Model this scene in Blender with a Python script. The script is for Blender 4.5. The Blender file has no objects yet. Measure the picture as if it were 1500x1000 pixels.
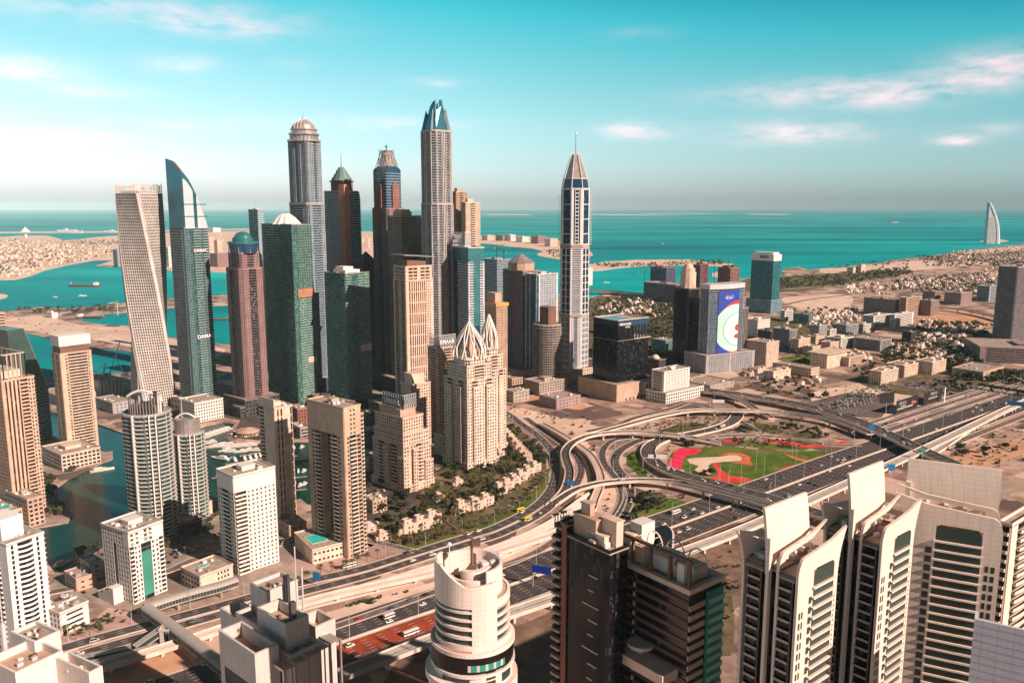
import bpy, bmesh, math, random
from math import sin, cos, tan, atan, atan2, radians, pi, hypot, floor, sqrt
from mathutils import Vector, Matrix
from mathutils.geometry import tessellate_polygon
random.seed(7)
SC = bpy.context.scene
COL = SC.collection
# ------------------------------------------------------------------ camera
F = 1200.0; PITCH = atan(198 / F); H = 280.0; CP = cos(PITCH); SP = sin(PITCH)
cam = bpy.data.cameras.new('camera'); cam_o = bpy.data.objects.new('camera', cam); COL.objects.link(cam_o)
cam_o.location = (0, 0, H); cam_o.rotation_euler = (pi / 2 - PITCH, 0, 0)
cam.sensor_width = 36; cam.lens = 36 * F / 1500; cam.clip_start = 1; cam.clip_end = 120000
SC.camera = cam_o
# ------------------------------------------------------------------ light
SUN_D = Vector((0.82, -0.57, 0)).normalized(); SUN_EL = radians(30)
sd = bpy.data.lights.new('sun', 'SUN'); sd.energy = 5.0; sd.angle = radians(0.5); sd.color = (1.0, 0.775, 0.645)
so = bpy.data.objects.new('sun', sd); COL.objects.link(so)
vec = Vector((SUN_D.x * cos(SUN_EL), SUN_D.y * cos(SUN_EL), sin(SUN_EL)))
so.rotation_euler = vec.to_track_quat('Z', 'Y').to_euler(); so.location = vec * 800
SC.view_settings.view_transform = 'Standard'; SC.view_settings.look = 'None'
SC.view_settings.exposure = 0.66; SC.view_settings.gamma = 1.0
def pxdir(px, py):
    x = (px - 750) / F; y = -(py - 500) / F
    return Vector((x, CP + y * SP, -SP + y * CP)).normalized()
W = bpy.data.worlds.new('World'); SC.world = W; W.use_nodes = True
nt = W.node_tree; nt.nodes.clear()
def N(t, tp, **k):
    n = t.nodes.new(tp)
    for a, b in k.items(): setattr(n, a, b)
    return n
def mth(t, op, a, b=None, clamp=False):
    n = N(t, 'ShaderNodeMath', operation=op, use_clamp=clamp)
    for i, v in enumerate((a, b)):
        if v is None: continue
        if isinstance(v, (int, float)): n.inputs[i].default_value = v
        else: t.links.new(v, n.inputs[i])
    return n.outputs[0]
def mixc(t, f, a, b, mode='MIX'):
    n = N(t, 'ShaderNodeMix', data_type='RGBA', blend_type=mode)
    for s, v in ((n.inputs[0], f), (n.inputs[6], a), (n.inputs[7], b)):
        if isinstance(v, (int, float)): s.default_value = v
        elif isinstance(v, (tuple, list)): s.default_value = (*v[:3], 1)
        else: t.links.new(v, s)
    return n.outputs[2]
def ramp(t, f, stops):
    n = N(t, 'ShaderNodeValToRGB'); e = n.color_ramp.elements
    e[0].position = stops[0][0]; e[0].color = (*stops[0][1], 1)
    e[1].position = stops[-1][0]; e[1].color = (*stops[-1][1], 1)
    for p_, c_ in stops[1:-1]:
        q = e.new(p_); q.color = (*c_, 1)
    t.links.new(f, n.inputs[0]); return n.outputs[0]
sky = N(nt, 'ShaderNodeTexSky', sky_type='NISHITA'); sky.sun_disc = False
sky.sun_elevation = SUN_EL; sky.sun_rotation = atan2(SUN_D.x, SUN_D.y); sky.air_density = 1.0; sky.dust_density = 1.2; sky.ozone_density = 2.0
tc = N(nt, 'ShaderNodeTexCoord'); sx = N(nt, 'ShaderNodeSeparateXYZ'); nt.links.new(tc.outputs['Generated'], sx.inputs[0])
el = sx.outputs[2]; az = mth(nt, 'ARCTAN2', sx.outputs[0], sx.outputs[1])
bw = N(nt, 'ShaderNodeRGBToBW'); nt.links.new(sky.outputs[0], bw.inputs[0])
hue = ramp(nt, mth(nt, 'ADD', el, mth(nt, 'MULTIPLY', az, 0.085)), [(0.0, (0.96, 1.0, 1.0)), (0.05, (0.68, 0.92, 0.95)), (0.13, (0.42, 0.90, 0.95)), (0.215, (0.12, 0.92, 1.0)), (0.28, (0.0, 0.64, 0.86)), (0.40, (.06, .08, .10)), (0.75, (.07, .05, .06))])  # top stops, above the frame, darkened to cut ambient light in the shadows
dim = N(nt, 'ShaderNodeCombineColor'); fz = mth(nt, 'MINIMUM', mth(nt, 'SUBTRACT', 1.04, mth(nt, 'MULTIPLY', az, .34)), 1.06)
for k_ in range(3): nt.links.new(fz if k_ else mth(nt, 'MINIMUM', mth(nt, 'SUBTRACT', 1.04, mth(nt, 'MULTIPLY', az, .15)), 1.06), dim.inputs[k_])
base = mixc(nt, 1.0, mixc(nt, 1.0, mixc(nt, 0.8, sky.outputs[0], bw.outputs[0]), hue, 'MULTIPLY'), dim.outputs[0], 'MULTIPLY')
# long soft clouds at fixed directions in the sky
nz = N(nt, 'ShaderNodeTexNoise'); nz.inputs['Scale'].default_value = 2.0; nz.inputs['Detail'].default_value = 7; nz.inputs['Roughness'].default_value = 0.6
cmb = N(nt, 'ShaderNodeCombineXYZ')
nt.links.new(mth(nt, 'MULTIPLY', az, 9.0), cmb.inputs[0]); nt.links.new(mth(nt, 'MULTIPLY', el, 30.0), cmb.inputs[1])
nt.links.new(cmb.outputs[0], nz.inputs['Vector'])
tot = None
for (cx, cy, wx, wy, st) in [(150, 8, 260, 22, .75), (330, 38, 110, 16, .8), (30, 100, 75, 16, 1.0), (258, 93, 55, 13, .75), (140, 134, 70, 9, .55), (640, 121, 45, 7, .6), (560, 180, 150, 9, .5), (290, 182, 110, 9, .4),
                             (930, 191, 62, 12, 1.3), (1215, 136, 170, 19, 1.15), (1330, 140, 80, 17, .9), (1165, 196, 110, 17, 1.15), (1462, 98, 85, 24, 1.5), (1405, 205, 34, 7, 1.6), (60, 198, 120, 9, .4), (1460, 190, 60, 8, .6), (940, 48, 60, 8, .3), (425, 93, 30, 7, .4)]:
    d = pxdir(cx, cy); a0 = atan2(d.x, d.y); e0 = d.z
    wa = wx / F * 0.8; we = wy / F * 0.9
    q = mth(nt, 'ADD', mth(nt, 'POWER', mth(nt, 'MULTIPLY', mth(nt, 'SUBTRACT', az, a0), 1 / wa), 2.0), mth(nt, 'POWER', mth(nt, 'MULTIPLY', mth(nt, 'SUBTRACT', el, e0), 1 / we), 2.0))
    g = mth(nt, 'MULTIPLY', mth(nt, 'EXPONENT', mth(nt, 'MULTIPLY', q, -1.0)), st)
    tot = g if tot is None else mth(nt, 'ADD', tot, g)
nn = mth(nt, 'MULTIPLY', mth(nt, 'SUBTRACT', nz.outputs[0], 0.30), 2.3, True)
cl = mth(nt, 'MULTIPLY', mth(nt, 'MULTIPLY', tot, nn), 0.85, True)
skyc = mixc(nt, cl, base, mixc(nt, 1.0, bw.outputs[0], (1.55, 1.22, 1.27), 'MULTIPLY'))
bg = N(nt, 'ShaderNodeBackground'); bg.inputs[1].default_value = 0.125; nt.links.new(skyc, bg.inputs[0])
wo = N(nt, 'ShaderNodeOutputWorld'); nt.links.new(bg.outputs[0], wo.inputs[0])
# ------------------------------------------------------------------ pixel <-> world
def G(px, py, z=0.0):
    d = pxdir(px, py); t = (z - H) / d.z
    return (d.x * t, d.y * t)
def depth(Y, z): return Y * CP - (z - H) * SP
def zat(Y, py):
    v = -(py - 500) / F
    return H + Y * (v * CP - SP) / (CP + v * SP)
def Xat(px, Y, z): return (px - 750) / F * depth(Y, z)
def solve(P, dr, px, z):
    u = (px - 750) / F
    return (u * depth(P[1], z) - P[0]) / (dr[0] - u * dr[1] * CP)
# ------------------------------------------------------------------ materials
MATS = {}
JOINT = {'ivory_panel', 'warm_ivory_panel', 'pink_white_panel', 'pale_grey_render', 'white_cube_render', 'lavender_panel'}
def mat(name, col, rough=0.75, var=0.18, scale=0.08, spec=0.3, metal=0.0, bump=0.0, col2=None):
    if name in MATS: return MATS[name]
    m = bpy.data.materials.new(name); m.use_nodes = True; t = m.node_tree
    b = t.nodes['Principled BSDF']; b.inputs['Roughness'].default_value = rough; b.inputs['Metallic'].default_value = metal
    b.inputs['Specular IOR Level'].default_value = spec
    tc = N(t, 'ShaderNodeTexCoord')
    n = N(t, 'ShaderNodeTexNoise'); n.inputs['Scale'].default_value = scale; n.inputs['Detail'].default_value = 6; n.inputs['Roughness'].default_value = .65
    t.links.new(tc.outputs['Object'], n.inputs['Vector'])
    st = N(t, 'ShaderNodeMapping'); st.inputs['Scale'].default_value = (1.1, 1.1, .07); t.links.new(tc.outputs['Object'], st.inputs[0]); n2 = N(t, 'ShaderNodeTexNoise'); n2.inputs['Scale'].default_value = 1; n2.inputs['Detail'].default_value = 4; t.links.new(st.outputs[0], n2.inputs['Vector'])
    c2 = col2 or tuple(c * (1 - 2 * var) for c in col)
    c1 = tuple(min(1, c * (1 + var * .5)) for c in col)
    f = mth(t, 'MULTIPLY', mth(t, 'SUBTRACT', n.outputs[0], 0.3), 2.5, True)
    fin = mixc(t, mth(t, 'MULTIPLY', mth(t, 'SUBTRACT', n2.outputs[0], .42), 2.2, True), mixc(t, f, c2, c1), tuple(c * (.84 if var > .03 else 1) for c in col), 'MIX')
    if name in JOINT:
        s3 = N(t, 'ShaderNodeSeparateXYZ'); t.links.new(tc.outputs['Object'], s3.inputs[0]); h_ = mth(t, 'LESS_THAN', mth(t, 'FRACT', mth(t, 'MULTIPLY', s3.outputs[2], 1 / 1.9)), .07)
        w_ = mth(t, 'LESS_THAN', mth(t, 'FRACT', mth(t, 'MULTIPLY', mth(t, 'ADD', mth(t, 'MULTIPLY', s3.outputs[0], .93), mth(t, 'MULTIPLY', s3.outputs[1], .37)), 1 / 2.6)), .05)
        fin = mixc(t, mth(t, 'MULTIPLY', mth(t, 'MAXIMUM', h_, w_), .5), fin, tuple(c * .5 for c in col))
    t.links.new(fin, b.inputs['Base Color'])
    if bump:
        bp = N(t, 'ShaderNodeBump'); bp.inputs['Strength'].default_value = bump; bp.inputs['Distance'].default_value = 1.0
        t.links.new(n.outputs[0], bp.inputs['Height']); t.links.new(bp.outputs[0], b.inputs['Normal'])
    MATS[name] = m; return m
def facade_glass(name, dark, light, frac=0.25, bwid=1.8, fh=3.5, rough=0.16, band=0.0, frame=None, spec=0.4):
    """glazing whose panes differ one from the next; UV is metres along the wall and up it"""
    if name in MATS: return MATS[name]
    m = bpy.data.materials.new(name); m.use_nodes = True; t = m.node_tree
    b = t.nodes['Principled BSDF']; b.inputs['Specular IOR Level'].default_value = spec
    uv = N(t, 'ShaderNodeUVMap'); s = N(t, 'ShaderNodeSeparateXYZ'); t.links.new(uv.outputs[0], s.inputs[0])
    u = mth(t, 'MULTIPLY', s.outputs[0], 1 / bwid); v = mth(t, 'MULTIPLY', s.outputs[1], 1 / fh)
    c = N(t, 'ShaderNodeCombineXYZ'); t.links.new(mth(t, 'FLOOR', u), c.inputs[0]); t.links.new(mth(t, 'FLOOR', v), c.inputs[1])
    w = N(t, 'ShaderNodeTexWhiteNoise', noise_dimensions='2D'); t.links.new(c.outputs[0], w.inputs['Vector'])
    r = mth(t, 'MULTIPLY', mth(t, 'SUBTRACT', w.outputs[0], 1 - frac), 1 / max(frac, .01), True)
    n = N(t, 'ShaderNodeTexNoise'); n.inputs['Scale'].default_value = 0.06; t.links.new(uv.outputs[0], n.inputs['Vector'])
    dk = mixc(t, n.outputs[0], tuple(x * .45 for x in dark), tuple(x * 1.5 for x in dark))
    colr = mixc(t, r, dk, light)
    if frame:
        fu = mth(t, 'FRACT', u); fv = mth(t, 'FRACT', v)
        e = mth(t, 'MAXIMUM', mth(t, 'LESS_THAN', fu, 0.10), mth(t, 'LESS_THAN', fv, band or 0.08))
        colr = mixc(t, e, colr, frame)
    t.links.new(colr, b.inputs['Base Color'])
    rr = mth(t, 'ADD', mth(t, 'MULTIPLY', r, 0.25), rough); t.links.new(rr, b.inputs['Roughness'])
    MATS[name] = m; return m
# walls
M_cream = mat('cream_stone', (.72, .55, .44)); M_white = mat('white_render', (.74, .69, .64), .7, .07)
M_beige = mat('beige_stone', (.72, .52, .41)); M_tan = mat('tan_stone', (.52, .36, .27)); M_pink = mat('pink_granite', (.33, .205, .195))
M_gold = mat('sand_gold_stone', (.66, .46, .34)); M_brown = mat('brown_cladding', (.20, .11, .08)); M_rust = mat('rust_brown_stone', (.26, .12, .09))
M_grey = mat('grey_cladding', (.36, .35, .36)); M_dgrey = mat('dark_grey_cladding', (.07, .065, .07)); M_blug = mat('blue_grey_stone', (.33, .38, .42))
M_conc = mat('raw_concrete', (.42, .36, .31), .9, .25, .15); M_steel = mat('painted_steel', (.62, .62, .62), .45, .1, metal=.2); M_black = mat('black_cladding', (.012, .009, .009), .35, .2, spec=.3)
M_teal = mat('teal_metal', (.05, .22, .24), .35, .2, metal=.3); M_gmetal = mat('pale_green_metal', (.15, .235, .22), .45, .15, metal=.2); M_bmetal = mat('blue_metal', (.05, .22, .30), .25, .2, metal=.6)
M_roof = mat('roof_screed', (.42, .34, .29), .9, .25, .2); M_silver = mat('silver_metal', (.50, .44, .42), .35, .2, metal=.5); M_green = mat('green_trim', (.05, .30, .22), .4)
M_lblue = mat('pale_blue_panel', (.44, .56, .62), .4, .15); M_orange = mat('orange_panel', (.52, .25, .16), .6); M_navy = mat('navy_glass_panel', (.02, .06, .12), .12, .2, spec=.7)
# glazing
G_dark = facade_glass('dark_glazing', (.012, .016, .022), (.10, .10, .10), .25)
G_blue = facade_glass('blue_glazing', (.01, .045, .08), (.10, .17, .20), .25)
G_teal = facade_glass('teal_glazing', (.008, .09, .11), (.10, .26, .27), .3)
G_green = facade_glass('green_glazing', (.006, .085, .072), (.14, .34, .29), .40, frame=(.045, .10, .09))
G_gdark = facade_glass('dark_green_glazing', (.010, .05, .05), (.08, .20, .18), .35, frame=(.05, .10, .10))
G_brown = facade_glass('bronze_glazing', (.04, .022, .016), (.20, .13, .09), .3)
G_black = facade_glass('black_glazing', (.006, .006, .009), (.04, .045, .05), .2, spec=.35, frame=(.010, .008, .010))
G_bright = facade_glass('warm_glazing', (.06, .05, .04), (.32, .25, .19), .35)
# ------------------------------------------------------------------ mesh builder
class MB:
    def __init__(s): s.v = []; s.f = []; s.m = []; s.uv = None
    def poly(s, pts, mi=0):
        i = len(s.v); s.v += [tuple(p) for p in pts]; s.f.append(tuple(range(i, i + len(pts)))); s.m.append(mi)
    def prism(s, pts, z0, z1, mi=0, top=True, bot=False):
        n = len(pts); i = len(s.v)
        s.v += [(p[0], p[1], z0) for p in pts] + [(p[0], p[1], z1) for p in pts]
        for k in range(n):
            s.f.append((i + k, i + (k + 1) % n, i + n + (k + 1) % n, i + n + k)); s.m.append(mi)
        if top: s.f.append(tuple(i + n + k for k in range(n))); s.m.append(mi)
        if bot: s.f.append(tuple(i + k for k in reversed(range(n)))); s.m.append(mi)
    def loft(s, rings, mi=0, cap=True):
        n = len(rings[0]); i = len(s.v)
        for r in rings: s.v += [tuple(p) for p in r]
        for j in range(len(rings) - 1):
            for k in range(n):
                a = i + j * n + k; b = i + j * n + (k + 1) % n
                s.f.append((a, b, b + n, a + n)); s.m.append(mi)
        if cap:
            s.f.append(tuple(i + (len(rings) - 1) * n + k for k in range(n))); s.m.append(mi)
            s.f.append(tuple(i + k for k in reversed(range(n)))); s.m.append(mi)
    def obox(s, o, ux, uy, a0, a1, b0, b1, z0, z1, mi=0):
        """box spanning a0..a1 along ux, b0..b1 along uy, z0..z1, from origin o (2D dirs)"""
        P = lambda a, b: (o[0] + ux[0] * a + uy[0] * b, o[1] + ux[1] * a + uy[1] * b)
        q = [P(a0, b0), P(a1, b0), P(a1, b1), P(a0, b1)]
        cr = ux[0] * uy[1] - ux[1] * uy[0]
        if cr < 0: q.reverse()
        s.prism(q, z0, z1, mi, True, True)
    def box(s, cx, cy, z0, sx_, sy_, sz, mi=0, rot=0):
        c, n = cos(rot), sin(rot)
        s.obox((cx, cy), (c, n), (-n, c), -sx_ / 2, sx_ / 2, -sy_ / 2, sy_ / 2, z0, z0 + sz, mi)
    def bar(s, p, q, r, mi=0, n=5, r2=None):
        p = Vector(p); q = Vector(q); d = (q - p)
        if d.length < 1e-6: return
        z = d.normalized(); x = z.orthogonal().normalized(); y = z.cross(x); r2 = r if r2 is None else r2
        s.loft([[p + (x * cos(2 * pi * k / n) + y * sin(2 * pi * k / n)) * r for k in range(n)], [q + (x * cos(2 * pi * k / n) + y * sin(2 * pi * k / n)) * r2 for k in range(n)]], mi)
    def build(s, name, mats, parent=None, loc=None):
        me = bpy.data.meshes.new(name); me.from_pydata(s.v, [], s.f)
        for m in (mats if isinstance(mats, (list, tuple)) else [mats]): me.materials.append(m)
        if any(s.m): me.polygons.foreach_set('material_index', s.m)
        if s.uv:
            l = me.uv_layers.new(name='UVMap')
            for i, p in enumerate(me.polygons):
                for li, q in zip(p.loop_indices, s.uv[i]): l.data[li].uv = q
        o = bpy.data.objects.new(name, me); COL.objects.link(o)
        if parent: o.parent = parent
        if loc: o.location = loc
        return o
def tag(o, label=None, cat=None, group=None, kind=None):
    if label: o['label'] = label
    if cat: o['category'] = cat
    if group: o['group'] = group
    if kind: o['kind'] = kind
    return o
def empty(name, loc, label, cat, group=None, rz=0):
    o = bpy.data.objects.new(name, None); COL.objects.link(o); o.location = loc; o.rotation_euler = (0, 0, rz); o.empty_display_size = .5
    return tag(o, label, cat, group)
def struct(name, mb, m): o = mb.build(name, m); o['kind'] = 'structure'; return o
def copy_obj(o, parent=None):
    c = o.copy(); COL.objects.link(c); c.parent = parent
    for ch in o.children: copy_obj(ch, c)
    return c
def text(body, size, m, parent, loc, rot, depth_=0.3, name='lettering', align='CENTER', mono=None):
    cu = bpy.data.curves.new(name, 'FONT'); cu.body = body; cu.size = size; cu.extrude = depth_; cu.align_x = align; cu.align_y = 'CENTER'; cu.offset = size * .012
    t = bpy.data.objects.new(name, cu); COL.objects.link(t)
    dg = bpy.context.evaluated_depsgraph_get(); me = bpy.data.meshes.new_from_object(t.evaluated_get(dg)); me.name = name
    bpy.data.objects.remove(t); me.materials.clear(); me.materials.append(m)
    o = bpy.data.objects.new(name, me); COL.objects.link(o); o.rotation_euler = rot; o.location = loc
    if parent: o.parent = parent
    return o
# ------------------------------------------------------------------ facades
def Sd(w): return (w, 'solid', {})
def Gd(w, bw=3.2, fh=3.5, pw=1.1, sh=1.5, d=.45, pane=False): return (w, 'grid', dict(bw=bw, fh=fh, pw=pw, sh=sh, d=d, pane=pane))
def Bd(w, fh=3.5, sh=1.5, d=.5): return (w, 'grid', dict(bw=0, fh=fh, pw=0, sh=sh, d=d))
def Fn(w, bw=3.0, pw=1.0, d=.8): return (w, 'grid', dict(bw=bw, fh=0, pw=pw, sh=0, d=d))
def Gl(w): return (w, 'glass', {})
def Bl(w, fh=3.5, out=1.6, par=1.1, th=.35, rail=False, curve=0): return (w, 'balc', dict(fh=fh, out=out, par=par, th=th, rail=rail, curve=curve))
class Tower:
    """one tower: an Empty at its base; glazing, wall, roof, balconies and so on are its parts (all coordinates relative to the base)"""
    def __init__(s, name, label, x, y, wall=M_beige, glass=G_dark, cat='tower', group=None, balc=None, near=False, z=0):
        s.o = empty(name, (x, y, z), label, cat, group); s.x = x; s.y = y; s.z = z; s.wall = wall; s.glass = glass; s.balcm = balc or wall
        s.core = MB(); s.core.uv = []; s.w = MB(); s.inst = []; s.roofs = MB(); s.extra = {}
    def rel(s, P): return (P[0] - s.x, P[1] - s.y)
    def facing(s, a, b):
        mx = (a[0] + b[0]) / 2 + s.x; my = (a[1] + b[1]) / 2 + s.y
        nx, ny = b[1] - a[1], a[0] - b[0]
        return nx * -mx + ny * -my > 0
    def face(s, a, b, z0, z1, segs, mb=None, core=True):
        mb = mb or s.w
        L = hypot(b[0] - a[0], b[1] - a[1])
        if L < .2: return
        ux = ((b[0] - a[0]) / L, (b[1] - a[1]) / L); uy = (ux[1], -ux[0])
        if core:
            s.core.poly([(a[0], a[1], z0), (b[0], b[1], z0), (b[0], b[1], z1), (a[0], a[1], z1)]); s.core.uv.append([(0, z0), (L, z0), (L, z1), (0, z1)])
        tw = sum(g[0] for g in segs); p = 0.0; fc = s.facing(a, b)
        for w_, kind, o in segs:
            q = p + L * w_ / tw; wd = q - p
            if kind == 'solid': mb.obox(a, ux, uy, p, q, -.2, .52, z0, z1)
            elif kind == 'grid':
                d = o['d']
                if o['bw']:
                    n = max(1, round(wd / o['bw'])); st = wd / n; pw = o['pw'] * st / o['bw']
                    for i in range(n + 1):
                        c0 = p + i * st; x0 = max(p, c0 - pw / 2); x1 = min(q, c0 + pw / 2)
                        mb.obox(a, ux, uy, x0, x1, -.1, d + .04, z0, z1)
                if o['fh']:
                    n = max(1, round((z1 - z0) / o['fh'])); st = (z1 - z0) / n; sh = o['sh'] * st / o['fh']
                    for i in range(n + 1):
                        mb.obox(a, ux, uy, p, q, -.1, d, max(z0, z0 + i * st - sh * .5), min(z1, z0 + i * st + sh * .5))
                    if o.get('pane') and fc and o['bw']:
                        nb = max(1, round(wd / o['bw'])); sb = wd / nb; pw = o['pw'] * sb / o['bw']
                        for k in range(2):
                            pm = MB(); w2 = sb - pw
                            pm.obox((0, 0), ux, uy, -w2 / 2, -.06, .03, .12, 0, st - sh); pm.obox((0, 0), ux, uy, .06, w2 / 2, .03, .12, 0, st - sh)
                            me = pm.build('window', M_PANE[k]); me_ = me.data; bpy.data.objects.remove(me)
                            for i in range(n):
                                for j in range(nb):
                                    if (hash((i * 7 + j * 13 + int(L * 10))) % 5 == 0) != (k == 1): continue
                                    u_ = p + (j + .5) * sb
                                    s.inst.append(('window', me_, (a[0] + ux[0] * u_, a[1] + ux[1] * u_, z0 + i * st + sh / 2)))
            elif kind == 'balc':
                n = max(1, round((z1 - z0) / o['fh'])); st = (z1 - z0) / n
                bm_ = MB(); out = o['out']; th = o['th']; par = o['par']
                if o['curve']:
                    K = 8; outer = [(p + wd * k / K, .1 + out + o['curve'] * sin(pi * k / K)) for k in range(K + 1)]
                    P = lambda c: (ux[0] * c[0] + uy[0] * c[1], ux[1] * c[0] + uy[1] * c[1])
                    ring = [P((p, -.05)), *[P(c) for c in outer], P((q, -.05))]
                    if (ring[1][0] - ring[0][0]) * (ring[2][1] - ring[1][1]) - (ring[1][1] - ring[0][1]) * (ring[2][0] - ring[1][0]) < 0: ring.reverse()
                    bm_.prism(ring, 0, th, 0, True, True)
                    for k in range(K):
                        c0, c1 = outer[k], outer[k + 1]
                        A = P(c0); B = P(c1); A2 = P((c0[0], c0[1] - .2)); B2 = P((c1[0], c1[1] - .2))
                        bm_.prism([A2, B2, B, A], th, th + par, 0, True, True)
                else:
                    bm_.obox((0, 0), ux, uy, p, q, -.05, out, 0, th)
                    if par:
                        bm_.obox((0, 0), ux, uy, p, q, out - .15, out + .02, -.02 if not o['rail'] else th + par - .15, th + par)
                        for e in (p, q - .15): bm_.obox((0, 0), ux, uy, e, e + .15, 0, out - .15, th, th + par)
                if fc:
                    ob = bm_.build('balcony', s.balcm); me = ob.data; bpy.data.objects.remove(ob)
                    for i in range(n): s.inst.append(('balcony', me, (a[0], a[1], z0 + i * st)))
                else:
                    for i in range(n):
                        zz = z0 + i * st; mb.obox(a, ux, uy, p, q, -.05, out, zz, zz + th)
            p = q
    def ring(s, poly, z0, z1, segs, slab=.6, lip=.6, roof=True):
        """segs: one list for every edge, or a list of lists"""
        n = len(poly)
        for k in range(n):
            sg = segs[k % len(segs)] if isinstance(segs[0], list) else segs
            s.face(poly[k], poly[(k + 1) % n], z0, z1, sg)
        if roof: s.cap(poly, z1, slab, lip)
    def cap(s, poly, z, slab=.6, lip=.6, par=1.2):
        q = inset(poly, -lip); s.roofs.prism(q, z - .05, z + slab, 0, True, True)
        q2 = inset(poly, -lip + .4); n = len(q)
        for k in range(n):
            s.w.prism([q[k], q[(k + 1) % n], q2[(k + 1) % n], q2[k]], z + slab - .01, z + slab + par, 0, True, False)
    def part(s, name, m, mb=None):
        if name not in s.extra: s.extra[name] = []
        mb = MB(); s.extra[name].append((mb, m)); return mb
    def clutter(s, poly, z, n=6, big=True):
        cx = sum(p[0] for p in poly) / len(poly); cy = sum(p[1] for p in poly) / len(poly); e = (poly[1][0] - poly[0][0], poly[1][1] - poly[0][1]); r = atan2(e[1], e[0])
        R = min(hypot(e[0], e[1]), hypot(poly[2][0] - poly[1][0], poly[2][1] - poly[1][1])) if len(poly) == 4 else hypot(poly[0][0] - cx, poly[0][1] - cy) * 1.1
        if big:
            b = s.part('lift_house', s.wall); b.box(cx, cy, z, R * .42, R * .34, 3.6, 0, r); b.box(cx, cy, z + 3.6, R * .45, R * .37, .4, 0, r)
        for i in range(n):
            b = s.part('roof_unit', [M_steel, M_conc, M_white][i % 3]); k = random.uniform(1.2, 2.8)
            a = random.uniform(-.36, .36) * R; c = random.choice((-1, 1)) * random.uniform(.28, .38) * R
            if i % 2: a, c = c, a
            x = cx + a * cos(r) - c * sin(r); y = cy + a * sin(r) + c * cos(r)
            b.box(x, y, z, k * 1.3, k, k * .8, 0, r); b.box(x, y, z + k * .8, k * .6, k * .6, .25, 0, r)
    def done(s):
        if s.core.f: s.core.build('glazing', s.glass, s.o)
        if s.w.f: s.w.build('wall', s.wall, s.o)
        top = s.roofs.build('roof', M_roof, s.o) if s.roofs.f else s.o
        first = {}
        for nm, l in s.extra.items():
            for mb, m in l:
                if mb.f:
                    ob = mb.build(nm, m, top if nm in ('roof_unit', 'lift_house') else first.get({'dome_rib': 'dome', 'sign_frame': 'roof_block'}.get(nm), s.o)); first.setdefault(nm, ob)
        for kind in ('balcony', 'window'):
            L = [i for i in s.inst if i[0] == kind]
            L.sort(key=lambda i: (hypot(i[2][0] + s.x, i[2][1] + s.y) ** 2 + (i[2][2] - H) ** 2))
            for _, me, loc in L[:100]:
                o = bpy.data.objects.new(kind, me); COL.objects.link(o); o.parent = s.o; o.location = loc
            rest = L[100:]
            if rest:
                v = []; f = []; mi = []; mats = []
                for _, me, loc in rest:
                    if me.materials[0] not in mats: mats.append(me.materials[0])
                    k = mats.index(me.materials[0]); b = len(v)
                    v += [(q.co.x + loc[0], q.co.y + loc[1], q.co.z + loc[2]) for q in me.vertices]
                    for p_ in me.polygons: f.append(tuple(b + i for i in p_.vertices)); mi.append(k)
                mb = MB(); mb.v = v; mb.f = f; mb.m = mi; o = mb.build(kind, mats, s.o); o['kind'] = 'stuff'
        return s
M_PANE = [facade_glass('window_pane', (.02, .03, .035), (.1, .1, .1), .2), mat('curtained_pane', (.30, .24, .19), .35, .1)]
def inset(poly, d):
    n = len(poly); out = []
    for k in range(n):
        a, b, c = poly[k - 1], poly[k], poly[(k + 1) % n]
        e1 = Vector((b[0] - a[0], b[1] - a[1])).normalized(); e2 = Vector((c[0] - b[0], c[1] - b[1])).normalized()
        n1 = Vector((-e1.y, e1.x)); n2 = Vector((-e2.y, e2.x)); m = (n1 + n2)
        m = m / max(.3, m.length_squared / 2) if m.length > 1e-6 else n1
        out.append((b[0] + m.x * d, b[1] + m.y * d))
    return out
def circ(r, n=24, cx=0, cy=0, a0=0): return [(cx + r * cos(a0 + 2 * pi * k / n), cy + r * sin(a0 + 2 * pi * k / n)) for k in range(n)]
def chamfer(poly, c):
    out = []
    n = len(poly)
    for k in range(n):
        a, b, d = Vector(poly[k - 1]), Vector(poly[k]), Vector(poly[(k + 1) % n])
        out.append(tuple(b + (a - b).normalized() * c)); out.append(tuple(b + (d - b).normalized() * c))
    return out
class Q:
    """footprint from the photo: left, corner and right columns of the top, its row, the row of the base and the bearing of the street grid"""
    def __init__(s, xl, xc, xr, yt, yb, th=39, Y=None, h=None):
        th = radians(th)
        Y = Y or G(xc, yb)[1]
        z = h if h else zat(Y, yt)
        if h:  # height known: distance from the row of the top
            v = -(yt - 500) / F; Y = (h - H) * (CP + v * SP) / (v * CP - SP)
        s.h = z; X = Xat(xc, Y, z); s.F = (X, Y); s.u = (cos(th), sin(th)); s.v = (-sin(th), cos(th)); s.th = th
        s.b = abs(solve(s.F, s.u, xr, z)); s.a = abs(solve(s.F, s.v, xl, z))
        s.c = (X + s.u[0] * s.b / 2 + s.v[0] * s.a / 2, Y + s.u[1] * s.b / 2 + s.v[1] * s.a / 2)
    def pt(s, b, a): return (s.F[0] - s.c[0] + s.u[0] * b + s.v[0] * a, s.F[1] - s.c[1] + s.u[1] * b + s.v[1] * a)
    def rect(s, b0=0, b1=1, a0=0, a1=1): return [s.pt(b0 * s.b, a0 * s.a), s.pt(b1 * s.b, a0 * s.a), s.pt(b1 * s.b, a1 * s.a), s.pt(b0 * s.b, a1 * s.a)]
    def zy(s, py): return zat(s.F[1], py)
    def m(s, px): return px * depth(s.F[1], s.h) / F
G_navy = facade_glass('navy_glazing', (.006, .028, .06), (.03, .10, .14), .3, 3, 3.6)
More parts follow.
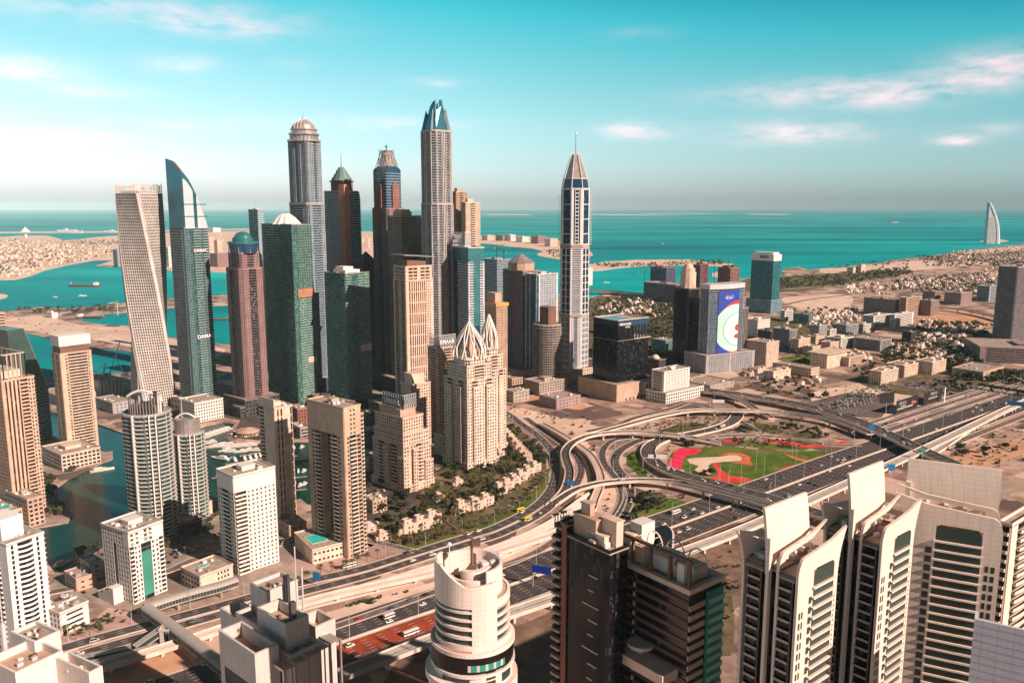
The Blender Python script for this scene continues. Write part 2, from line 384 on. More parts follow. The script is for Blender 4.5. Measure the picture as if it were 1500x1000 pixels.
# ================================================================== SETTING
def P3(l): return [G(x, y) for x, y in l]
def sheet(name, polys, z, m, kind='structure', mats=None):
    """flat outline(s); the first is the outer edge, any others are holes"""
    tri = tessellate_polygon([[Vector((x, y, 0)) for x, y in p] for p in polys]); flat = [q for p in polys for q in p]
    mb = MB(); mb.v = [(x, y, z) for x, y in flat]
    for t_ in tri:
        a, b, c = [flat[i] for i in t_]
        cr = (b[0] - a[0]) * (c[1] - a[1]) - (b[1] - a[1]) * (c[0] - a[0])
        mb.f.append(tuple(t_) if cr > 0 else tuple(reversed(t_))); mb.m.append(0)
    for p in polys:  # short skirt down into the water
        n = len(p); b = len(mb.v); mb.v += [(x, y, z) for x, y in p] + [(x, y, z - 3) for x, y in p]
        for k in range(n): mb.f.append((b + k, b + (k + 1) % n, b + n + (k + 1) % n, b + n + k)); mb.m.append(0)
    o = mb.build(name, m); o['kind'] = kind; return o
def smooth(pts, step=6.0, closed=False):
    out = []; n = len(pts); rng = range(n if closed else n - 1)
    for i in rng:
        if closed: p0, p1, p2, p3 = pts[i - 1], pts[i], pts[(i + 1) % n], pts[(i + 2) % n]
        else: p1, p2 = pts[i], pts[i + 1]; p0 = pts[i - 1] if i else tuple(2 * a - b for a, b in zip(p1, p2)); p3 = pts[i + 2] if i + 2 < n else tuple(2 * b - a for a, b in zip(p1, p2))
        L = hypot(p2[0] - p1[0], p2[1] - p1[1]); k = max(1, min(40, int(L / step)))
        for j in range(k):
            t = j / k
            out.append(tuple(.5 * (2 * b + (c - a) * t + (2 * a - 5 * b + 4 * c - d) * t * t + (3 * b - a - 3 * c + d) * t ** 3) for a, b, c, d in zip(p0, p1, p2, p3)))
    if not closed: out.append(tuple(pts[-1]))
    return out
# materials of the ground
def ground_mat(name, a, b, c, s1, s2, rough=.95):
    m = bpy.data.materials.new(name); m.use_nodes = True; t = m.node_tree; p = t.nodes['Principled BSDF']; p.inputs['Roughness'].default_value = rough; p.inputs['Specular IOR Level'].default_value = .15
    tc = N(t, 'ShaderNodeTexCoord')
    n1 = N(t, 'ShaderNodeTexNoise'); n1.inputs['Scale'].default_value = s1; n1.inputs['Detail'].default_value = 8; n1.inputs['Roughness'].default_value = .7; t.links.new(tc.outputs['Object'], n1.inputs['Vector'])
    n2 = N(t, 'ShaderNodeTexNoise'); n2.inputs['Scale'].default_value = s2; n2.inputs['Detail'].default_value = 5; t.links.new(tc.outputs['Object'], n2.inputs['Vector'])
    f1 = mth(t, 'MULTIPLY', mth(t, 'SUBTRACT', n1.outputs[0], .42), 5, True); f2 = mth(t, 'MULTIPLY', mth(t, 'SUBTRACT', n2.outputs[0], .5), 5, True)
    out_ = mixc(t, f2, mixc(t, f1, a, b), c)
    if name == 'sandy_ground':  # plots of different paving and soil
        v = N(t, 'ShaderNodeTexVoronoi'); v.distance = 'CHEBYCHEV'; v.inputs['Scale'].default_value = .028; v.inputs['Randomness'].default_value = .7; mp = N(t, 'ShaderNodeMapping'); mp.inputs['Rotation'].default_value = (0, 0, radians(-39)); t.links.new(tc.outputs['Object'], mp.inputs[0]); t.links.new(mp.outputs[0], v.inputs['Vector'])
        g = N(t, 'ShaderNodeRGBToBW'); t.links.new(v.outputs['Color'], g.inputs[0]); out_ = mixc(t, mth(t, 'MULTIPLY', mth(t, 'SUBTRACT', g.outputs[0], .5), 3.5, True), out_, (.13, .09, .075)); out_ = mixc(t, mth(t, 'MULTIPLY', mth(t, 'SUBTRACT', .36, g.outputs[0]), 5, True), out_, (.60, .44, .36))
    if name == 'asphalt':  # tyre darkened lanes run with the motorway
        mp = N(t, 'ShaderNodeMapping'); mp.inputs['Rotation'].default_value = (0, 0, radians(-38.3)); mp.inputs['Scale'].default_value = (.012, .9, 1); t.links.new(tc.outputs['Object'], mp.inputs[0]); n3 = N(t, 'ShaderNodeTexNoise'); n3.inputs['Scale'].default_value = 1; n3.inputs['Detail'].default_value = 3; t.links.new(mp.outputs[0], n3.inputs['Vector']); out_ = mixc(t, mth(t, 'MULTIPLY', mth(t, 'SUBTRACT', n3.outputs[0], .45), 3.0, True), out_, (.13, .105, .10))
    t.links.new(out_, p.inputs['Base Color'])
    return m
M_land = ground_mat('sandy_ground', (.28, .18, .14), (.56, .40, .33), (.36, .245, .195), .05, .012)
M_sand = ground_mat('pale_sand', (.62, .45, .36), (.76, .57, .47), (.52, .36, .28), .03, .008)
M_rsand = ground_mat('orange_sand', (.50, .28, .17), (.60, .37, .25), (.42, .22, .13), .04, .012)
M_pave = ground_mat('pink_paving', (.42, .27, .23), (.52, .35, .30), (.36, .24, .20), .05, .03)
M_dquay = ground_mat('dark_and_shaded_paving', (.07, .055, .05), (.12, .09, .08), (.05, .04, .04), .05, .02)  # dark lot paving; also carries the towers' shade under the cluster
M_dirt = ground_mat('brown_earth', (.16, .10, .08), (.28, .19, .14), (.12, .085, .06), .05, .012)
M_quay = ground_mat('marina_paving', (.26, .20, .17), (.42, .33, .28), (.16, .13, .11), .06, .02)
M_green_g = ground_mat('lawn', (.06, .115, .012), (.11, .17, .02), (.17, .17, .045), .09, .02)
M_scrub = ground_mat('scrub', (.085, .08, .035), (.15, .12, .06), (.26, .18, .12), .09, .03)
M_red = ground_mat('red_flowers', (.60, .05, .04), (.72, .12, .07), (.50, .03, .03), .15, .05)
M_mag = ground_mat('magenta_flowers', (.68, .02, .09), (.80, .06, .13), (.60, .02, .04), .1, .06)
M_orf = ground_mat('orange_flowers', (.58, .14, .05), (.66, .20, .08), (.42, .07, .03), .15, .05)
M_asph = ground_mat('asphalt', (.050, .042, .042), (.075, .062, .060), (.062, .052, .05), .06, .02, .8)
M_asph2 = ground_mat('worn_asphalt', (.13, .10, .088), (.18, .14, .12), (.11, .085, .075), .05, .02, .85)
M_redasph = ground_mat('red_asphalt', (.30, .055, .025), (.38, .08, .035), (.16, .045, .03), .12, .05, .8)  # red darkened to carry the shade lying over part of these lanes
M_paint = mat('road_paint', (.62, .58, .54), .8, .15); M_kerb = mat('kerb_concrete', (.62, .50, .43), .9, .15)
M_para = mat('parapet_concrete', (.70, .57, .49), .85, .15)
def water_mat(name, stops, rough, sc, amp):
    m = bpy.data.materials.new(name); m.use_nodes = True; t = m.node_tree; p = t.nodes['Principled BSDF']
    p.inputs['Roughness'].default_value = rough; p.inputs['Specular IOR Level'].default_value = amp
    tc = N(t, 'ShaderNodeTexCoord'); mp = N(t, 'ShaderNodeMapping'); mp.inputs['Scale'].default_value = (sc[0], sc[1], 1); mp.inputs['Rotation'].default_value = (0, 0, radians(8)); t.links.new(tc.outputs['Object'], mp.inputs[0])
    n = N(t, 'ShaderNodeTexNoise'); n.inputs['Scale'].default_value = 1; n.inputs['Detail'].default_value = 7; n.inputs['Roughness'].default_value = .6; t.links.new(mp.outputs[0], n.inputs['Vector'])
    t.links.new(ramp(t, n.outputs[0], stops), p.inputs['Base Color'])
    w = N(t, 'ShaderNodeTexNoise'); w.inputs['Scale'].default_value = .25; w.inputs['Detail'].default_value = 3; t.links.new(tc.outputs['Object'], w.inputs['Vector'])
    b = N(t, 'ShaderNodeBump'); b.inputs['Strength'].default_value = .25; b.inputs['Distance'].default_value = .6; t.links.new(w.outputs[0], b.inputs['Height']); t.links.new(b.outputs[0], p.inputs['Normal'])
    return m
M_sea = water_mat('sea_water', [(.33, (.0, .15, .19)), (.45, (.0, .25, .28)), (.55, (.0, .33, .35)), (.66, (.01, .48, .46))], .5, (.00035, .0011), .0)
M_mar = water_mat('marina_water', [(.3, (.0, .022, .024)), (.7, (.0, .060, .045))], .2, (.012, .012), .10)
B = 60000
mb = MB(); mb.poly([(-B, -500, -1.5), (B, -500, -1.5), (B, B, -1.5), (-B, B, -1.5)]); struct('sea', mb, M_sea)
# canal of the marina and the two pools on the building site behind it: holes in the land
canal = P3([(20, 597), (62, 600), (100, 608), (133, 617), (163, 628), (200, 641), (240, 645), (262, 640), (282, 630), (300, 623), (326, 618), (348, 620), (338, 628), (331, 637), (334, 645), (350, 649), (380, 648), (427, 646), (450, 646),
            (530, 640), (552, 662), (550, 700), (535, 722), (500, 734), (470, 742), (450, 738), (440, 730), (428, 734), (432, 744), (420, 752), (400, 745), (350, 735), (312, 732), (290, 732), (275, 742), (262, 757), (240, 772), (200, 785),
            (165, 791), (150, 800), (136, 812), (128, 815), (118, 806), (111, 813), (112, 830), (100, 838), (80, 838), (68, 822), (62, 800), (48, 775), (60, 767), (92, 762), (105, 757), (107, 749), (95, 740), (81, 727), (85, 712), (100, 701), (125, 689), (150, 677), (166, 670),
            (160, 663), (148, 660), (130, 662), (100, 650), (62, 630), (20, 622)])
pool = P3([(20, 485), (41, 488), (77, 497), (103, 503), (130, 510), (160, 511), (190, 514), (205, 530), (190, 545), (150, 547), (130, 545), (100, 557), (75, 556), (45, 553), (15, 548)])
outer = P3([(-700, 500), (0, 456), (40, 452), (60, 449), (100, 452), (130, 449), (180, 444), (232, 437), (330, 431), (345, 436), (345, 446), (253, 450), (185, 457), (125, 462), (118, 470), (150, 475), (185, 477), (210, 480), (232, 487), (253, 494), (325, 504), (345, 505), (380, 485), (420, 468),
            (600, 444), (800, 433), (860, 425), (863, 436), (872, 433), (880, 440), (878, 447), (868, 452), (880, 455), (886, 445), (884, 434), (876, 428), (900, 428), (945, 430), (960, 424), (1000, 416), (1060, 411), (1083, 409), (1105, 405), (1130, 405), (1150, 402), (1144, 398), (1155, 392), (1172, 391), (1185, 395), (1205, 393), (1230, 391),
            (1251, 389), (1290, 385), (1305, 381), (1353, 376), (1387, 371), (1421, 366), (1473, 360), (1500, 357), (1650, 347), (1900, 334)])
outer += [(B, outer[-1][1] + 9000), (B, -450), (-B, -450), (-B, outer[0][1])]
WATER = [canal, pool]
sheet('ground', [outer, canal, pool], 0.0, M_land)
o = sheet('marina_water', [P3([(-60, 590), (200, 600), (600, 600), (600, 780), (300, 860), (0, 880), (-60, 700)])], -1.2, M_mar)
# islands and the palm-shaped land
palm = P3([(-900, 352), (-200, 348), (0, 347), (30, 345), (70, 345), (85, 349), (92, 352), (120, 350), (140, 347), (175, 345), (240, 341), (360, 338), (500, 338), (610, 341), (690, 346), (720, 345), (760, 346), (800, 348), (818, 352), (840, 358), (864, 367), (869, 373), (860, 378), (820, 380), (790, 375), (786, 372), (796, 368), (780, 364), (745, 361), (724, 358), (700, 356), (690, 364), (600, 372), (500, 384),
           (330, 399), (251, 397), (231, 391), (182, 388), (160, 391), (140, 389), (168, 381), (140, 381), (100, 388), (65, 396), (45, 404), (25, 409), (0, 410), (-200, 416), (-900, 440)])
sheet('sandy_island', [palm, P3([(-60, 388), (0, 387), (30, 386), (28, 390), (18, 394), (5, 398), (0, 399), (-60, 400)])], -.3, M_sand)
sheet('breakwater_island', [P3([(-900, 345), (0, 341.5), (100, 341), (175, 340.4), (400, 335.5), (400, 334), (175, 338.4), (0, 339.5), (-900, 341)])], -.3, M_sand)
sheet('sandy_island', [P3([(-40, 430), (0, 430), (9, 431), (12, 433), (8, 436), (0, 438), (-40, 440)])], -.3, M_sand)
green_spit = P3([(862, 387), (887, 383), (930, 380.5), (976, 380), (1012, 380), (1043, 385), (1074, 386), (1060, 390), (1000, 388.6), (940, 389.5), (904, 392.5), (880, 396), (862, 397), (850, 396)])
sheet('sandy_island', [green_spit], -.3, M_sand)
sheet('sandy_island', [P3([(1043, 400), (1056, 397), (1064, 400), (1062, 404), (1050, 407), (1043, 405)])], -.3, M_sand)
sheet('sandy_island', [P3([(1434, 353.6), (1446, 351.2), (1468, 351), (1478, 352.6), (1466, 354.6), (1448, 355.2)])], 0.2, M_sand)
for l in ([(700, 313.4), (770, 313.6), (785, 315.2), (720, 315.4)], [(812, 313.2), (905, 313.6), (1010, 315.2), (900, 315.4)], [(930, 312.2), (1030, 312.4), (1060, 313.4), (950, 313.2)], [(1090, 313.2), (1160, 313.5), (1150, 315.0), (1100, 314.6)], [(1306, 325), (1314, 324.6), (1318, 325.8), (1308, 326.2)]):
    sheet('sandbank', [P3(l)], -.9, M_sand)
# patches of ground, each a thin sheet above the one below
def patch(name, l, z, m, sm=True):
    p = P3(l)
    if sm: p = smooth(p, 8, True)
    return sheet(name, [p], z, m)
LAW = lambda name, l, z, m, s=5.0, ox=940, oy=560: patch(name, [(ox + x / s, oy + y / s) for x, y in l], z, m)
patch('beach_sand', [(0, 470), (60, 462), (120, 476), (185, 480), (235, 492), (300, 506), (330, 512), (300, 530), (240, 524), (190, 508), (120, 494), (77, 490), (40, 484), (0, 483)], .04, M_sand)
patch('beach_sand', [(1205, 394), (1251, 391), (1305, 385), (1353, 381), (1390, 383), (1440, 380), (1455, 386), (1400, 391), (1330, 397), (1280, 398), (1210, 400)], .04, M_sand)
patch('beach_sand', [(1421, 368), (1500, 360), (1600, 353), (1600, 357), (1500, 366), (1440, 372)], .045, M_sand)
patch('sand_lot', [(1145, 437), (1200, 432), (1235, 432), (1250, 437), (1240, 452), (1210, 460), (1170, 452)], .04, M_sand)
patch('sand_lot', [(1340, 470), (1370, 455), (1400, 455), (1455, 465), (1462, 472), (1440, 478), (1380, 480), (1345, 478)], .04, M_rsand)
patch('sand_lot', [(745, 602), (765, 597), (800, 607), (850, 618), (905, 630), (888, 637), (850, 643), (832, 650), (800, 632), (750, 614)], .04, M_sand, False)
patch('sand_lot', [(740, 560), (780, 562), (850, 585), (850, 600), (790, 590), (740, 585)], .04, M_rsand)
patch('sand_lot', [(1185, 575), (1260, 560), (1345, 582), (1345, 590), (1300, 612), (1240, 612), (1190, 590)], .04, M_sand, False)
patch('pale_ground', [(820, 640), (850, 640), (870, 660), (900, 700), (905, 740), (890, 775), (850, 800), (700, 860), (500, 910), (470, 900), (640, 850), (800, 790), (840, 735), (850, 700), (835, 670)], .05, M_sand)
patch('construction_sand', [(930, 815), (1080, 765), (1100, 790), (1080, 880), (960, 860)], .04, M_dirt)
patch('construction_sand', [(600, 950), (760, 915), (860, 880), (900, 1000), (880, 1100), (560, 1100)], .04, M_dirt)
patch('orange_sand', [(145, 965), (250, 945), (300, 1000), (330, 1060), (150, 1060), (130, 1000)], .04, M_rsand)
patch('orange_sand', [(1400, 665), (1500, 640), (1560, 625), (1560, 650), (1480, 672), (1430, 690)], .06, M_rsand)
patch('marina_promenade', [(55, 700), (110, 690), (165, 672), (165, 660), (110, 668), (70, 660), (0, 640), (0, 780), (45, 774), (100, 764), (106, 752), (92, 740), (78, 727), (82, 712)], .03, M_quay, False)
patch('marina_quay', [(162, 790), (262, 757), (300, 733), (400, 747), (440, 752), (545, 740), (560, 690), (700, 720), (600, 800), (530, 815), (430, 850), (300, 885), (200, 900), (60, 860), (110, 840)], .03, M_quay, False)
patch('marina_quay', [(200, 600), (285, 622), (330, 612), (352, 615), (340, 640), (380, 645), (560, 638), (700, 600), (640, 560), (420, 560), (260, 580)], .03, M_dquay, False)  # building shade put into the ground colour below the tower cluster
patch('pavement', [(0, 930), (75, 948), (160, 935), (215, 912), (260, 880), (205, 900), (120, 905), (0, 905)], .05, M_pave, False)
patch('pavement', [(430, 838), (520, 826), (565, 812), (555, 800), (520, 793), (500, 800), (430, 822)], .05, M_pave)
# landscaped loop of the interchange
LAW('lawn', [(430, 480), (620, 465), (800, 485), (1000, 500), (1200, 502), (1340, 500), (1395, 535), (1300, 570), (1160, 612), (930, 690), (720, 772), (560, 745), (400, 720), (330, 690), (310, 640), (190, 605), (200, 550), (240, 500), (320, 475)], .10, M_green_g)
LAW('flower_bed', [(240, 500), (300, 482), (430, 488), (442, 500), (400, 522), (330, 535), (300, 580), (296, 600), (270, 650), (200, 618), (190, 585), (230, 548)], .15, M_mag)
LAW('flower_bed', [(520, 588), (570, 590), (565, 612), (600, 650), (640, 680), (760, 695), (800, 712), (790, 730), (740, 735), (640, 738), (560, 735), (400, 708), (382, 695), (410, 682), (480, 690), (530, 690), (560, 668), (530, 622)], .15, M_red)
LAW('flower_bed', [(560, 528), (650, 513), (740, 520), (798, 550), (792, 572), (822, 600), (800, 608), (700, 594), (640, 588), (730, 578), (745, 552), (700, 532), (620, 532)], .15, M_orf)
LAW('gravel_path', [(330, 560), (400, 551), (560, 545), (640, 533), (700, 533), (738, 552), (725, 574), (600, 580), (512, 590), (484, 612), (518, 640), (500, 676), (400, 660), (387, 640), (418, 612), (350, 590)], .17, M_sand)
LAW('flower_bed', [(1000, 642), (1060, 615), (1100, 604), (1160, 600), (1168, 610), (1110, 640), (1050, 658)], .15, M_red)
LAW('flower_bed', [(1045, 520), (1100, 537), (1220, 568), (1290, 542), (1380, 540), (1300, 570), (1200, 584), (1100, 552)], .15, M_orf)
LAW('lawn', [(520, 300), (600, 285), (660, 290), (630, 320), (560, 345), (500, 340)], .08, M_green_g)
LAW('flower_bed', [(590, 305), (655, 292), (640, 310), (600, 325)], .13, M_red)
LAW('flower_bed', [(590, 420), (700, 418), (725, 430), (690, 442), (610, 438)], .13, M_red)
LAW('flower_bed', [(880, 412), (960, 412), (1060, 430), (1160, 445), (1300, 458), (1500, 430), (1500, 445), (1300, 475), (1150, 470), (1040, 450), (930, 430)], .13, M_red)
LAW('scrub_lawn', [(700, 430), (790, 425), (900, 440), (1100, 470), (1250, 478), (1100, 495), (850, 480), (700, 455)], .09, M_green_g)
LAW('scrub_lawn', [(820, 290), (900, 300), (1050, 350), (1250, 370), (1310, 400), (1200, 415), (1000, 385), (860, 350)], .08, M_scrub)
LAW('scrub_lawn', [(60, 370), (200, 330), (320, 290), (450, 300), (500, 330), (400, 360), (200, 375)], .07, M_scrub)
LAW('scrub_lawn', [(250, 240), (380, 195), (450, 205), (500, 222), (400, 235), (300, 240)], .07, M_green_g)
LAW('scrub_lawn', [(450, 185), (500, 178), (560, 200), (500, 208)], .075, M_green_g)
patch('lawn', [(952, 728), (1000, 733), (1012, 740), (985, 750), (950, 761), (935, 757), (925, 745)], .09, M_green_g)
patch('lawn', [(922, 664), (936, 660), (937, 676), (948, 692), (940, 703), (930, 690), (918, 680)], .09, M_green_g)
patch('scrub_lawn', [(905, 745), (925, 735), (950, 725), (955, 745), (930, 762), (905, 772), (898, 765)], .07, M_scrub)
patch('scrub_lawn', [(1000, 860), (1060, 850), (1075, 900), (1070, 960), (1040, 960)], .07, M_scrub)
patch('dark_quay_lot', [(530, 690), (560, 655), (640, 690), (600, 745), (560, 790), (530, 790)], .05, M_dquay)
patch('garden_ground', [(530, 775), (600, 745), (640, 690), (720, 650), (735, 625), (770, 635), (792, 660), (800, 690), (775, 720), (720, 752), (640, 790), (600, 800), (560, 798)], .06, M_scrub)
patch('hedge_strip', [(600, 806), (640, 795), (700, 778), (755, 755), (790, 728), (806, 700), (800, 695), (780, 722), (745, 747), (695, 770), (640, 786), (600, 797), (570, 795), (575, 803)], .10, M_green_g)
patch('scrub_lawn', [(1100, 470), (1180, 460), (1210, 475), (1195, 490), (1130, 490)], .05, M_scrub)
patch('scrub_lawn', [(1140, 525), (1180, 520), (1190, 530), (1150, 536)], .06, M_green_g)
patch('scrub_ground', [(862, 440), (900, 434), (980, 440), (1000, 470), (1000, 520), (900, 530), (860, 500)], .04, M_scrub)
patch('scrub_ground', [(1090, 410), (1145, 405), (1300, 396), (1330, 400), (1260, 412), (1180, 425), (1100, 428)], .05, M_scrub)
patch('scrub_ground', [(1270, 545), (1400, 530), (1500, 545), (1500, 570), (1350, 580), (1260, 562)], .05, M_scrub)
patch('asphalt_lot', [(1180, 590), (1240, 575), (1300, 578), (1310, 590), (1290, 612), (1230, 610)], .06, M_asph2, False)
patch('asphalt_lot', [(1310, 560), (1380, 553), (1440, 563), (1400, 580), (1350, 577)], .07, M_asph2, False)
# ------------------------------------------------------------------ roads
ZR = [0.16]
ROADS = {}
def strip(mb, pts, w0, w1, dz, mi=0, z2=None):
    """ribbon between two offsets of a path; with z2 a solid from dz up to z2"""
    n = len(pts); L = []; R = []
    for i in range(n):
        a = pts[max(0, i - 1)]; b = pts[min(n - 1, i + 1)]; d = Vector((b[0] - a[0], b[1] - a[1])).normalized(); nx, ny = -d.y, d.x
        L.append((pts[i][0] + nx * w1, pts[i][1] + ny * w1, pts[i][2])); R.append((pts[i][0] + nx * w0, pts[i][1] + ny * w0, pts[i][2]))
    for i in range(n - 1):
        a, b, c, d = R[i], R[i + 1], L[i + 1], L[i]
        if z2 is None: mb.poly([(p[0], p[1], p[2] + dz) for p in (a, b, c, d)], mi)
        else:
            k = len(mb.v); mb.v += [(p[0], p[1], p[2] + dz) for p in (a, b, c, d)] + [(p[0], p[1], p[2] + z2) for p in (a, b, c, d)]
            mb.f += [(k + 4, k + 5, k + 6, k + 7), (k + 3, k + 2, k + 1, k), (k, k + 1, k + 5, k + 4), (k + 2, k + 3, k + 7, k + 6)]; mb.m += [mi] * 4
            if i == 0: mb.f.append((k, k + 4, k + 7, k + 3)); mb.m.append(mi)
            if i == n - 2: mb.f.append((k + 1, k + 2, k + 6, k + 5)); mb.m.append(mi)
def along(pts, s):
    t = 0
    for i in range(len(pts) - 1):
        l = hypot(pts[i + 1][0] - pts[i][0], pts[i + 1][1] - pts[i][1])
        if t + l >= s or i == len(pts) - 2:
            k = (s - t) / max(l, 1e-6); a, b = pts[i], pts[i + 1]
            return tuple(a[j] + (b[j] - a[j]) * k for j in range(3)), atan2(b[1] - a[1], b[0] - a[0])
        t += l
def length(pts): return sum(hypot(pts[i + 1][0] - pts[i][0], pts[i + 1][1] - pts[i][1]) for i in range(len(pts) - 1))
def paint(mb, pts, offs, solid, mi, dz):
    L = length(pts)
    for o in solid: strip(mb, pts, o - .14, o + .14, dz, mi)
    s = 4
    while s < L - 6:
        (x, y, z), a = along(pts, s); (x2, y2, z3), a2 = along(pts, s + 4)
        for o in offs:
            c, n = cos(a), sin(a); q = []
            for (X, Y, Z), w in (((x, y, z), -.17), ((x2, y2, z3), -.17), ((x2, y2, z3), .17), ((x, y, z), .17)): q.append((X - n * (o + w), Y + c * (o + w), Z + dz))
            mb.poly(q, mi)
        s += 12
def road(name, px, w, lanes=2, m=None, kerb=True, world=False, step=8, rname=None):
    pts = smooth([(*p, 0) for p in px] if world else [(*G(*p), 0) for p in px], step); dz = ZR[0]; ZR[0] += .014
    mb = MB(); strip(mb, pts, -w / 2, w / 2, dz)
    lw = (w - 1.4) / lanes
    paint(mb, pts, [-w / 2 + .7 + lw * i for i in range(1, lanes)], [-w / 2 + .6, w / 2 - .6], 1, dz + .03)
    if kerb:
        for sgn in (-1, 1): a, b = sorted((sgn * w / 2, sgn * (w / 2 + .8))); strip(mb, pts, a, b, 0, 2, .5)
    o = mb.build(rname or 'road', [m or M_asph, M_paint, M_kerb]); o['kind'] = 'structure'
    ROADS[name] = (pts, w, lanes, dz); return pts
def flyover(name, px, w, label, lanes=2, m=None, th=1.6, pier=38, steel=False, cat='flyover', rail=False, wmat=None):
    """px rows are (x, y, height of the deck)"""
    pts = smooth([(*G(x, y, z), z) for x, y, z in px], 7); mid = pts[len(pts) // 2]
    t = empty(cat, (mid[0], mid[1], 0), label, cat.replace('_', ' '))
    q = [(p[0] - mid[0], p[1] - mid[1], p[2]) for p in pts]; wm = wmat or M_para
    mb = MB(); strip(mb, q, -w / 2 - .5, w / 2 + .5, -th, 0, .0); mb.build('deck', wm, t)
    mb = MB(); strip(mb, q, -w / 2, w / 2, .06)
    if not rail:
        lw = (w - 1.2) / lanes; paint(mb, q, [-w / 2 + .6 + lw * i for i in range(1, lanes)], [-w / 2 + .5, w / 2 - .5], 1, .09)
    else:
        for o in (-w * .33, -w * .16, w * .16, w * .33): strip(mb, q, o - .12, o + .12, .07, 1, .3)
    mb.build('track' if rail else 'roadway', [m or M_asph, M_steel if rail else M_paint], t)
    for sgn in (-1, 1):
        mb = MB(); a, b = sorted((sgn * w / 2, sgn * (w / 2 + .6))); strip(mb, q, a, b, -.3, 0, 1.25); mb.build('parapet', wm, t)
    L = length(q); s = pier / 2
    while s < L:
        (x, y, z), a = along(q, s)
        if z > 3.5:
            mb = MB(); mb.box(x, y, 0, 1.7, min(3.2, w * .35), z - th - 1.1, 0, a); hw = w * .42
            c, n = cos(a), sin(a)
            mb.obox((x, y), (c, n), (-n, c), -1.0, 1.0, -hw, hw, z - th - 1.2, z - th + .05); mb.build('pier', wm, t)
        s += pier
    ROADS[name] = (pts, w, lanes, .1); return t
# the straight dual motorway; world coordinates fitted through its median
MED = [(-900, -130), (-620, 85), (-300, 345), (-114, 492), (30, 600), (252, 776), (371, 872), (700, 1130), (1500, 1757), (2600, 2620), (5200, 4700), (9000, 7500)]
def offs(pts, d):
    out = []
    for i in range(len(pts)):
        a = pts[max(0, i - 1)]; b = pts[min(len(pts) - 1, i + 1)]; v = Vector((b[0] - a[0], b[1] - a[1])).normalized(); out.append((pts[i][0] - v.y * d, pts[i][1] + v.x * d))
    return out
def wroad(name, pts, a, b, lanes, **k): return road(name, offs(pts, (a + b) / 2), abs(b - a), lanes, world=True, step=14, **k)
wroad('main_n', MED, 1.6, 30, 7, rname='motorway'); wroad('main_s', MED, -26, -1.6, 6, rname='motorway')
mb = MB(); strip(mb, smooth([(*p, 0) for p in MED], 20), -.5, .5, 0, 0, 1.1); struct('median_barrier', mb, M_para)
SV = [(479, 955), (700, 1130), (1500, 1757), (2600, 2620), (5200, 4700)]
wroad('svc1', SV, 36, 47, 3, m=M_asph2); wroad('svc2', SV, 54, 64, 3, m=M_asph2); wroad('svc3', SV, -42, -32, 3, m=M_asph2)
wroad('svc4', [(480, 955), (700, 1130), (1500, 1757)], 70, 78, 2, m=M_asph2)
seg = [q for q in smooth([(*p, 0) for p in MED], 6) if -175 < q[0] < -28]; mb = MB(); strip(mb, seg, -21.5, -2.6, ZR[0] + .01); paint(mb, seg, [-25.3 + 3.75 * i for i in range(1, 6)], [], 1, ZR[0] + .03)
ZR[0] += .05; o = mb.build('red_bus_lanes', [M_redasph, M_paint]); o['kind'] = 'structure'
road('a1', [(-60, 985), (60, 958), (160, 930), (330, 885), (440, 854), (527, 834), (596, 813), (700, 781), (727, 772), (780, 745), (804, 722), (812, 704), (814, 685), (812, 668), (803, 654), (786, 637), (765, 622), (740, 604), (700, 585), (640, 570)], 10.5, 3)
road('a2', [(-60, 1003), (60, 975), (160, 946), (330, 898), (440, 868), (544, 841), (620, 817), (700, 792), (727, 784), (777, 761), (806, 741), (826, 718)], 10, 3)
road('a3', [(770, 612), (800, 634), (826, 652), (843, 667), (851, 685), (848, 702), (835, 720), (812, 738)], 8, 2)
road('b1', [(842, 650), (858, 668), (868, 690), (870, 714), (864, 735), (850, 755), (800, 800), (720, 835), (600, 880), (470, 925), (380, 960)], 7, 2, m=M_asph2)
road('c1', [(940, 640), (905, 643), (890, 650), (883, 660), (882, 670), (887, 682), (896, 693), (906, 706), (912, 727), (907, 745), (897, 760)], 8, 2)
road('d1', [(985, 637), (945, 643), (925, 650), (906, 662), (900, 677), (908, 692), (920, 706), (922, 727), (917, 742), (908, 757), (890, 780), (850, 806)], 10.5, 3)
road('h1', [(985, 640), (1030, 641), (1080, 638), (1128, 639), (1176, 644), (1215, 652), (1260, 652)], 8, 2, m=M_asph2)
road('k1', [(860, 632), (905, 622), (930, 612), (985, 598), (1010, 590), (1040, 596), (1075, 612), (1110, 632)], 8, 2)
road('k2', [(740, 583), (800, 575), (850, 563), (880, 555)], 9, 3, m=M_asph2)
road('k3', [(530, 815), (510, 800), (520, 790), (560, 796), (610, 808)], 7, 2, m=M_asph2)
road('l1', [(60, 870), (110, 860), (160, 845), (240, 838), (300, 815), (420, 795), (450, 790), (520, 770), (545, 775)], 8, 2, m=M_asph2)
road('n1', [(1070, 560), (1130, 555), (1200, 545), (1260, 552), (1330, 566), (1400, 577)], 9, 2, m=M_asph2)
road('n2', [(1190, 470), (1280, 462), (1350, 480), (1400, 487), (1462, 480)], 12, 2, m=M_asph2)
road('n3', [(1130, 452), (1180, 440), (1260, 430), (1340, 418), (1500, 400)], 14, 3, m=M_asph2)
road('n4', [(1120, 425), (1200, 420), (1300, 410), (1400, 398), (1500, 388)], 12, 3, m=M_asph2)
flyover('f1', [(806, 741, 0.4), (826, 720, 2), (833, 703, 4.5), (834, 688, 6.5), (829, 673, 8), (828, 661, 8.5), (836, 650, 8.5), (848, 643, 8.5), (866, 637, 8.5), (900, 633, 8.5), (940, 632.5, 8.5), (978, 636, 8), (1014, 641, 6), (1056, 649, 2.5)], 9, 'slim concrete flyover curling past the sand lot and ending at the flower park', 2)
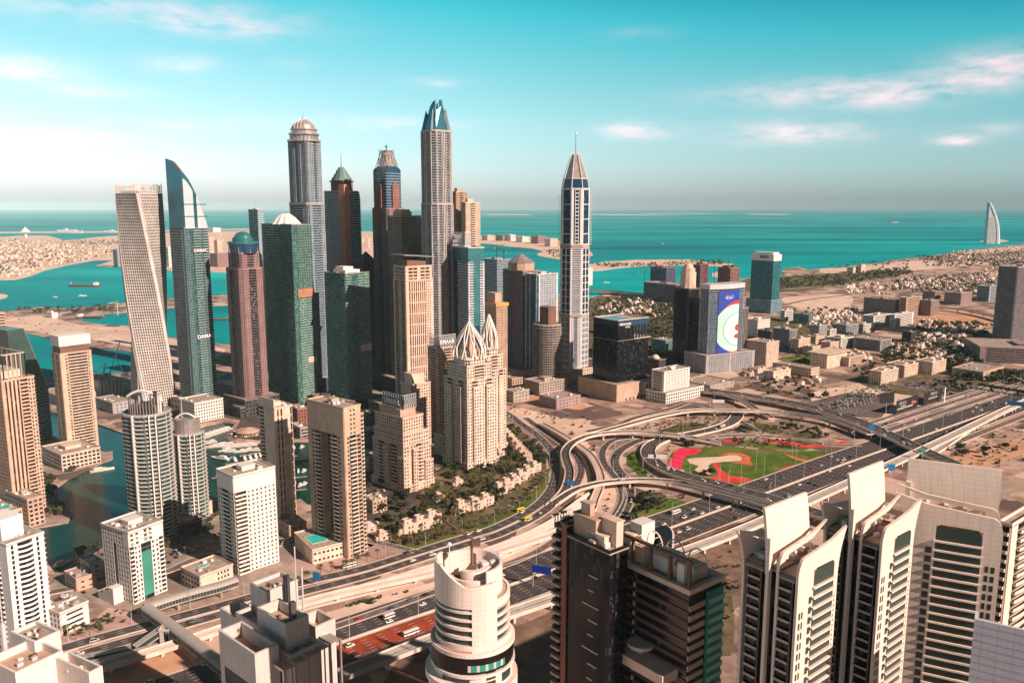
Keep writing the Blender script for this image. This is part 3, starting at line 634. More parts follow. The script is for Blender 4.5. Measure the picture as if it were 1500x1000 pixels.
flyover('f2', [(812, 736, 1.5), (838, 719, 4), (858, 712, 6.5), (887, 706, 8), (934, 702.5, 8), (975, 704, 8), (1010, 710, 8), (1060, 723, 8), (1110, 736, 8), (1150, 748, 8)], 8.5, 'pale curved flyover crossing below the small lawn, with white retaining wall', 2)
flyover('ov1', [(1084, 600, 1), (1074, 616, 1), (1050, 627, 1), (1010, 636, 1), (980, 641, 1.2), (960, 648, 1.6), (950, 657, 2), (950, 667, 2.6), (960, 678, 3.4), (975, 687, 4.5), (1000, 696.5, 6), (1040, 706, 7), (1080, 717, 7.2), (1120, 728, 7.2), (1165, 742, 7.2), (1260, 772, 7.2), (1360, 805, 7)], 16, 'wide dark four lane overpass looping round the flower park and over the motorway', 4)
flyover('f3', [(862, 637, .3), (900, 627, .6), (940, 616, 2.5), (972, 608, 5), (1005, 602, 7.5), (1040, 600, 8), (1080, 601, 8), (1140, 603, 8), (1200, 611, 8), (1236, 620, 8), (1275, 635, 8)], 9, 'long shallow curved flyover passing between the flower park and the car park', 2)
flyover('ov2', [(900, 548, 3), (960, 558, 6), (1006, 567, 8), (1040, 572, 8), (1080, 577, 8), (1116, 583, 8), (1164, 591, 8), (1212, 603, 8), (1257, 618, 8), (1309, 640, 8), (1351, 660, 8), (1440, 700, 8)], 20, 'broad grey overpass crossing the motorway beside the full car park', 5)
flyover('f4', [(1030, 572, 7.6), (1062, 578, 7.2), (1090, 588, 6.5), (1108, 599, 6), (1130, 612, 3)], 7.5, 'short slip ramp forking off the broad grey overpass', 2, m=M_asph2)
flyover('metro', [(200, 1100, 8), (505, 985, 8), (629, 937, 8), (747, 897, 8), (800, 879, 8), (983, 814, 8), (1085, 776, 8), (1200, 726, 8), (1330, 668, 8), (1390, 640, 8), (1500, 588, 8), (1620, 540, 8)], 10, 'long metro viaduct with two tracks running along the lower side of the motorway', rail=True, cat='rail_viaduct', m=M_conc, pier=32)
flyover('tram', [(792, 620, 3), (816, 633, 4), (834, 644, 5), (852, 656, 5), (866, 668, 5), (877, 688, 5), (880, 706, 5), (871, 732, 5), (861, 752, 5), (812, 780, 5), (721, 810, 5), (636, 837, 5), (553, 856, 5), (473, 875, 5), (380, 902, 5), (250, 945, 5), (120, 985, 5), (-60, 1040, 5)], 7.5, 'narrow pale tram viaduct following the inner curve of the ramps and the sand strip', rail=True, cat='rail_viaduct', m=M_sand, pier=30)
flyover('ramp5', [(1352, 672, 1), (1380, 655, 3), (1420, 628, 6), (1460, 605, 8), (1500, 588, 9), (1560, 565, 9)], 7, 'curved pale ramp climbing beside the motorway at the right edge', 2, m=M_conc)
flyover('bridge_sea', [(850, 424, 10), (900, 427, 10), (945, 431, 10), (1000, 436, 8), (1040, 440, 4)], 26, 'causeway bridge on piers at the edge of the turquoise bay', 6, m=M_asph2, th=3, pier=80)
flyover('fo_far', [(1360, 449, 9), (1400, 452, 9), (1440, 459, 9), (1475, 470, 7), (1490, 480, 3)], 16, 'distant curved overpass behind the dark tower at the right edge', 4, m=M_asph2, pier=50)
flyover('foot', [(1434, 562, 7), (1462, 567, 7), (1500, 573, 7), (1580, 584, 7)], 6, 'covered footbridge spanning the motorway at the right edge', 1, m=M_steel, cat='footbridge', wmat=M_dgrey)
# white embankment of the foreground ramp
lo = P3([(430, 885), (545, 855), (620, 833), (727, 801), (800, 769), (845, 738), (862, 728)]); hi = P3([(436, 897), (545, 870), (640, 845), (727, 822), (805, 787), (856, 756), (872, 732)])
mb = MB(); hz = [.4, 1.5, 2.4, 3.0, 3.6, 4.6, 5.5]
l3 = smooth([(*p, z) for p, z in zip(lo, hz)], 8); h3 = smooth([(*p, .2) for p in hi], 8); n = min(len(l3), len(h3))
for i in range(n - 1):
    a0, a1 = l3[int(i * (len(l3) - 1) / (n - 1))], l3[int((i + 1) * (len(l3) - 1) / (n - 1))]; b0, b1 = h3[int(i * (len(h3) - 1) / (n - 1))], h3[int((i + 1) * (len(h3) - 1) / (n - 1))]
    mb.poly([b0, b1, a1, a0]); mb.poly([a0, a1, (a1[0], a1[1], .1), (a0[0], a0[1], .1)])
struct('paved_embankment', mb, mat('white_paved_slope', (.78, .66, .59), .9, .06))
# ================================================================== TOWERS
def T_(name, label, q, wall=M_beige, glass=G_dark, cat='tower', balc=None, group=None):
    return Tower(name, label, q.c[0], q.c[1], wall, glass, cat, group, balc)
def four(R, L): return [R, L, R, L]
def off(p, poly_c=(0, 0)): return p
def dome(mb, cx, cy, z, r, h, n=16, k=6, mi=0):
    mb.loft([[(cx + r * cos(j * pi / 2 / k) * cos(2 * pi * i / n), cy + r * cos(j * pi / 2 / k) * sin(2 * pi * i / n), z + h * sin(j * pi / 2 / k)) for i in range(n)] for j in range(k)] + [[(cx + .05 * cos(2 * pi * i / n), cy + .05 * sin(2 * pi * i / n), z + h) for i in range(n)]], mi)
def cyl(mb, cx, cy, z0, z1, r, r2=None, n=20, mi=0):
    r2 = r if r2 is None else r2
    mb.loft([[(cx + r * cos(2 * pi * i / n), cy + r * sin(2 * pi * i / n), z0) for i in range(n)], [(cx + r2 * cos(2 * pi * i / n), cy + r2 * sin(2 * pi * i / n), z1) for i in range(n)]], mi)
def pyr(mb, poly, z, h, mi=0):
    cx = sum(p[0] for p in poly) / len(poly); cy = sum(p[1] for p in poly) / len(poly); n = len(poly); i = len(mb.v)
    mb.v += [(p[0], p[1], z) for p in poly] + [(cx, cy, z + h)]
    for k in range(n): mb.f.append((i + k, i + (k + 1) % n, i + n)); mb.m.append(mi)
    mb.f.append(tuple(i + k for k in reversed(range(n)))); mb.m.append(mi)
def lattice(mb, p, q, z0, z1, n, r=.25, diag=True):
    for i in range(n + 1):
        x = p[0] + (q[0] - p[0]) * i / n; y = p[1] + (q[1] - p[1]) * i / n; mb.bar((x, y, z0), (x, y, z1), r, n=4)
        if diag and i < n:
            x2 = p[0] + (q[0] - p[0]) * (i + 1) / n; y2 = p[1] + (q[1] - p[1]) * (i + 1) / n
            mb.bar((x, y, z0), (x2, y2, z1), r * .7, n=4); mb.bar((x2, y2, z0), (x, y, z1), r * .7, n=4)
    for z in (z0, z1): mb.bar((*p, z), (*q, z), r * 1.3, n=4)
def sign(T, body, q, face, frac, z, size, m, name='lettering', dep=.3, out=1.0):
    """lettering on the right (u) or left (v) front wall"""
    if face == 'R': P = q.pt(q.b * frac, 0); n = (q.u[1], -q.u[0]); a = atan2(q.u[1], q.u[0])
    else: P = q.pt(0, q.a * frac); n = (-q.u[0], -q.u[1]); a = atan2(-q.v[1], -q.v[0])
    return text(body, size, m, T.o, (P[0] + n[0] * out, P[1] + n[1] * out, z), (pi / 2, 0, a), dep, name)
def podium(T, poly, z0, z1, segs, m=None, g=None):
    t = Tower.__new__(Tower); t.__dict__.update(T.__dict__); t.core = MB(); t.core.uv = []; t.w = MB(); t.roofs = MB(); t.inst = T.inst
    t.ring(poly, z0, z1, segs); pd = t.w.build('podium', m or T.wall, T.o); t.core.build('podium_glazing', g or T.glass, pd); t.roofs.build('podium_roof', M_roof, T.o)
def pool(T, P, z, w, d, a):
    mb = MB(); mb.box(P[0], P[1], z, w + 2, d + 2, .3, 0, a); mb.build('pool_surround', M_cream, T.o)
    mb = MB(); mb.box(P[0], P[1], z + .1, w, d, .25, 0, a); mb.build('swimming_pool', M_pool, T.o)
M_pool = mat('pool_water', (.03, .55, .48), .08, .1, .3)
M_sign = mat('white_lettering', (.80, .78, .76), .5, .03)
# --- twisted tower
q = Q(172, 233, 236, 268, 600, 39, Y=1120); Hh = zat(1120, 268)
def tw():
    cx = Xat(218, 1120, 20); x0 = Xat(203, 1120, Hh)
    t = Tower('twisted_tower', 'pale white grid tower that twists a quarter turn, by the marina mouth', cx, 1135, mat('greyish_white_panel', (.66, .60, .56), .6), G_brown, 'skyscraper')
    n = 75; dx = x0 - cx; R = 25.0
    K = [(-1.0, -.42), (-.42, -1.0), (.42, -1.0), (1.0, -.42), (1.0, .42), (.42, 1.0), (-.42, 1.0), (-1.0, .42)]
    K = [(-.92, -.78), (-.78, -.92), (.78, -.92), (.92, -.78), (.92, .78), (.78, .92), (-.78, .92), (-.92, .78)]
    def ringat(z, e=0):
        f = z / Hh; a = radians(50 - 78 * f); s_ = R + e - 1.5 * f; c, s2 = cos(a), sin(a)
        return [((x * c - y * s2) * s_ + dx * 0 * f, (x * s2 + y * c) * s_, z) for x, y in K]
    zs = [Hh * .955 * i / n for i in range(n + 1)]
    core = MB(); core.loft([ringat(z) for z in zs]); core.build('glazing', mat('dark_recess_glass', (.03, .024, .022), .3, .2), t.o)
    w = MB()
    for i in range(n + 1):
        z = zs[i]; a, b = ringat(z - .6, .35), ringat(z + .6, .35); w.loft([a, b])
    for k in (0, 2, 4, 6):  # broad sides carry the columns
        for j in range(14):
            f = j / 13; ins = []
            for sgn in (-1, 1):
                for z in zs:
                    pass
            top = [ringat(z, .5) for z in zs]
            for i in range(n):
                a0, a1 = Vector(top[i][(k + 1) % 8]), Vector(top[i][(k + 2) % 8]); b0, b1 = Vector(top[i + 1][(k + 1) % 8]), Vector(top[i + 1][(k + 2) % 8])
                d = (a1 - a0).normalized() * .55; e = (b1 - b0).normalized() * .55
                if j in (0, 13): d = d * 1.6; e = e * 1.6
                p0 = a0.lerp(a1, f); p1 = b0.lerp(b1, f); w.poly([p0 - d, p0 + d, p1 + e, p1 - e])
    for k in (0, 2, 4, 6):
        for i in range(n):
            a = ringat(zs[i], .45); b = ringat(zs[i + 1], .45); w.poly([a[k], a[(k + 1) % 8], b[(k + 1) % 8], b[k]])
    w.build('wall', t.wall, t.o)
    c = MB(); rt = ringat(Hh * .955, .3)
    for k in range(8):
        a, b = rt[k], rt[(k + 1) % 8]; L = hypot(a[0] - b[0], a[1] - b[1]); m_ = max(1, int(L / 2.9))
        for i in range(m_): f = i / m_; x, y = a[0] + (b[0] - a[0]) * f, a[1] + (b[1] - a[1]) * f; c.bar((x, y, Hh * .955), (x * .99, y * .99, Hh * (.99 + .012 * random.random())), .5, n=4)
        for z in (.968, .982): c.bar((a[0], a[1], Hh * z), (b[0], b[1], Hh * z), .35, n=4)
    c.build('crown_screen', M_white, t.o); b = MB(); b.prism([(x * .8, y * .8) for x, y, z in rt], Hh * .955, Hh * .965); b.build('roof', M_roof, t.o)
tw()
# --- blue sail-topped tower
q = Q(251, 272, 306, 370, 602, 54, Y=1105)
t = T_('balcony_tower', 'slim blue and green glass tower with a pointed curved sail top', q, mat('teal_grey_metal', (.16, .24, .26), .4), G_teal, 'skyscraper', mat('balcony_teal_grey', (.28, .38, .38), .5))
t.glass = G_gdark; zs = q.zy(335); zt = q.zy(231)
t.ring(q.rect(), 0, zs, [[Gd(.22, 3, 3.6, .7, 1.2), Fn(.12, 2.5, .5, .3), Bl(.3, 3.6, 1.6, 1.1), Gd(.1, 3, 3.6, .6, 1.2), Bl(.26, 3.6, 1.6, 1.1)], [Bl(1, 3.6, 1.4, 1.0)], [Gd(1, 3, 3.6, .7, 1.2)], [Sd(.06), Bl(.8, 3.6, 1.4, 1.1), Sd(.14)]])
mb = t.part('sail_top', M_bmetal); u, v = q.u, q.v
def slope(b, a, z): p = q.pt(b * q.b, a * q.a); return (p[0], p[1], z)
prof = [(0, 0), (.25, .1), (.5, .26), (.7, .46), (.85, .72), (.95, 1)]
def sail(b0, b1, a0, a1, m, m2, dz=0):
    zc = lambda b, aa: (lambda q_: q_ - (q_ - zs) * b ** 1.7 * .97)(zt - (1 - min(1, aa * 1.6)) * (zt - zs) * .2) + dz
    A = t.part('sail_top', m); K = 10; bs = [b0 + (b1 - b0) * i / K for i in range(K + 1)]
    A.loft([[slope(b0, aa, zs)] + [slope(b, aa, zc(b, max(aa, 0))) for b in bs] + [slope(b1, aa, zs)] for aa in (a0, (a0 + a1) / 2, a1)])
    Rb = t.part('sail_roof', m2)
    for k in range(K):
        for e0, e1 in ((a0, (a0 + a1) / 2), ((a0 + a1) / 2, a1)):
            top = [slope(b, aa, zc(b, max(aa, 0)) + .3) for b, aa in ((bs[k], e0), (bs[k + 1], e0), (bs[k + 1], e1), (bs[k], e1))]; Rb.poly(top)
sail(.0, 1.0, .0, 1.0, M_bmetal, M_brown)
PW = mat('pale_blue_white_panel', (.50, .55, .58), .4, .06)
sail(.03, .42, -.05, -.005, PW, M_silver, -8); sail(.56, .97, -.05, -.005, PW, M_silver, -2)
for z_ in (q.zy(300), q.zy(318)): A = t.part('panel_joint', M_bmetal); A.obox(q.pt(0, 0), q.u, q.v, q.b * .02, q.b * .98, -q.a * .05 - .15, 0, z_, z_ + 1.2)
sign(t, 'DAMAC', q, 'R', .6, q.zy(495), 7.5, M_sign, out=2.6); sign(t, 'DAMAC', q, 'R', .6, q.zy(368), 6, M_sign, out=2.6)
podium(t, q.rect(-.3, 1.5, -.35, 1.2), 0, 16, [Gd(1, 8, 8, 3.5, 3.5)], M_cream, G_brown); t.done()
# --- pink tower with teal dome
q = Q(330, 352, 386, 400, 607, 50, Y=1085)
t = T_('domed_tower', 'pink granite tower with black stripes and a teal dome on top', q, M_pink, G_dark, 'skyscraper'); c = chamfer(q.rect(), 3.5); zz = q.zy(395)
t.ring(c, 0, zz, [[Gd(1, 2.6, 3.6, 1.3, 1.6, .8)], [Gd(.3, 2.8, 3.6, 1.4, 1.6, .9), Bd(.4, 3.6, .5, .2), Gd(.3, 2.8, 3.6, 1.4, 1.6, .9)]])
c2 = inset(c, 3); z2 = q.zy(372); t.ring(c2, zz, z2, [Gd(.3, 2.6, 3.6, 1.3, 1.4), Bd(.4, 3.6, .8, .4), Gd(.3, 2.6, 3.6, 1.3, 1.4)])
r = q.m(21); a = t.part('drum', M_navy); cyl(a, 0, 0, z2, q.zy(358), r, n=28); a = t.part('drum', M_teal); cyl(a, 0, 0, q.zy(358), q.zy(355), r * 1.06, n=28); cyl(a, 0, 0, q.zy(355), q.zy(349), r * .72, n=28)
a = t.part('dome', M_teal); dome(a, 0, 0, q.zy(349), r * .6, q.zy(340) - q.zy(349), 18)
for i in range(8): ang = i * pi / 4; a = t.part('pinnacle', M_pink); cyl(a, cos(ang) * r * 1.02, sin(ang) * r * 1.02, z2, z2 + 9, .9, .2, 6)
podium(t, q.rect(-.25, 1.25, -.25, 1.25), 0, 22, [Gd(1, 5, 5, 2, 2.2)], M_dgrey); t.done()
# --- far teal slab
q = Q(364, 377, 386, 308, 0, 55, Y=1420)
t = T_('glass_tower', 'narrow teal glass slab with small masts behind the netted tower', q, M_lblue, G_teal); t.ring(q.rect(), 0, q.h, four([Gd(1, 3, 3.6, 1, 1.4)], [Bd(1, 3.6, .6, .2)])); t.clutter(q.rect(), q.h, 4)
a = t.part('mast', M_steel); a.bar((0, 0, q.h), (0, 0, q.h + 16), .5); t.done()
# --- tall netted tower under construction with a white tent roof
q = Q(383, 427, 455, 330, 592, 54, Y=1130)
t = T_('unfinished_tower', 'green netted tower still being clad, with a white fluted tent roof', q, M_gmetal, G_green, 'skyscraper', mat('slab_green_grey', (.30, .38, .34), .7))
za, zb = q.zy(425), q.zy(437)
t.ring(q.rect(), 0, zb, [[Gd(.2, 3, 3.6, .4, .9), Bl(.8, 3.6, 1.3, 1.0, .5)], [Bd(1, 3.6, .9)], [Bd(1, 3.6, .9)], [Bl(.5, 3.6, 1.0, .7, .5), Gd(.25, 3, 3.6, .4, .9), Bl(.25, 3.6, 1.0, .7, .5)]], roof=False)
t.ring(q.rect(), zb, q.h, [[Gd(.25, 3, 3.6, .5, .9), Gd(.75, 4, 3.6, 1.0, 1.6, 1.0)], [Bd(1, 3.6, .9)], [Bd(1, 3.6, .9)], [Bl(.6, 3.6, 1.0, .7, .5), Gd(.4, 3, 3.6, .6, .9)]])
for (y0, y1, b0, b1) in ((424, 437, .15, 1.01), (526, 534, .55, 1.01)): a = t.part('bare_panel', M_beige if y0 > 500 else mat('bare_block', (.42, .20, .12))); P = [q.pt(q.b * b0, -1.9), q.pt(q.b * b1, -1.9), q.pt(q.b * b1, .2), q.pt(q.b * b0, .2)]; a.prism(P, q.zy(y1), q.zy(y0), 0, True, True)
a = t.part('tent_roof', M_white); zc = q.h + 1; r = q.m(23); K = 24
a.loft([[((r if i % 2 else r * .86) * f * cos(2 * pi * i / K), (r if i % 2 else r * .86) * f * sin(2 * pi * i / K), z) for i in range(K)] for f, z in ((1, zc), (.62, zc + 9), (.3, zc + 14), (.28, zc + 14.5))])
t.clutter(q.rect(), q.h, 6, False); t.done()
# --- tallest domed tower
q = Q(419, 448, 473, 218, 585, 60, Y=1200)
t = T_('domed_skyscraper', 'very tall blue grey tower with a ribbed dome and spire', q, M_blug, G_blue, 'skyscraper'); zt = q.zy(206); zm = q.zy(300)
c = chamfer(q.rect(), 3); L1 = [[Fn(1, 2, .8)], [Gd(.2, 2.4, 3.6, 1.2, 1.5), Bd(.6, 3.6, 1.3, .9), Gd(.2, 2.4, 3.6, 1.2, 1.5)]]
L2 = [[Fn(1, 2, .8)], [Gd(.25, 2.4, 3.6, 1.1, 1.3), Gd(.16, 3, 3.6, 1.6, 1.2, 1.3), Bd(.2, 3.6, .8, .3), Gd(.14, 3, 3.6, 1.6, 1.2, 1.3), Gd(.25, 2.4, 3.6, 1.1, 1.3)]]
t.ring(c, 0, zm, L1, 2.5, 1.3); c2 = inset(c, 1.5); t.ring(c2, zm, zt, L2, 1.5, 1.5)
r = q.m(20)
for (y0, y1, k) in ((206, 203, 1.16), (203, 196, .98), (196, 193.5, 1.12), (193.5, 189, .92), (189, 187, 1.0)): a = t.part('drum', M_silver); cyl(a, 0, 0, q.zy(y0), q.zy(y1), r * k, n=32)
for i in range(24): ang = i * pi / 12; a2 = t.extra['drum'][-1][0]; a2.bar((cos(ang) * r * 1.02, sin(ang) * r * 1.02, q.zy(203)), (cos(ang) * r * 1.02, sin(ang) * r * 1.02, q.zy(196)), .5, n=4)
zd = q.zy(187); hd = q.zy(173) - zd; a = t.part('dome', M_silver); dome(a, 0, 0, zd, r * .86, hd, 32, 8); a = t.part('dome_rib', M_white)
for i in range(20):
    ang = i * pi / 10
    for j in range(8):
        e0, e1 = j * pi / 16, (j + 1) * pi / 16; rr = r * .88; a.bar((rr * cos(e0) * cos(ang), rr * cos(e0) * sin(ang), zd + hd * 1.02 * sin(e0)), (rr * cos(e1) * cos(ang), rr * cos(e1) * sin(ang), zd + hd * 1.02 * sin(e1)), .42, n=4)
a = t.part('spire', M_silver); cyl(a, 0, 0, zd + hd * .98, zd + hd + 4, 2.4, .8, 10); cyl(a, 0, 0, zd + hd + 4, q.zy(163), .5, .15, 6)
podium(t, q.rect(-.2, 1.2, -.2, 1.2), 0, 24, [Gd(1, 5, 5, 2, 2.2)], M_dgrey); t.done()
# --- orange spine tower with green cap
q = Q(475, 504, 527, 280, 590, 56, Y=1260)
t = T_('balcony_tower', 'blue balcony tower with an orange brown spine and stepped green cap', q, M_lblue, G_blue, 'skyscraper', M_lblue); zt = q.zy(281)
t.ring(q.rect(), 0, zt, [[Bd(.55, 3.6, 1.2, .9), Bl(.45, 3.6, 1.6, .9, .4)], [Bd(1, 3.6, 1.2)], [Bd(1, 3.6, 1.2)], [Gd(.3, 3, 3.6, 1, 1.3), Bl(.5, 3.6, 1.3, .9, .4), Gd(.2, 3, 3.6, 1, 1.3)]])
a = t.part('spine', M_orange); P = [q.pt(-1, -1), q.pt(q.b * .28, -2.2), q.pt(q.b * .28, 2), q.pt(2, q.a * .25), q.pt(-1.8, q.a * .25)]; a.prism(P, 0, q.zy(270)); a = t.part('spine_cap', M_rust)
a.prism([(x * .62, y * .62) for x, y in q.rect()], zt, q.zy(266)); a.prism([(x * .7, y * .7) for x, y in q.rect()], q.zy(266), q.zy(264))
for k, (y0, y1) in enumerate(((264, 259), (259, 254), (254, 248), (248, 244))): a = t.part('stepped_cap', M_gmetal); cyl(a, 0, 0, q.zy(y0), q.zy(y1), q.m(16 - 3.3 * k), q.m(14 - 3.3 * k), 12)
a = t.part('spire', M_gmetal); cyl(a, 0, 0, q.zy(245), q.zy(221), .7, .2, 6); t.done()
# --- green glass tower
q = Q(475, 505, 540, 402, 594, 50, Y=1115)
t = T_('green_glass_tower', 'boxy emerald green glass tower with white roof plant', q, M_gmetal, G_green, 'skyscraper', mat('slab_green_grey', (.3, .3, .3)))
t.ring(q.rect(), 0, q.h, [[Bl(.25, 3.6, 1.1, .9, .4), Gd(.25, 3.2, 3.6, .35, .5), Bl(.25, 3.6, 1.1, .9, .4), Bl(.25, 3.6, 1.6, .9, .4)], [Bd(1, 3.6, .6)], [Bd(1, 3.6, .6)], [Gd(.5, 3.2, 3.6, .3, .5, .3), Bl(.5, 3.6, 1.1, .5, .3)]])
a = t.part('bare_panel', M_beige); a.prism([q.pt(q.b * .55, -1.9), q.pt(q.b * 1.01, -1.9), q.pt(q.b * 1.01, .2), q.pt(q.b * .55, .2)], q.zy(518), q.zy(508), 0, True, True)
a = t.part('plant_room', M_white); a.prism([(x * .6, y * .6) for x, y in q.rect()], q.h, q.h + 5); a.prism([(x * .4 - 3, y * .4) for x, y in q.rect()], q.h + 5, q.h + 9); t.clutter(q.rect(), q.h, 6, False)
podium(t, q.rect(-.3, 1.4, -.3, 1.3), 0, 14, [Gd(1, 6, 5, 2, 2.2)], M_dgrey); t.done()
# --- blue round-shouldered tower with finial
q = Q(544, 567, 592, 300, 590, 48, Y=1265)
t = T_('spired_tower', 'dark navy tower with arched shoulders, lattice crown and ball finial', q, M_blug, G_blue, 'skyscraper'); zs = q.zy(306); c = chamfer(q.rect(), 3)
t.wall = mat('mauve_stone', (.30, .20, .20)); t.ring(c, 0, zs, [[Fn(1, 2, .8)], [Gd(.35, 2.6, 3.6, 1.2, 1.5), Bd(.3, 3.6, .9, .4), Gd(.35, 2.6, 3.6, 1.2, 1.5)]])
c2 = inset(c, 2.2); z1 = q.zy(250); a = t.part('glass_shaft', M_navy); a.prism(c2, zs, z1)
for k in range(14): a = t.part('ledge', M_lblue); zz = zs + (z1 - zs) * k / 14; a.prism(inset(c2, -1.0 if k % 2 else -.5), zz, zz + .7)
for k in range(4):
    A, B_ = Vector(q.rect()[k]), Vector(q.rect()[(k + 1) % 4]); m = (A + B_) / 2; d = (B_ - A).normalized(); a = t.part('gable_bay', M_rust); w = q.a * .16
    a.obox(tuple(m), tuple(d), (-d.y, d.x), -w, w, -.9, 1.2, zs - 20, q.zy(272)); pyr(a, [tuple(m + d * x + Vector((-d.y, d.x)) * y) for x, y in ((-w, -1), (w, -1), (w, 1.2), (-w, 1.2))], q.zy(272), 7)
a = t.part('shoulder', M_navy); cx = c2
for k in range(8):
    f = k / 8; a.prism([(x * cos(f * pi / 2 * .62), y * cos(f * pi / 2 * .62)) for x, y in c2], z1 + 8 * f, z1 + 8 * (f + 1 / 8))
a = t.part('lattice_crown', M_silver); zc0, zc1 = z1 + 6, q.zy(219)
for i in range(16):
    an = i * pi / 8; R0, R1 = q.m(17), q.m(8.5)
    for s_ in (-1, 1): a.bar((R0 * cos(an), R0 * sin(an), zc0), (R1 * cos(an + s_ * .4), R1 * sin(an + s_ * .4), zc1), .35, n=4)
cyl(a, 0, 0, zc0, zc1, q.m(12), q.m(6.5), 12); a.prism([(x * .42, y * .42) for x, y in q.rect()], zc1 - 1, zc1); 
for p in [(x * .44, y * .44) for x, y in q.rect()]: a.bar((*p, zc0), (*p, zc1 + 3), .5, n=4)
a = t.part('finial', M_teal); cyl(a, 0, 0, zc1, zc1 + 5, 1.2, .8, 8); dome(a, 0, 0, zc1 + 5, 2.3, 2.6, 10); cyl(a, 0, 0, zc1 + 7, q.zy(206), .4, .1, 6); t.done()
# --- beige-grey balcony block in front of it
q = Q(568, 588, 626, 318, 590, 44, Y=1195)
t = T_('stone_tower', 'olive grey stone tower with rounded plant roof, among the dark towers', q, mat('olive_stone', (.30, .25, .20)), G_dark)
t.ring(q.rect(), 0, q.h, four([Gd(.4, 3, 3.6, 1.0, 1.3), Bl(.3, 3.6, 1.3, 1, .4), Gd(.3, 3, 3.6, 1.0, 1.4)], [Gd(.5, 3, 3.6, 1.0, 1.4), Bd(.5, 3.6, 1.4)])); a = t.part('roof_block', M_tan); a.prism(q.rect(.1, .5, .2, .8), q.h, q.h + 8); a.prism(q.rect(.15, .45, .25, .75), q.h + 8, q.h + 11); t.clutter(q.rect(), q.h, 6, False); t.done()
q = Q(524, 532, 548, 382, 600, 50, Y=1320)
t = T_('dark_tower', 'low dark tower with a sloping brown roof, glimpsed behind the emerald tower', q, M_dgrey, G_dark); t.ring(q.rect(), 0, q.h, [Gd(1, 3, 3.6, 1, 1.4)]); a = t.part('hip_roof', M_brown); pyr(a, inset(q.rect(), -1), q.h + 1, 14); t.done()
# --- very tall crown tower
q = Q(613, 634, 665, 192, 585, 42, Y=1150)
t = T_('crowned_skyscraper', 'tallest tower, white ribbed shaft with blue glass fins for a crown', q, M_silver, G_blue, 'skyscraper'); t.wall = mat('ribbed_white_stone', (.56, .50, .47)); zt = q.h; zl = q.zy(300)
c = chamfer(q.rect(), 4.5); c2 = inset(c, .9)
L = [[Bd(1, 3.6, .9, .2)], [Fn(.14, 2, 1.1, .9), Bd(.2, 3.6, .8, .3), Fn(.32, 3.2, 1.6, 1.2), Bd(.2, 3.6, .8, .3), Fn(.14, 2, 1.1, .9)]]
t.ring(c, 0, zl, L, 1.0, .7); t.ring(c2, zl, zt, L, 1.2, .6)
for k in range(8):
    p, r_ = c2[k], c2[(k + 1) % 8]; m = Vector(((p[0] + r_[0]) / 2, (p[1] + r_[1]) / 2)); hz = (.94, .72, .94, .72, .82, .6, .7, .88)[k]; a = t.part('crown_fin', M_bmetal if k % 2 else M_teal)
    A = Vector(p); B_ = Vector(r_); top = m * .34; zc = zt + (q.zy(147) - zt) * hz; a.loft([[(A.x * .86, A.y * .86, zt), (B_.x * .86, B_.y * .86, zt), (B_.x * .62, B_.y * .62, zt), (A.x * .62, A.y * .62, zt)], [(A.x * .30 + top.x * .3, A.y * .30 + top.y * .3, zc), (B_.x * .30 + top.x * .3, B_.y * .30 + top.y * .3, zc + 6), (B_.x * .2, B_.y * .2, zc + 6), (A.x * .2, A.y * .2, zc)]])
for k in range(8):
    p = c2[k]; hz = (.62, .5, .66, .55, .45, .4, .5, .58)[k]; a = t.part('crown_blade', M_teal if k % 2 else M_blug); zc = zt + (q.zy(147) - zt) * hz; a.loft([[(p[0] * .92 - 1.6, p[1] * .92, zt), (p[0] * .92 + 1.6, p[1] * .92, zt), (p[0] * .74 + 1.6, p[1] * .74, zt), (p[0] * .74 - 1.6, p[1] * .74, zt)], [(p[0] * .66 - .3, p[1] * .66, zc + 6), (p[0] * .66 + .3, p[1] * .66, zc + 6), (p[0] * .55 + .3, p[1] * .55, zc), (p[0] * .55 - .3, p[1] * .55, zc)]])
for s_ in (.1, -.12): a = t.part('crown_fin', M_bmetal); a.loft([[(q.b * s_ - 3, -5, zt), (q.b * s_ + 3, -5, zt), (q.b * s_ + 3, 5, zt), (q.b * s_ - 3, 5, zt)], [(q.b * s_ * .6 - .8, -2, q.zy(150)), (q.b * s_ * .6 + .3, -2, q.zy(146)), (q.b * s_ * .6 + .3, 2, q.zy(146)), (q.b * s_ * .6 - .8, 2, q.zy(150))]])
podium(t, q.rect(-.2, 1.2, -.2, 1.2), 0, 22, [Gd(1, 5, 5, 2, 2.2)], M_dgrey); t.done()
# --- beige pair behind it
for (xl, xc, xr, yt, Y, lab, wm) in ((660, 668, 684, 282, 1330, 'beige stepped tower rising behind the ribbed skyscraper, its taller shaded half', M_tan), (676, 682, 703, 298, 1300, 'cream gridded tower right of the ribbed skyscraper, beside its darker twin', M_cream)):
    q = Q(xl, xc, xr, yt, 0, 40, Y=Y); t = T_('stone_tower', lab, q, wm, G_brown); t.ring(q.rect(), 0, q.h, four([Gd(.35, 2.6, 3.6, 1.2, 1.6), Bl(.3, 3.6, 1.3, 1.1, .4), Gd(.35, 2.6, 3.6, 1.2, 1.6)], [Gd(1, 2.8, 3.6, 1.3, 1.6)])); a = t.part('roof_block', wm); a.prism(q.rect(.2, .6, .2, .7), q.h, q.h + 7); t.clutter(q.rect(), q.h, 5, False); t.done()
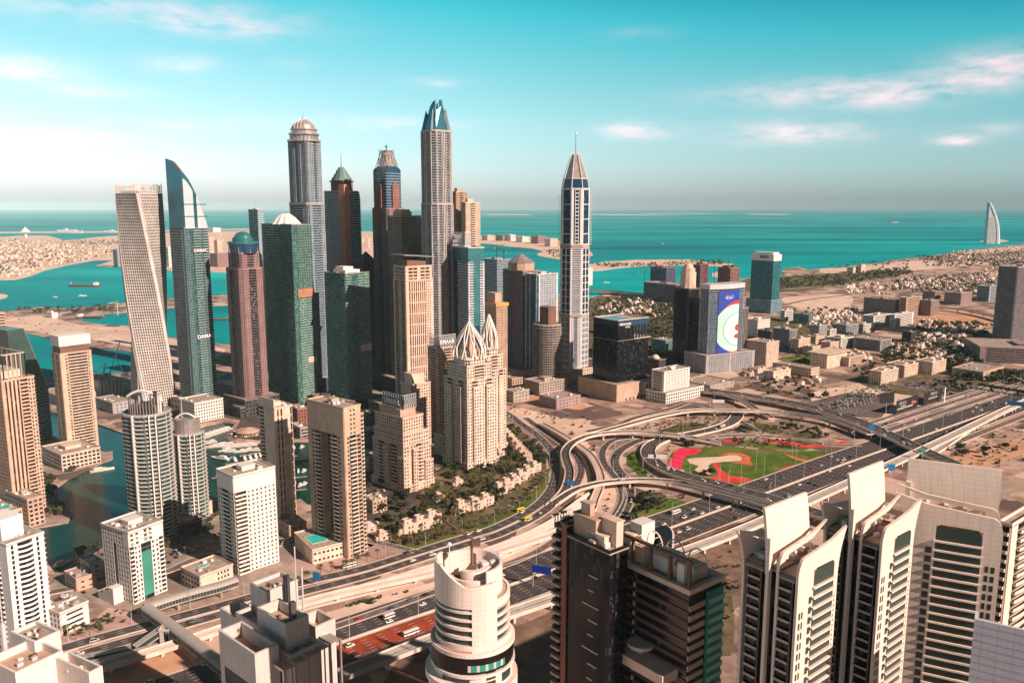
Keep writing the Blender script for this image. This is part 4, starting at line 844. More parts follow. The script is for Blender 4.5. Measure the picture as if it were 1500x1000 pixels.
# --- tan tower with the flat floating canopy
q = Q(576, 594, 633, 392, 592, 38, Y=1050)
t = T_('canopied_tower', 'tan tower under a thin floating roof canopy, tall slot windows', q, M_beige, G_brown, 'tower'); zt = q.h; zk = q.zy(412)
t.ring(q.rect(), 0, zk, [[Sd(.08), Gd(.1, 3, 14, 1.6, 1), Gd(.55, 3, 14, 1.5, 1.2, .9), Gd(.2, 2.4, 3.6, 1.2, 1.6), Sd(.07)], [Gd(1, 3, 3.6, 1.2, 1.6)], [Gd(1, 3, 3.6, 1.2, 1.6)], [Sd(.1), Bd(.3, 3.6, .5, .2), Gd(.25, 3, 3.6, .9, 1.3), Bd(.25, 3.6, .5, .2), Sd(.1)]])
t.ring(inset(q.rect(), .6), zk, zt, [[Sd(.08), Gd(.36, 6, 4.2, .8, 1.5, .9), Sd(.1), Gd(.38, 6, 4.2, .8, 1.5, .9), Sd(.08)], [Bd(1)], [Bd(1)], [Sd(.1), Gd(.8, 3, 4.2, .6, 1.0), Sd(.1)]])
a = t.part('recessed_top', M_brown); a.prism(inset(q.rect(), 6), zt, q.zy(381)); a = t.part('canopy', M_silver); P = inset(q.rect(), -3.2); z0 = q.zy(380)
a.loft([[(*p, z0 + (5 if k in (0, 3) else 1.5)) for k, p in enumerate(P)], [(*p, z0 + (6 if k in (0, 3) else 2.5)) for k, p in enumerate(P)]]); a = t.part('mast', M_steel); a.bar((*q.pt(q.b, 2), q.zy(520)), (*q.pt(q.b + 3, 2), q.zy(372)), .5, n=5); t.done()
# --- teal topped white striped tower with roof sign
q = Q(650, 686, 709, 364, 590, 30, Y=1130)
t = T_('striped_tower', 'white striped tower with teal glass top and lattice rooftop sign', q, mat('cool_white_cladding', (.62, .64, .68)), G_blue, 'tower'); zk = q.zy(384)
t.ring(q.rect(), 0, zk, [[Sd(.06), Bd(.24, 3.6, 1.7, .9), Gl(.4), Bd(.24, 3.6, 1.7, .9), Sd(.06)], [Bd(1, 3.6, 1.7)], [Bd(1, 3.6, 1.7)], [Sd(.03), Bd(.38, 3.6, 1.7, .9), Gl(.18), Bd(.38, 3.6, 1.7, .9), Sd(.03)]], roof=False)
a = t.part('glass_top', M_teal); a.prism(q.rect(), zk, q.h); a = t.part('glass_strip', M_teal); a.prism([q.pt(q.b * .32, -.3), q.pt(q.b * .68, -.3), q.pt(q.b * .68, .4), q.pt(q.b * .32, .4)], q.zy(478), zk); t.cap(q.rect(), q.h)
a = t.part('sign_frame', M_steel); z0, z1 = q.h + 2, q.zy(341); lattice(a, q.pt(2, q.a * .85), q.pt(2, q.a * .2), z0, z1, 12, .35); lattice(a, q.pt(2, q.a * .2), q.pt(q.b * .5, q.a * .2), z0, z1, 6, .35)
sign(t, 'MAG', q, 'L', .52, (z0 + z1) / 2 + 1.5, 9, M_sign, out=-1.3); t.clutter(q.rect(), q.h, 4, False); t.done()
# --- dark low parts at the foot of the cluster
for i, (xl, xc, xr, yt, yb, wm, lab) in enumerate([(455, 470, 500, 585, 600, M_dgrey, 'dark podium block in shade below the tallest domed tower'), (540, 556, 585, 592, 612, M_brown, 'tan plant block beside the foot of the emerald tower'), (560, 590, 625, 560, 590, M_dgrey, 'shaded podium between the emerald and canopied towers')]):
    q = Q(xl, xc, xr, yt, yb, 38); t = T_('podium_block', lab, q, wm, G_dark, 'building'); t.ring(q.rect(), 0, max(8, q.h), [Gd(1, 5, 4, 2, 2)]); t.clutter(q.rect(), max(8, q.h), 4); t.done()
# --- the great white tower with the spire
Y = 1330; zg = lambda py: zat(Y, py)
cx = Xat(841, Y, 150)
t = Tower('spired_skyscraper', 'slender white and navy tower with a tapering crown and tall needle', cx, Y, mat('bright_white_frame', (.74, .72, .72), .5, .06), G_navy if 'G_navy' in globals() else facade_glass('navy_glazing', (.006, .028, .06), (.03, .10, .14), .3, 3, 3.6), 'skyscraper')
r = Xat(863, Y, 250) - Xat(841, Y, 250); oc = circ(r * 1.02, 8, a0=pi / 8 + radians(4))
zA, zB, zC, zD = zg(462), zg(363), zg(278), zg(262)
side = [[Sd(.05), Gd(.4, 7, 10.5, .9, 1.0, .6), Sd(.04), Gd(.4, 7, 10.5, .9, 1.0, .6), Sd(.05)], [Sd(.12), Bd(.76, 3.6, 1.5, .8), Sd(.12)]]
up = [[Sd(.08), Gd(.84, 12, 22, .8, 1.0, .6), Sd(.08)], [Sd(.2), Gl(.12), Gd(.36, 6, 5.6, 1.4, 1.4, .9), Gl(.12), Sd(.2)]]
low = [[Sd(.05), Gd(.42, 3, 9, .8, 1.2), Sd(.05), Gd(.42, 3, 9, .8, 1.2), Sd(.05)], [Sd(.1), Gd(.25, 2.6, 3.6, 1.3, 1.6), Bd(.3, 3.6, .9, .4), Gd(.25, 2.6, 3.6, 1.3, 1.6), Sd(.1)]]
t.ring(oc, 14, zA, low, 4, .8); t.ring(inset(oc, .8), zA, zB, side, 6, .8); t.ring(inset(oc, 1.6), zB, zC, up, 1.0, .4)
c0 = inset(oc, 1.8); c1 = [(x * .88, y * .88) for x, y in c0]; a = t.part('crown_glass', M_navy); a.loft([[(*p, zC) for p in c0], [(*p, zD) for p in c1]])
a = t.part('crown_frame', M_white); zE = zg(223); cc = [(x * .3, y * .3) for x, y in c0]
for k in range(8):
    a.bar((*c0[k], zC), (*c1[k], zD), .8, n=4); a.bar((*c1[k], zD), (*cc[k], zE), .8, n=4, r2=.4); a.bar((*c1[k], zD), (*c1[(k + 1) % 8], zD), .7, n=4)
a = t.part('crown_louvre', M_silver); a.loft([[(x * .93, y * .93, zD) for x, y in c1], [(x * .9, y * .9, zE - 4) for x, y in cc]]); a = t.part('needle', M_silver); cyl(a, 0, 0, zE - 6, zg(197), 1.3, .6, 8); dome(a, 0, 0, zg(197), 1.6, 3, 8)
for k in range(2, 4):
    pass
for z in [zB - 6 - 7.2 * i for i in range(0)]: pass
for i in range(22):
    z = zB + 6 + i * (zC - zB - 12) / 22
    for sg in (-1, 1): t.part('side_fin', M_white).box(sg * (r + .6), 0, z, 4.6, 9, .6)
for k in range(8):
    p = oc[k]; qn = oc[(k + 1) % 8]; a = t.part('splayed_leg', M_white); m = ((p[0] + qn[0]) / 2, (p[1] + qn[1]) / 2); a.bar((*p, 0), (m[0], m[1], 16), .9, n=4); a.bar((*p, 0), (*p, 16), .9, n=4)
a = t.part('lobby', G_dark); a.uv = None; a.prism(circ(r * .8, 12), 0, 14); t.extra['lobby'] = [(a, M_navy)]
t.done()
# ------------------------------------------------------------------ generic towers and blocks
def blk(name, label, xl, xc, xr, yt, yb, R, L=None, wall=M_beige, glass=G_dark, th=39, Y=None, cat='tower', pod=None, n=5, balc=None, big=True, group=None, pane=False, done=True):
    q = Q(xl, xc, xr, yt, yb, th, Y=Y); t = T_(name, label, q, wall, glass, cat, balc, group); L = L or R
    t.ring(q.rect(), 0, q.h, [R, L, R, L]); t.clutter(q.rect(), q.h + .5, n, big)
    if pod: podium(t, q.rect(*pod[:4]), 0, pod[4], [Gd(1, 5, 4.5, 1.8, 2)], pod[5] if len(pod) > 5 else None)
    if done: t.done()
    return t, q
gr = [Gd(1, 3, 3.6, 1.3, 1.7)]; bd = [Bd(1, 3.6, 1.7)]
t, q = blk('stone_tower', 'brown gridded tower with gold cornice, part hidden by the lotus crown', 707, 727, 743, 446, 560, [Gd(1, 2.6, 3.6, 1.3, 1.6)], wall=M_tan, glass=G_brown, Y=1160, done=False)
a = t.part('gold_cornice', mat('gold_band', (.62, .36, .10), .5)); a.prism(inset(q.rect(), -1.6), q.h - 3, q.h + 1.6, 0, True, True); a = t.part('roof_block', M_tan); a.prism(q.rect(.15, .7, .2, .8), q.h + 1.6, q.zy(430)); t.done()
blk('glass_slab', 'blue netted slab with cranes, between the striped and pyramid roofed towers', 706, 728, 748, 381, 480, bd, wall=M_blug, glass=G_blue, Y=1900)
t, q = blk('pyramid_tower', 'mauve stone tower with a small pyramid roof', 737, 766, 790, 398, 545, [Gd(.3, 3, 3.6, 1.2, 1.6), Bd(.4, 3.6, 1.7), Gd(.3, 3, 3.6, 1.2, 1.6)], [Bl(.5, 3.6, 1.3, 1, .4), Gd(.5, 3, 3.6, 1.2, 1.6)], wall=mat('mauve_stone', (.3, .2, .2)), Y=1430, done=False)
a = t.part('upper_drum', M_tan); P = circ(q.a * .42, 10); a.prism(P, q.h, q.zy(386)); a = t.part('pyramid_roof', M_silver); pyr(a, inset(P, -1), q.zy(386), q.zy(372) - q.zy(386)); t.done()
t, q = blk('striped_tower', 'navy tower edged in white lines left of the white needle tower', 770, 786, 817, 403, 545, [Gl(.1), Sd(.06), Gd(.78, 4, 3.6, .7, 1.4), Sd(.06)], [Sd(.08), Gl(.3), Sd(.06), Gl(.5), Sd(.06)], wall=mat('cool_white_cladding', (.6, .6, .65)), glass=G_blue, Y=1400)
t, q = blk('round_tower', 'round concrete tower under construction beside the white needle tower', 782, 803, 822, 452, 575, bd, wall=M_conc, Y=1235, done=False)
t.core = MB(); t.core.uv = []; t.w = MB(); t.roofs = MB(); t.extra = {}; t.inst = []
zr = q.zy(478); c = circ(q.a * .62, 20); t.ring(c, 0, zr, [Gd(1, 4, 3.8, .7, .9, .8)]); a = t.part('floor_slab', M_conc)
for i in range(int(zr / 3.8)): a.prism(circ(q.a * .62 + 2.0, 24), i * 3.8, i * 3.8 + .5)
a = t.part('core', M_brown); a.prism([(x * .62 + 1, y * .62 + 4) for x, y in q.rect()], zr, q.h)
a = t.part('scaffold_mast', M_rust); 
for dx in (-1, 1): a.bar((3 + dx, -7, zr - 20), (3 + dx, -7, q.zy(440)), .4, n=4)
for i in range(10): z = zr - 20 + i * 5; a.bar((2, -7, z), (4, -7, z + 5), .25, n=4)
t.done()
podiumL = [(737, 750, 800, 556, 570, 'tan podium with white box at the foot of the pyramid roofed tower', M_tan), (795, 815, 868, 548, 566, 'pale podium blocks around the foot of the white needle tower', M_cream), (768, 790, 830, 562, 580, 'half built concrete podium below the round tower', M_conc)]
for xl, xc, xr, yt, yb, lab, wm in podiumL: blk('podium_block', lab, xl, xc, xr, yt, yb, [Gd(1, 5, 4, 1.8, 2)], wall=wm, cat='building', n=8)
# --- black glass hotel
q = Q(869, 905, 950, 500, 592, 37, Y=1175)
t = T_('hotel_tower', 'black glass hotel with an open upper frame on a beige box podium', q, M_black, G_black, 'hotel'); zt = q.zy(470); 
t.ring(q.rect(), 18, q.h, [Gl(1)]); t.ring(q.rect(.0, .52, .0, 1), q.h, zt - 8, [Gl(1)], roof=False)
a = t.part('top_frame', M_navy); 
for b0, b1, a0, a1 in ((0, 1, 0, .05), (0, 1, .95, 1), (.95, 1, .06, .94)): a.prism(q.rect(b0, b1, a0, a1), zt - 9, zt, 0, True, True)
a.prism(q.rect(0, .52, .06, .94), zt - 7.9, zt, 0, True, True); 
for f in (.6, .7, .8, .9): a2 = t.part('column', M_navy); a2.prism(q.rect(f, f + .03, .01, .05), q.h, zt - 9)
a2 = t.part('column', M_navy); a2.prism(q.rect(.95, 1, .9, 1), q.h, zt - 9)
a = t.part('roof_edge', M_white); P = q.rect(0, 1, 0, 1); P2 = inset(P, 2.0)
for k in range(4): a.prism([P[k], P[(k + 1) % 4], P2[(k + 1) % 4], P2[k]], zt, zt + .7)
a = t.part('terrace', M_cream); a.prism(q.rect(.5, 1.04, -.04, .95), q.h + .6, q.h + 1.5); a = t.part('upper_roof', M_tan); a.prism(q.rect(.0, .94, .07, .93), zt - 2, zt - .9)
sign(t, 'MEDIAONE', q, 'R', .22, zt - 6, 4.6, M_sign, out=.5); sign(t, 'HOTEL', q, 'R', .3, zt - 10.5, 3.2, M_sign, out=.6)
podium(t, [q.pt(-14, -14), q.pt(q.b + 12, -14), q.pt(q.b + 12, q.a + 16), q.pt(-14, q.a + 16)], 0, 24, [[Sd(1)]], M_tan)
a = t.part('podium_door', M_black)
for i in range(9): P = q.pt(4 + i * (q.b - 2) / 8, -14.6); a.obox(P, q.u, q.v, 0, 2.6, -.12, 1, .3, 3.6)
a = t.part('banner_panel', M_white); P = q.pt(q.b * .62, -14.62); a.obox(P, q.u, q.v, 0, 13, -.3, .3, 5, 23); a = t.part('banner_picture', M_teal); P = q.pt(q.b * .62, -14.95); a.obox(P, q.u, q.v, 6.5, 9.5, -.05, .05, 8, 19); t.done()
# --- white office with parking podium
blk('office_block', 'small white office with striped left wall on a parking podium', 955, 973, 1010, 546, 590, [Sd(.06), Gd(.88, 3.4, 3.6, 1.6, 1.8), Sd(.06)], [Sd(.15), Bd(.7, 3.6, 1.7), Sd(.15)], wall=M_white, cat='office', pod=(-.15, 1.35, -.5, 1.1, 14, M_white), Y=1160)
# --- domed beige-capped black tower
t, q = blk('domed_tower', 'black tower with a tall beige domed cap beside the banner tower', 988, 1010, 1027, 424, 545, [Gl(.8), Sd(.2)], [Bd(.3, 3.6, .8), Gl(.6), Sd(.1)], wall=M_dgrey, glass=G_black, Y=1450, done=False, big=False)
a = t.part('stone_cap', M_beige); c = circ(q.a * .42, 12); a.prism(c, q.h, q.zy(400)); a.prism(inset(c, 2), q.zy(400), q.zy(394)); dome(a, 0, 0, q.zy(394), q.a * .27, q.zy(386) - q.zy(394), 12)
for k in range(12): b = t.part('cap_pilaster', M_cream); b.bar((c[k][0], c[k][1], q.h), (c[k][0] * .8, c[k][1] * .8, q.zy(402)), 1, n=4)
t.done()
# --- banner tower
q = Q(1026, 1040, 1090, 424, 545, 30, Y=1380); t = T_('banner_tower', 'curved dark glass tower carrying a huge blue banner with a pale disc', q, mat('cool_grey_cladding', (.45, .44, .47)), G_blue, 'office'); K = 10
arc = [(q.b * i / K, -7 * sin(pi * i / K)) for i in range(K + 1)]; P = [q.pt(*a) for a in arc] + [q.pt(q.b, q.a), q.pt(0, q.a)]
t.ring(P, 26, q.h, [[Bd(1, 3.8, .7, .5)]] * K + [[Sd(.1), Bd(.8, 3.8, .8), Sd(.1)], [Bd(1, 3.8, 1)], [Sd(.1), Gd(.8, 4, 3.8, .7, 1), Sd(.1)]]); a = t.part('crown_ring', M_steel); a.prism(inset(P, -1.2), q.h, q.zy(417), 0, True, True)
M_ban = bpy.data.materials.new('printed_banner'); M_ban.use_nodes = True; tn = M_ban.node_tree; pb = tn.nodes['Principled BSDF']; pb.inputs['Roughness'].default_value = .6
uvn = N(tn, 'ShaderNodeUVMap'); sp_ = N(tn, 'ShaderNodeSeparateXYZ'); tn.links.new(uvn.outputs[0], sp_.inputs[0])
def ring_(cx_, cy_, rx, ry): return mth(tn, 'ADD', mth(tn, 'POWER', mth(tn, 'MULTIPLY', mth(tn, 'SUBTRACT', sp_.outputs[0], cx_), 1 / rx), 2.0), mth(tn, 'POWER', mth(tn, 'MULTIPLY', mth(tn, 'SUBTRACT', sp_.outputs[1], cy_), 1 / ry), 2.0))
colr = mixc(tn, mth(tn, 'LESS_THAN', ring_(.95, .49, 1.0, .37), 1.0), (.01, .04, .35), (.60, .03, .03)); colr = mixc(tn, mth(tn, 'LESS_THAN', ring_(.80, .48, .95, .33), 1.0), colr, (.42, .70, .60)); colr = mixc(tn, mth(tn, 'LESS_THAN', ring_(1.0, .46, .80, .24), 1.0), colr, (.25, .45, .42)); colr = mixc(tn, mth(tn, 'LESS_THAN', ring_(1.02, .46, .76, .225), 1.0), colr, (.50, .74, .66)); colr = mixc(tn, mth(tn, 'LESS_THAN', ring_(1.02, .48, .22, .05), 1.0), colr, (.65, .03, .03)); colr = mixc(tn, mth(tn, 'LESS_THAN', ring_(1.02, .36, .25, .035), 1.0), colr, (.65, .03, .03)); tn.links.new(colr, pb.inputs['Base Color'])
bm_ = MB(); bm_.uv = []; z0, z1 = q.zy(533), q.zy(427); i0, i1 = 2, 8
for i in range(i0, i1):
    a_, b_ = q.pt(arc[i][0], arc[i][1] - 1.3), q.pt(arc[i + 1][0], arc[i + 1][1] - 1.3); bm_.poly([(*a_, z0), (*b_, z0), (*b_, z1), (*a_, z1)]); f0, f1 = (i - i0) / (i1 - i0), (i + 1 - i0) / (i1 - i0); bm_.uv.append([(f0, 0), (f1, 0), (f1, 1), (f0, 1)])
bm_.build('banner', M_ban, t.o); text('نخيل', 7, M_sign, t.o, (*q.pt(q.b * .45, -9.4), q.zy(435)), (pi / 2, 0, q.th), .2)
podium(t, [q.pt(-18, -16), q.pt(q.b + 16, -16), q.pt(q.b + 16, q.a + 14), q.pt(-18, q.a + 14)], 0, 30, [[Sd(.05), Gd(.42, 5, 4, 1.6, 2.2), Sd(.04), Gd(.44, 5, 4, 1.6, 2.2), Sd(.05)]], M_grey); t.clutter(q.rect(), q.h, 3); t.done()
blk('striped_tower', 'slim brown tower with vertical stripes, right behind the banner tower', 1078, 1086, 1096, 452, 545, [Fn(1, 4, 1.6)], wall=M_silver, glass=G_brown, Y=1440)
# --- teal ribbed tower by the shore
t, q = blk('teal_tower', 'teal banded office tower with a white crown near the shore', 1101, 1133, 1144, 382, 460, [Bd(1, 4, 1.3, .8)], [Bd(1, 4, 1.3, .8)], wall=mat('teal_bands', (.03, .17, .21), .4), glass=G_teal, th=39, Y=2150, done=False, big=False)
a = t.part('white_crown', M_white); a.prism(inset(q.rect(), -1), q.h - 1, q.zy(373), 0, True, True); a.prism(inset(q.rect(), 4), q.zy(373), q.zy(370)); podium(t, q.rect(-.2, 1.3, -.05, 1.1), 0, 34, [Bd(1, 4, 1.5)], mat('pale_teal_bands', (.30, .38, .42))); sign(t, 'IRIGO', q, 'L', .4, q.zy(377), 10, M_dgrey, out=2.2); t.done()
# --- construction trio
for i, (xl, xc, xr, yt, lab, wm) in enumerate([(953, 976, 990, 393, 'unfinished blue netted tower with jagged red top, left of three by the bay', mat('net_blue', (.12, .12, .22))), (1013, 1026, 1038, 389, 'unfinished dark red tower, middle of three by the bay', mat('net_red', (.22, .10, .12))), (1052, 1070, 1083, 393, 'unfinished rust red tower, right of three by the bay', mat('net_rust', (.33, .15, .13)))]):
    t, q = blk('unfinished_tower', lab, xl, xc, xr, yt, 440, [Gd(1, 7, 4, 1.4, 1.6)], wall=wm, glass=G_dark, Y=2500, done=False, big=False, n=0)
    a = t.part('formwork', mat('red_formwork', (.30, .08, .07)))
    for k in range(9): x, y = random.uniform(-.35, .35) * q.a, random.uniform(-.35, .35) * q.a; a.box(x, y, q.h, 7, 7, random.uniform(3, 9), 0, q.th)
    t.done()
blk('podium_block', 'wide purple grey podium joining the three unfinished towers by the bay', 943, 990, 1010, 418, 440, [Bd(1, 4, 1.5)], wall=mat('purple_grey', (.22, .17, .20)), Y=2380, cat='building')
# --- right edge tower & mall
blk('slatted_tower', 'dark office tower with pale slats cut by the right edge', 1463, 1492, 1530, 392, 505, [Bd(1, 4, 1.2, 1)], [Sd(.03), Bd(.9, 4, 1.3, 1), Sd(.07)], wall=mat('slat_grey', (.38, .34, .36)), glass=G_black, th=30, Y=1700)
blk('mall_block', 'low pinkish block with slanted louvre wall at the right edge', 1436, 1600, 1640, 515, 545, [Bd(1, 4, 1.5)], [Sd(.06), Bd(.85, 3, 1.0), Sd(.09)], wall=mat('mauve_render', (.35, .25, .25)), th=75, Y=1420, cat='building')
# --- sail hotel far off at sea
def burj():
    Y = 6150; x = Xat(1448, Y, 30); t = empty('sail_hotel', (x, Y, 0), 'white sail shaped hotel on its own islet far down the coast', 'hotel'); Z = lambda py: zat(Y, py)
    K = 12; zb, zt = 3, Z(297); out = []
    f = lambda s: 26 * (1 - s ** 2.2)
    mb = MB(); mb.loft([[(-26, -18, zb + (zt - zb) * s), (-26 + 84 * max(.04, (1 - s ** 2.4)) * 1.0, -20 * (1 - .5 * s), zb + (zt - zb) * s), (-26 + 90 * max(.04, (1 - s ** 2.4)), 22 * (1 - .5 * s), zb + (zt - zb) * s), (-26, 18, zb + (zt - zb) * s)] for s in [i / K for i in range(K + 1)]]); mb.build('wall', mat('sail_blue', (.36, .42, .48)), t)
    mb = MB()
    for i in range(K):
        s, s2 = i / K, (i + 1) / K; g = lambda s: (-26 + 86 * max(.03, (1 - s ** 2.4)), -14, zb + (zt - zb) * s)
        mb.bar(g(s), g(s2), 15 * (1 - .6 * s), n=6)
    mb.build('sail_membrane', mat('sail_white', (.8, .8, .8)), t); mb = MB(); mb.bar((-27, 0, 0), (-26, 0, Z(291)), 3.5, n=6, r2=1.2); mb.build('mast', M_white, t)
    mb = MB(); 
    for i in range(18): z = zb + 8 + i * 11; mb.box(-26 + 34 * (1 - (z / zt) ** 2.4), -21, z, 66 * (1 - (z / zt) ** 2.4), 2, 2.5)
    mb.build('floor_band', M_white, t); mb = MB(); cyl(mb, -28, 0, zt * .78, zt * .8, 12, n=12); mb.build('helipad', M_white, t)
burj()
# ------------------------------------------------------------------ near marina towers
wn = lambda w=1, bw=3.2, pw=1.4, sh=1.55: Gd(w, bw, 3.5, pw, sh, .4, True)
# twin lotus towers
def lotus(lab, xl, xc, xr, yt, ytip, Y, ysh):
    q = Q(xl, xc, xr, yt, 0, 41, Y=Y); t = T_('lotus_tower', lab, q, mat('pale_cream_stone', (.76, .61, .50)), G_brown, 'apartment tower', M_cream); z1 = q.zy(ysh); z2 = q.zy(ysh - 22); h = q.h
    R = [wn(.16), Bl(.2, 3.5, 1.5, 1.1, .3), wn(.28), Bl(.2, 3.5, 1.5, 1.1, .3), wn(.16)]
    t.ring(q.rect(), 0, z1, four(R, R)); t.ring(q.rect(.0, .82, .0, .82), z1, z2, four([wn(.3), Bl(.4, 3.5, 1.4, 1.1, .3), wn(.3)], [wn(1)])); t.ring(chamfer(q.rect(.06, .72, .06, .72), 4), z2, h, [[Gd(1, 3, 3.6, .8, 1.0)], [Gd(1, 3.4, 3.6, 1.6, 1.4)]])
    for b0, b1, a0, a1 in ((.18, .42, -.06, .1), (.62, .86, -.06, .1), (-.06, .1, .2, .45), (-.06, .1, .6, .85)): t.ring(q.rect(b0, b1, a0, a1), 0, z1 - 8, [wn(1)])
    ctr = q.rect(.06, .72, .06, .72); cx = sum(p[0] for p in ctr) / 4; cy = sum(p[1] for p in ctr) / 4; R0 = q.a * .40; zt = q.zy(ytip)
    for i in range(20):
        an = i * pi / 10 + .2; a = t.part('petal_rib', M_white); pts = []
        for j in range(8):
            s = j / 7; rr = R0 * (1 + .12 * sin(s * pi)) * (1 - s ** 1.7) + .8; tw_ = an + .5 * s * (1 if i % 2 else -1); pts.append((cx + rr * cos(tw_), cy + rr * sin(tw_), h + (zt - h) * s))
        for j in range(7): a.bar(pts[j], pts[j + 1], .95 - .05 * j, n=5)
    a = t.part('roof_drum', M_tan); a.prism([(cx + x, cy + y) for x, y in circ(R0 * .7, 12)], h, h + 8); a.loft([[(cx + x, cy + y, h + 8) for x, y in circ(R0 * .66, 12)], [(cx + x, cy + y, zt - 12) for x, y in circ(R0 * .2, 12)]]); b = t.part('white_collar', M_white); Pc = chamfer(q.rect(.05, .73, .05, .73), 4); b.prism(inset(Pc, -.9), h - 1, h + 1.4, 0, True, True)
    podium(t, q.rect(-.03, 1.05, -.03, 1.05), 0, 7, [Gd(1, 5, 4.5, 2, 2)]); t.done()
lotus('beige tower with a white lotus rib crown, the rear one of the pair', 694, 712, 741, 512, 463, 905, 545)
lotus('beige tower with a white lotus rib crown, nearer and wider of the pair', 650, 684, 727, 528, 476, 845, 560)
t, q = blk('apartment_tower', 'shaded beige tower with a white roof sign, behind the front lotus tower', 627, 642, 668, 512, 640, [wn(.3), Bl(.4, 3.5, 1.4, 1.1, .3), wn(.3)], wall=M_tan, glass=G_brown, Y=960, done=False)
a = t.part('sign_frame', M_steel); lattice(a, q.pt(1, q.a * .9), q.pt(1, 1), q.h + 2, q.zy(492), 8, .3); lattice(a, q.pt(1, 1), q.pt(q.b, 1), q.h + 2, q.zy(492), 10, .3); sign(t, 'EMAAR', q, 'R', .5, q.h + 8, 6.5, M_sign, out=.2); a = t.part('sign_backing', M_dgrey); a.obox(q.pt(0, 0), q.u, q.v, q.b * .06, q.b * .98, 1.2, 1.5, q.h + 2.4, q.zy(493)); t.done()
t, q = blk('apartment_tower', 'lower beige stepped tower behind the one with the large roof sign', 588, 602, 630, 565, 660, [wn(1)], wall=M_beige, glass=G_brown, Y=930, done=False)
a = t.part('roof_arcade', M_cream); a.prism(q.rect(.1, .75, .1, .9), q.h, q.zy(549)); t.done()
q = Q(545, 590, 630, 612, 0, 46, Y=775); t = T_('apartment_tower', 'beige stepped tower carrying the large silver roof sign, beside the gardens', q, M_beige, G_brown, 'apartment tower', M_cream)
z1, z2, z3 = q.zy(655), q.zy(638), q.zy(614)
t.ring(q.rect(), 0, z1, four([wn(.2), Sd(.04), wn(.2), Bl(.2, 3.5, 1.5, 1.1, .3), wn(.36)], [wn(.2), Bl(.2, 3.5, 1.5, 1.1, .3), wn(.2), Bl(.2, 3.5, 1.5, 1.1, .3), wn(.2)])); t.ring(q.rect(0, .9, 0, .95), z1, z2, four([wn(1)], [wn(1)])); t.ring(q.rect(0, .72, .0, .9), z2, z3, four([wn(1)], [wn(1)]))
for b0, b1, a0, a1, z in ((-.05, .12, -.05, .12, z1 - 12), (.3, .45, -.06, .1, z1 - 5), (-.05, .1, .42, .6, z1 - 5), (.75, 1.03, -.04, .1, z1 - 20)): t.ring(q.rect(b0, b1, a0, a1), 0, z, [wn(1)])
a = t.part('roof_block', M_tan); a.prism(q.rect(.05, .6, .12, .8), z3, z3 + 8); a = t.part('sign_frame', M_steel); lattice(a, q.pt(q.b * .12, q.a * .75), q.pt(q.b * .12, q.a * .1), z3 + 8, q.zy(582), 9, .28); lattice(a, q.pt(q.b * .12, q.a * .1), q.pt(q.b * .6, q.a * .1), z3 + 8, q.zy(582), 6, .28)
sign(t, 'EMAAR', q, 'L', .42, z3 + 14, 7.5, M_sign, out=-q.b * .12 + 1.0)
a = t.part('sign_backing', M_dgrey); P = q.pt(q.b * .12 + .8, q.a * .08); a.obox(P, q.v, (-q.u[0], -q.u[1]), 0, q.a * .68, -.2, .1, z3 + 8.4, q.zy(583)); podium(t, q.rect(-.03, 1.08, -.03, 1.05), 0, 6, [Gd(1, 4, 4, 2, 2)]); t.done()
# gate shaped tower and its pool annex
q = Q(450, 503, 527, 600, 818, 50); t = T_('apartment_tower', 'tan gate shaped tower with a deep dark slot down its left side', q, mat('gate_stone', (.55, .40, .29)), G_dark, 'apartment tower', M_cream); zk = q.zy(640); h = q.h
Rr = [Sd(.1), wn(.18, 4), Bl(.42, 3.4, 1.5, 1.0, .3), Sd(.05), Bd(.25, 3.4, 1.0, .8)]; Lw = [Sd(.25), wn(.3, 3.5), Bl(.45, 3.4, 1.5, 1, .3)]
t.ring(q.rect(0, 1, 0, .34), 0, zk, [Rr, [wn(1, 3.5)], [Sd(1)], [Bl(.45, 3.4, 1.5, 1, .3), wn(.3, 3.5), Sd(.25)]], roof=False); t.ring(q.rect(0, 1, .66, 1), 0, zk, [[Sd(1)], [wn(1, 3.5)], [wn(1, 3.5)], Lw], roof=False)
t.ring(q.rect(.45, 1, .34, .66), 0, zk, [[Sd(1)], [wn(1, 3.5)], [Sd(1)], [Gd(1, 3.5, 3.4, .3, .5)]], roof=False); t.ring(q.rect(), zk, h, [[Sd(.3), Gd(.4, 4, 3.4, 1.8, 2), Sd(.3)], [Sd(1)], [Sd(1)], [Sd(1)]]); t.clutter(q.rect(), h + .5, 8)
t.ring(q.rect(1.0, 1.28, .05, .8), 0, h - 8, four([Bl(1, 3.4, 1.2, .9, .3)], [wn(1)]))
P = [q.pt(-24, -2), q.pt(2, -16), q.pt(4, q.a * .5), q.pt(-24, q.a * .6)]; t.done()
def annex():
    q2 = Q(432, 458, 502, 806, 826, 34); t = T_('pool_annex', 'low cream annex with a bright turquoise rooftop pool', q2, M_cream, G_dark, 'building')
    t.ring(q2.rect(), 0, 11, four([Gd(1, 3.6, 5.5, 1.6, 3.6)], [Sd(.4), Gd(.2, 3, 5.5, 1.6, 3.6), Sd(.4)])); pool(t, q2.pt(q2.b * .42, q2.a * .5), 11.6, q2.b * .5, q2.a * .4, q2.th); t.done()
annex()
q = Q(380, 402, 427, 600, 775, 50); t = T_('apartment_tower', 'narrow cream and brown slab tower left of the gate shaped tower', q, M_cream, G_brown, 'apartment tower'); 
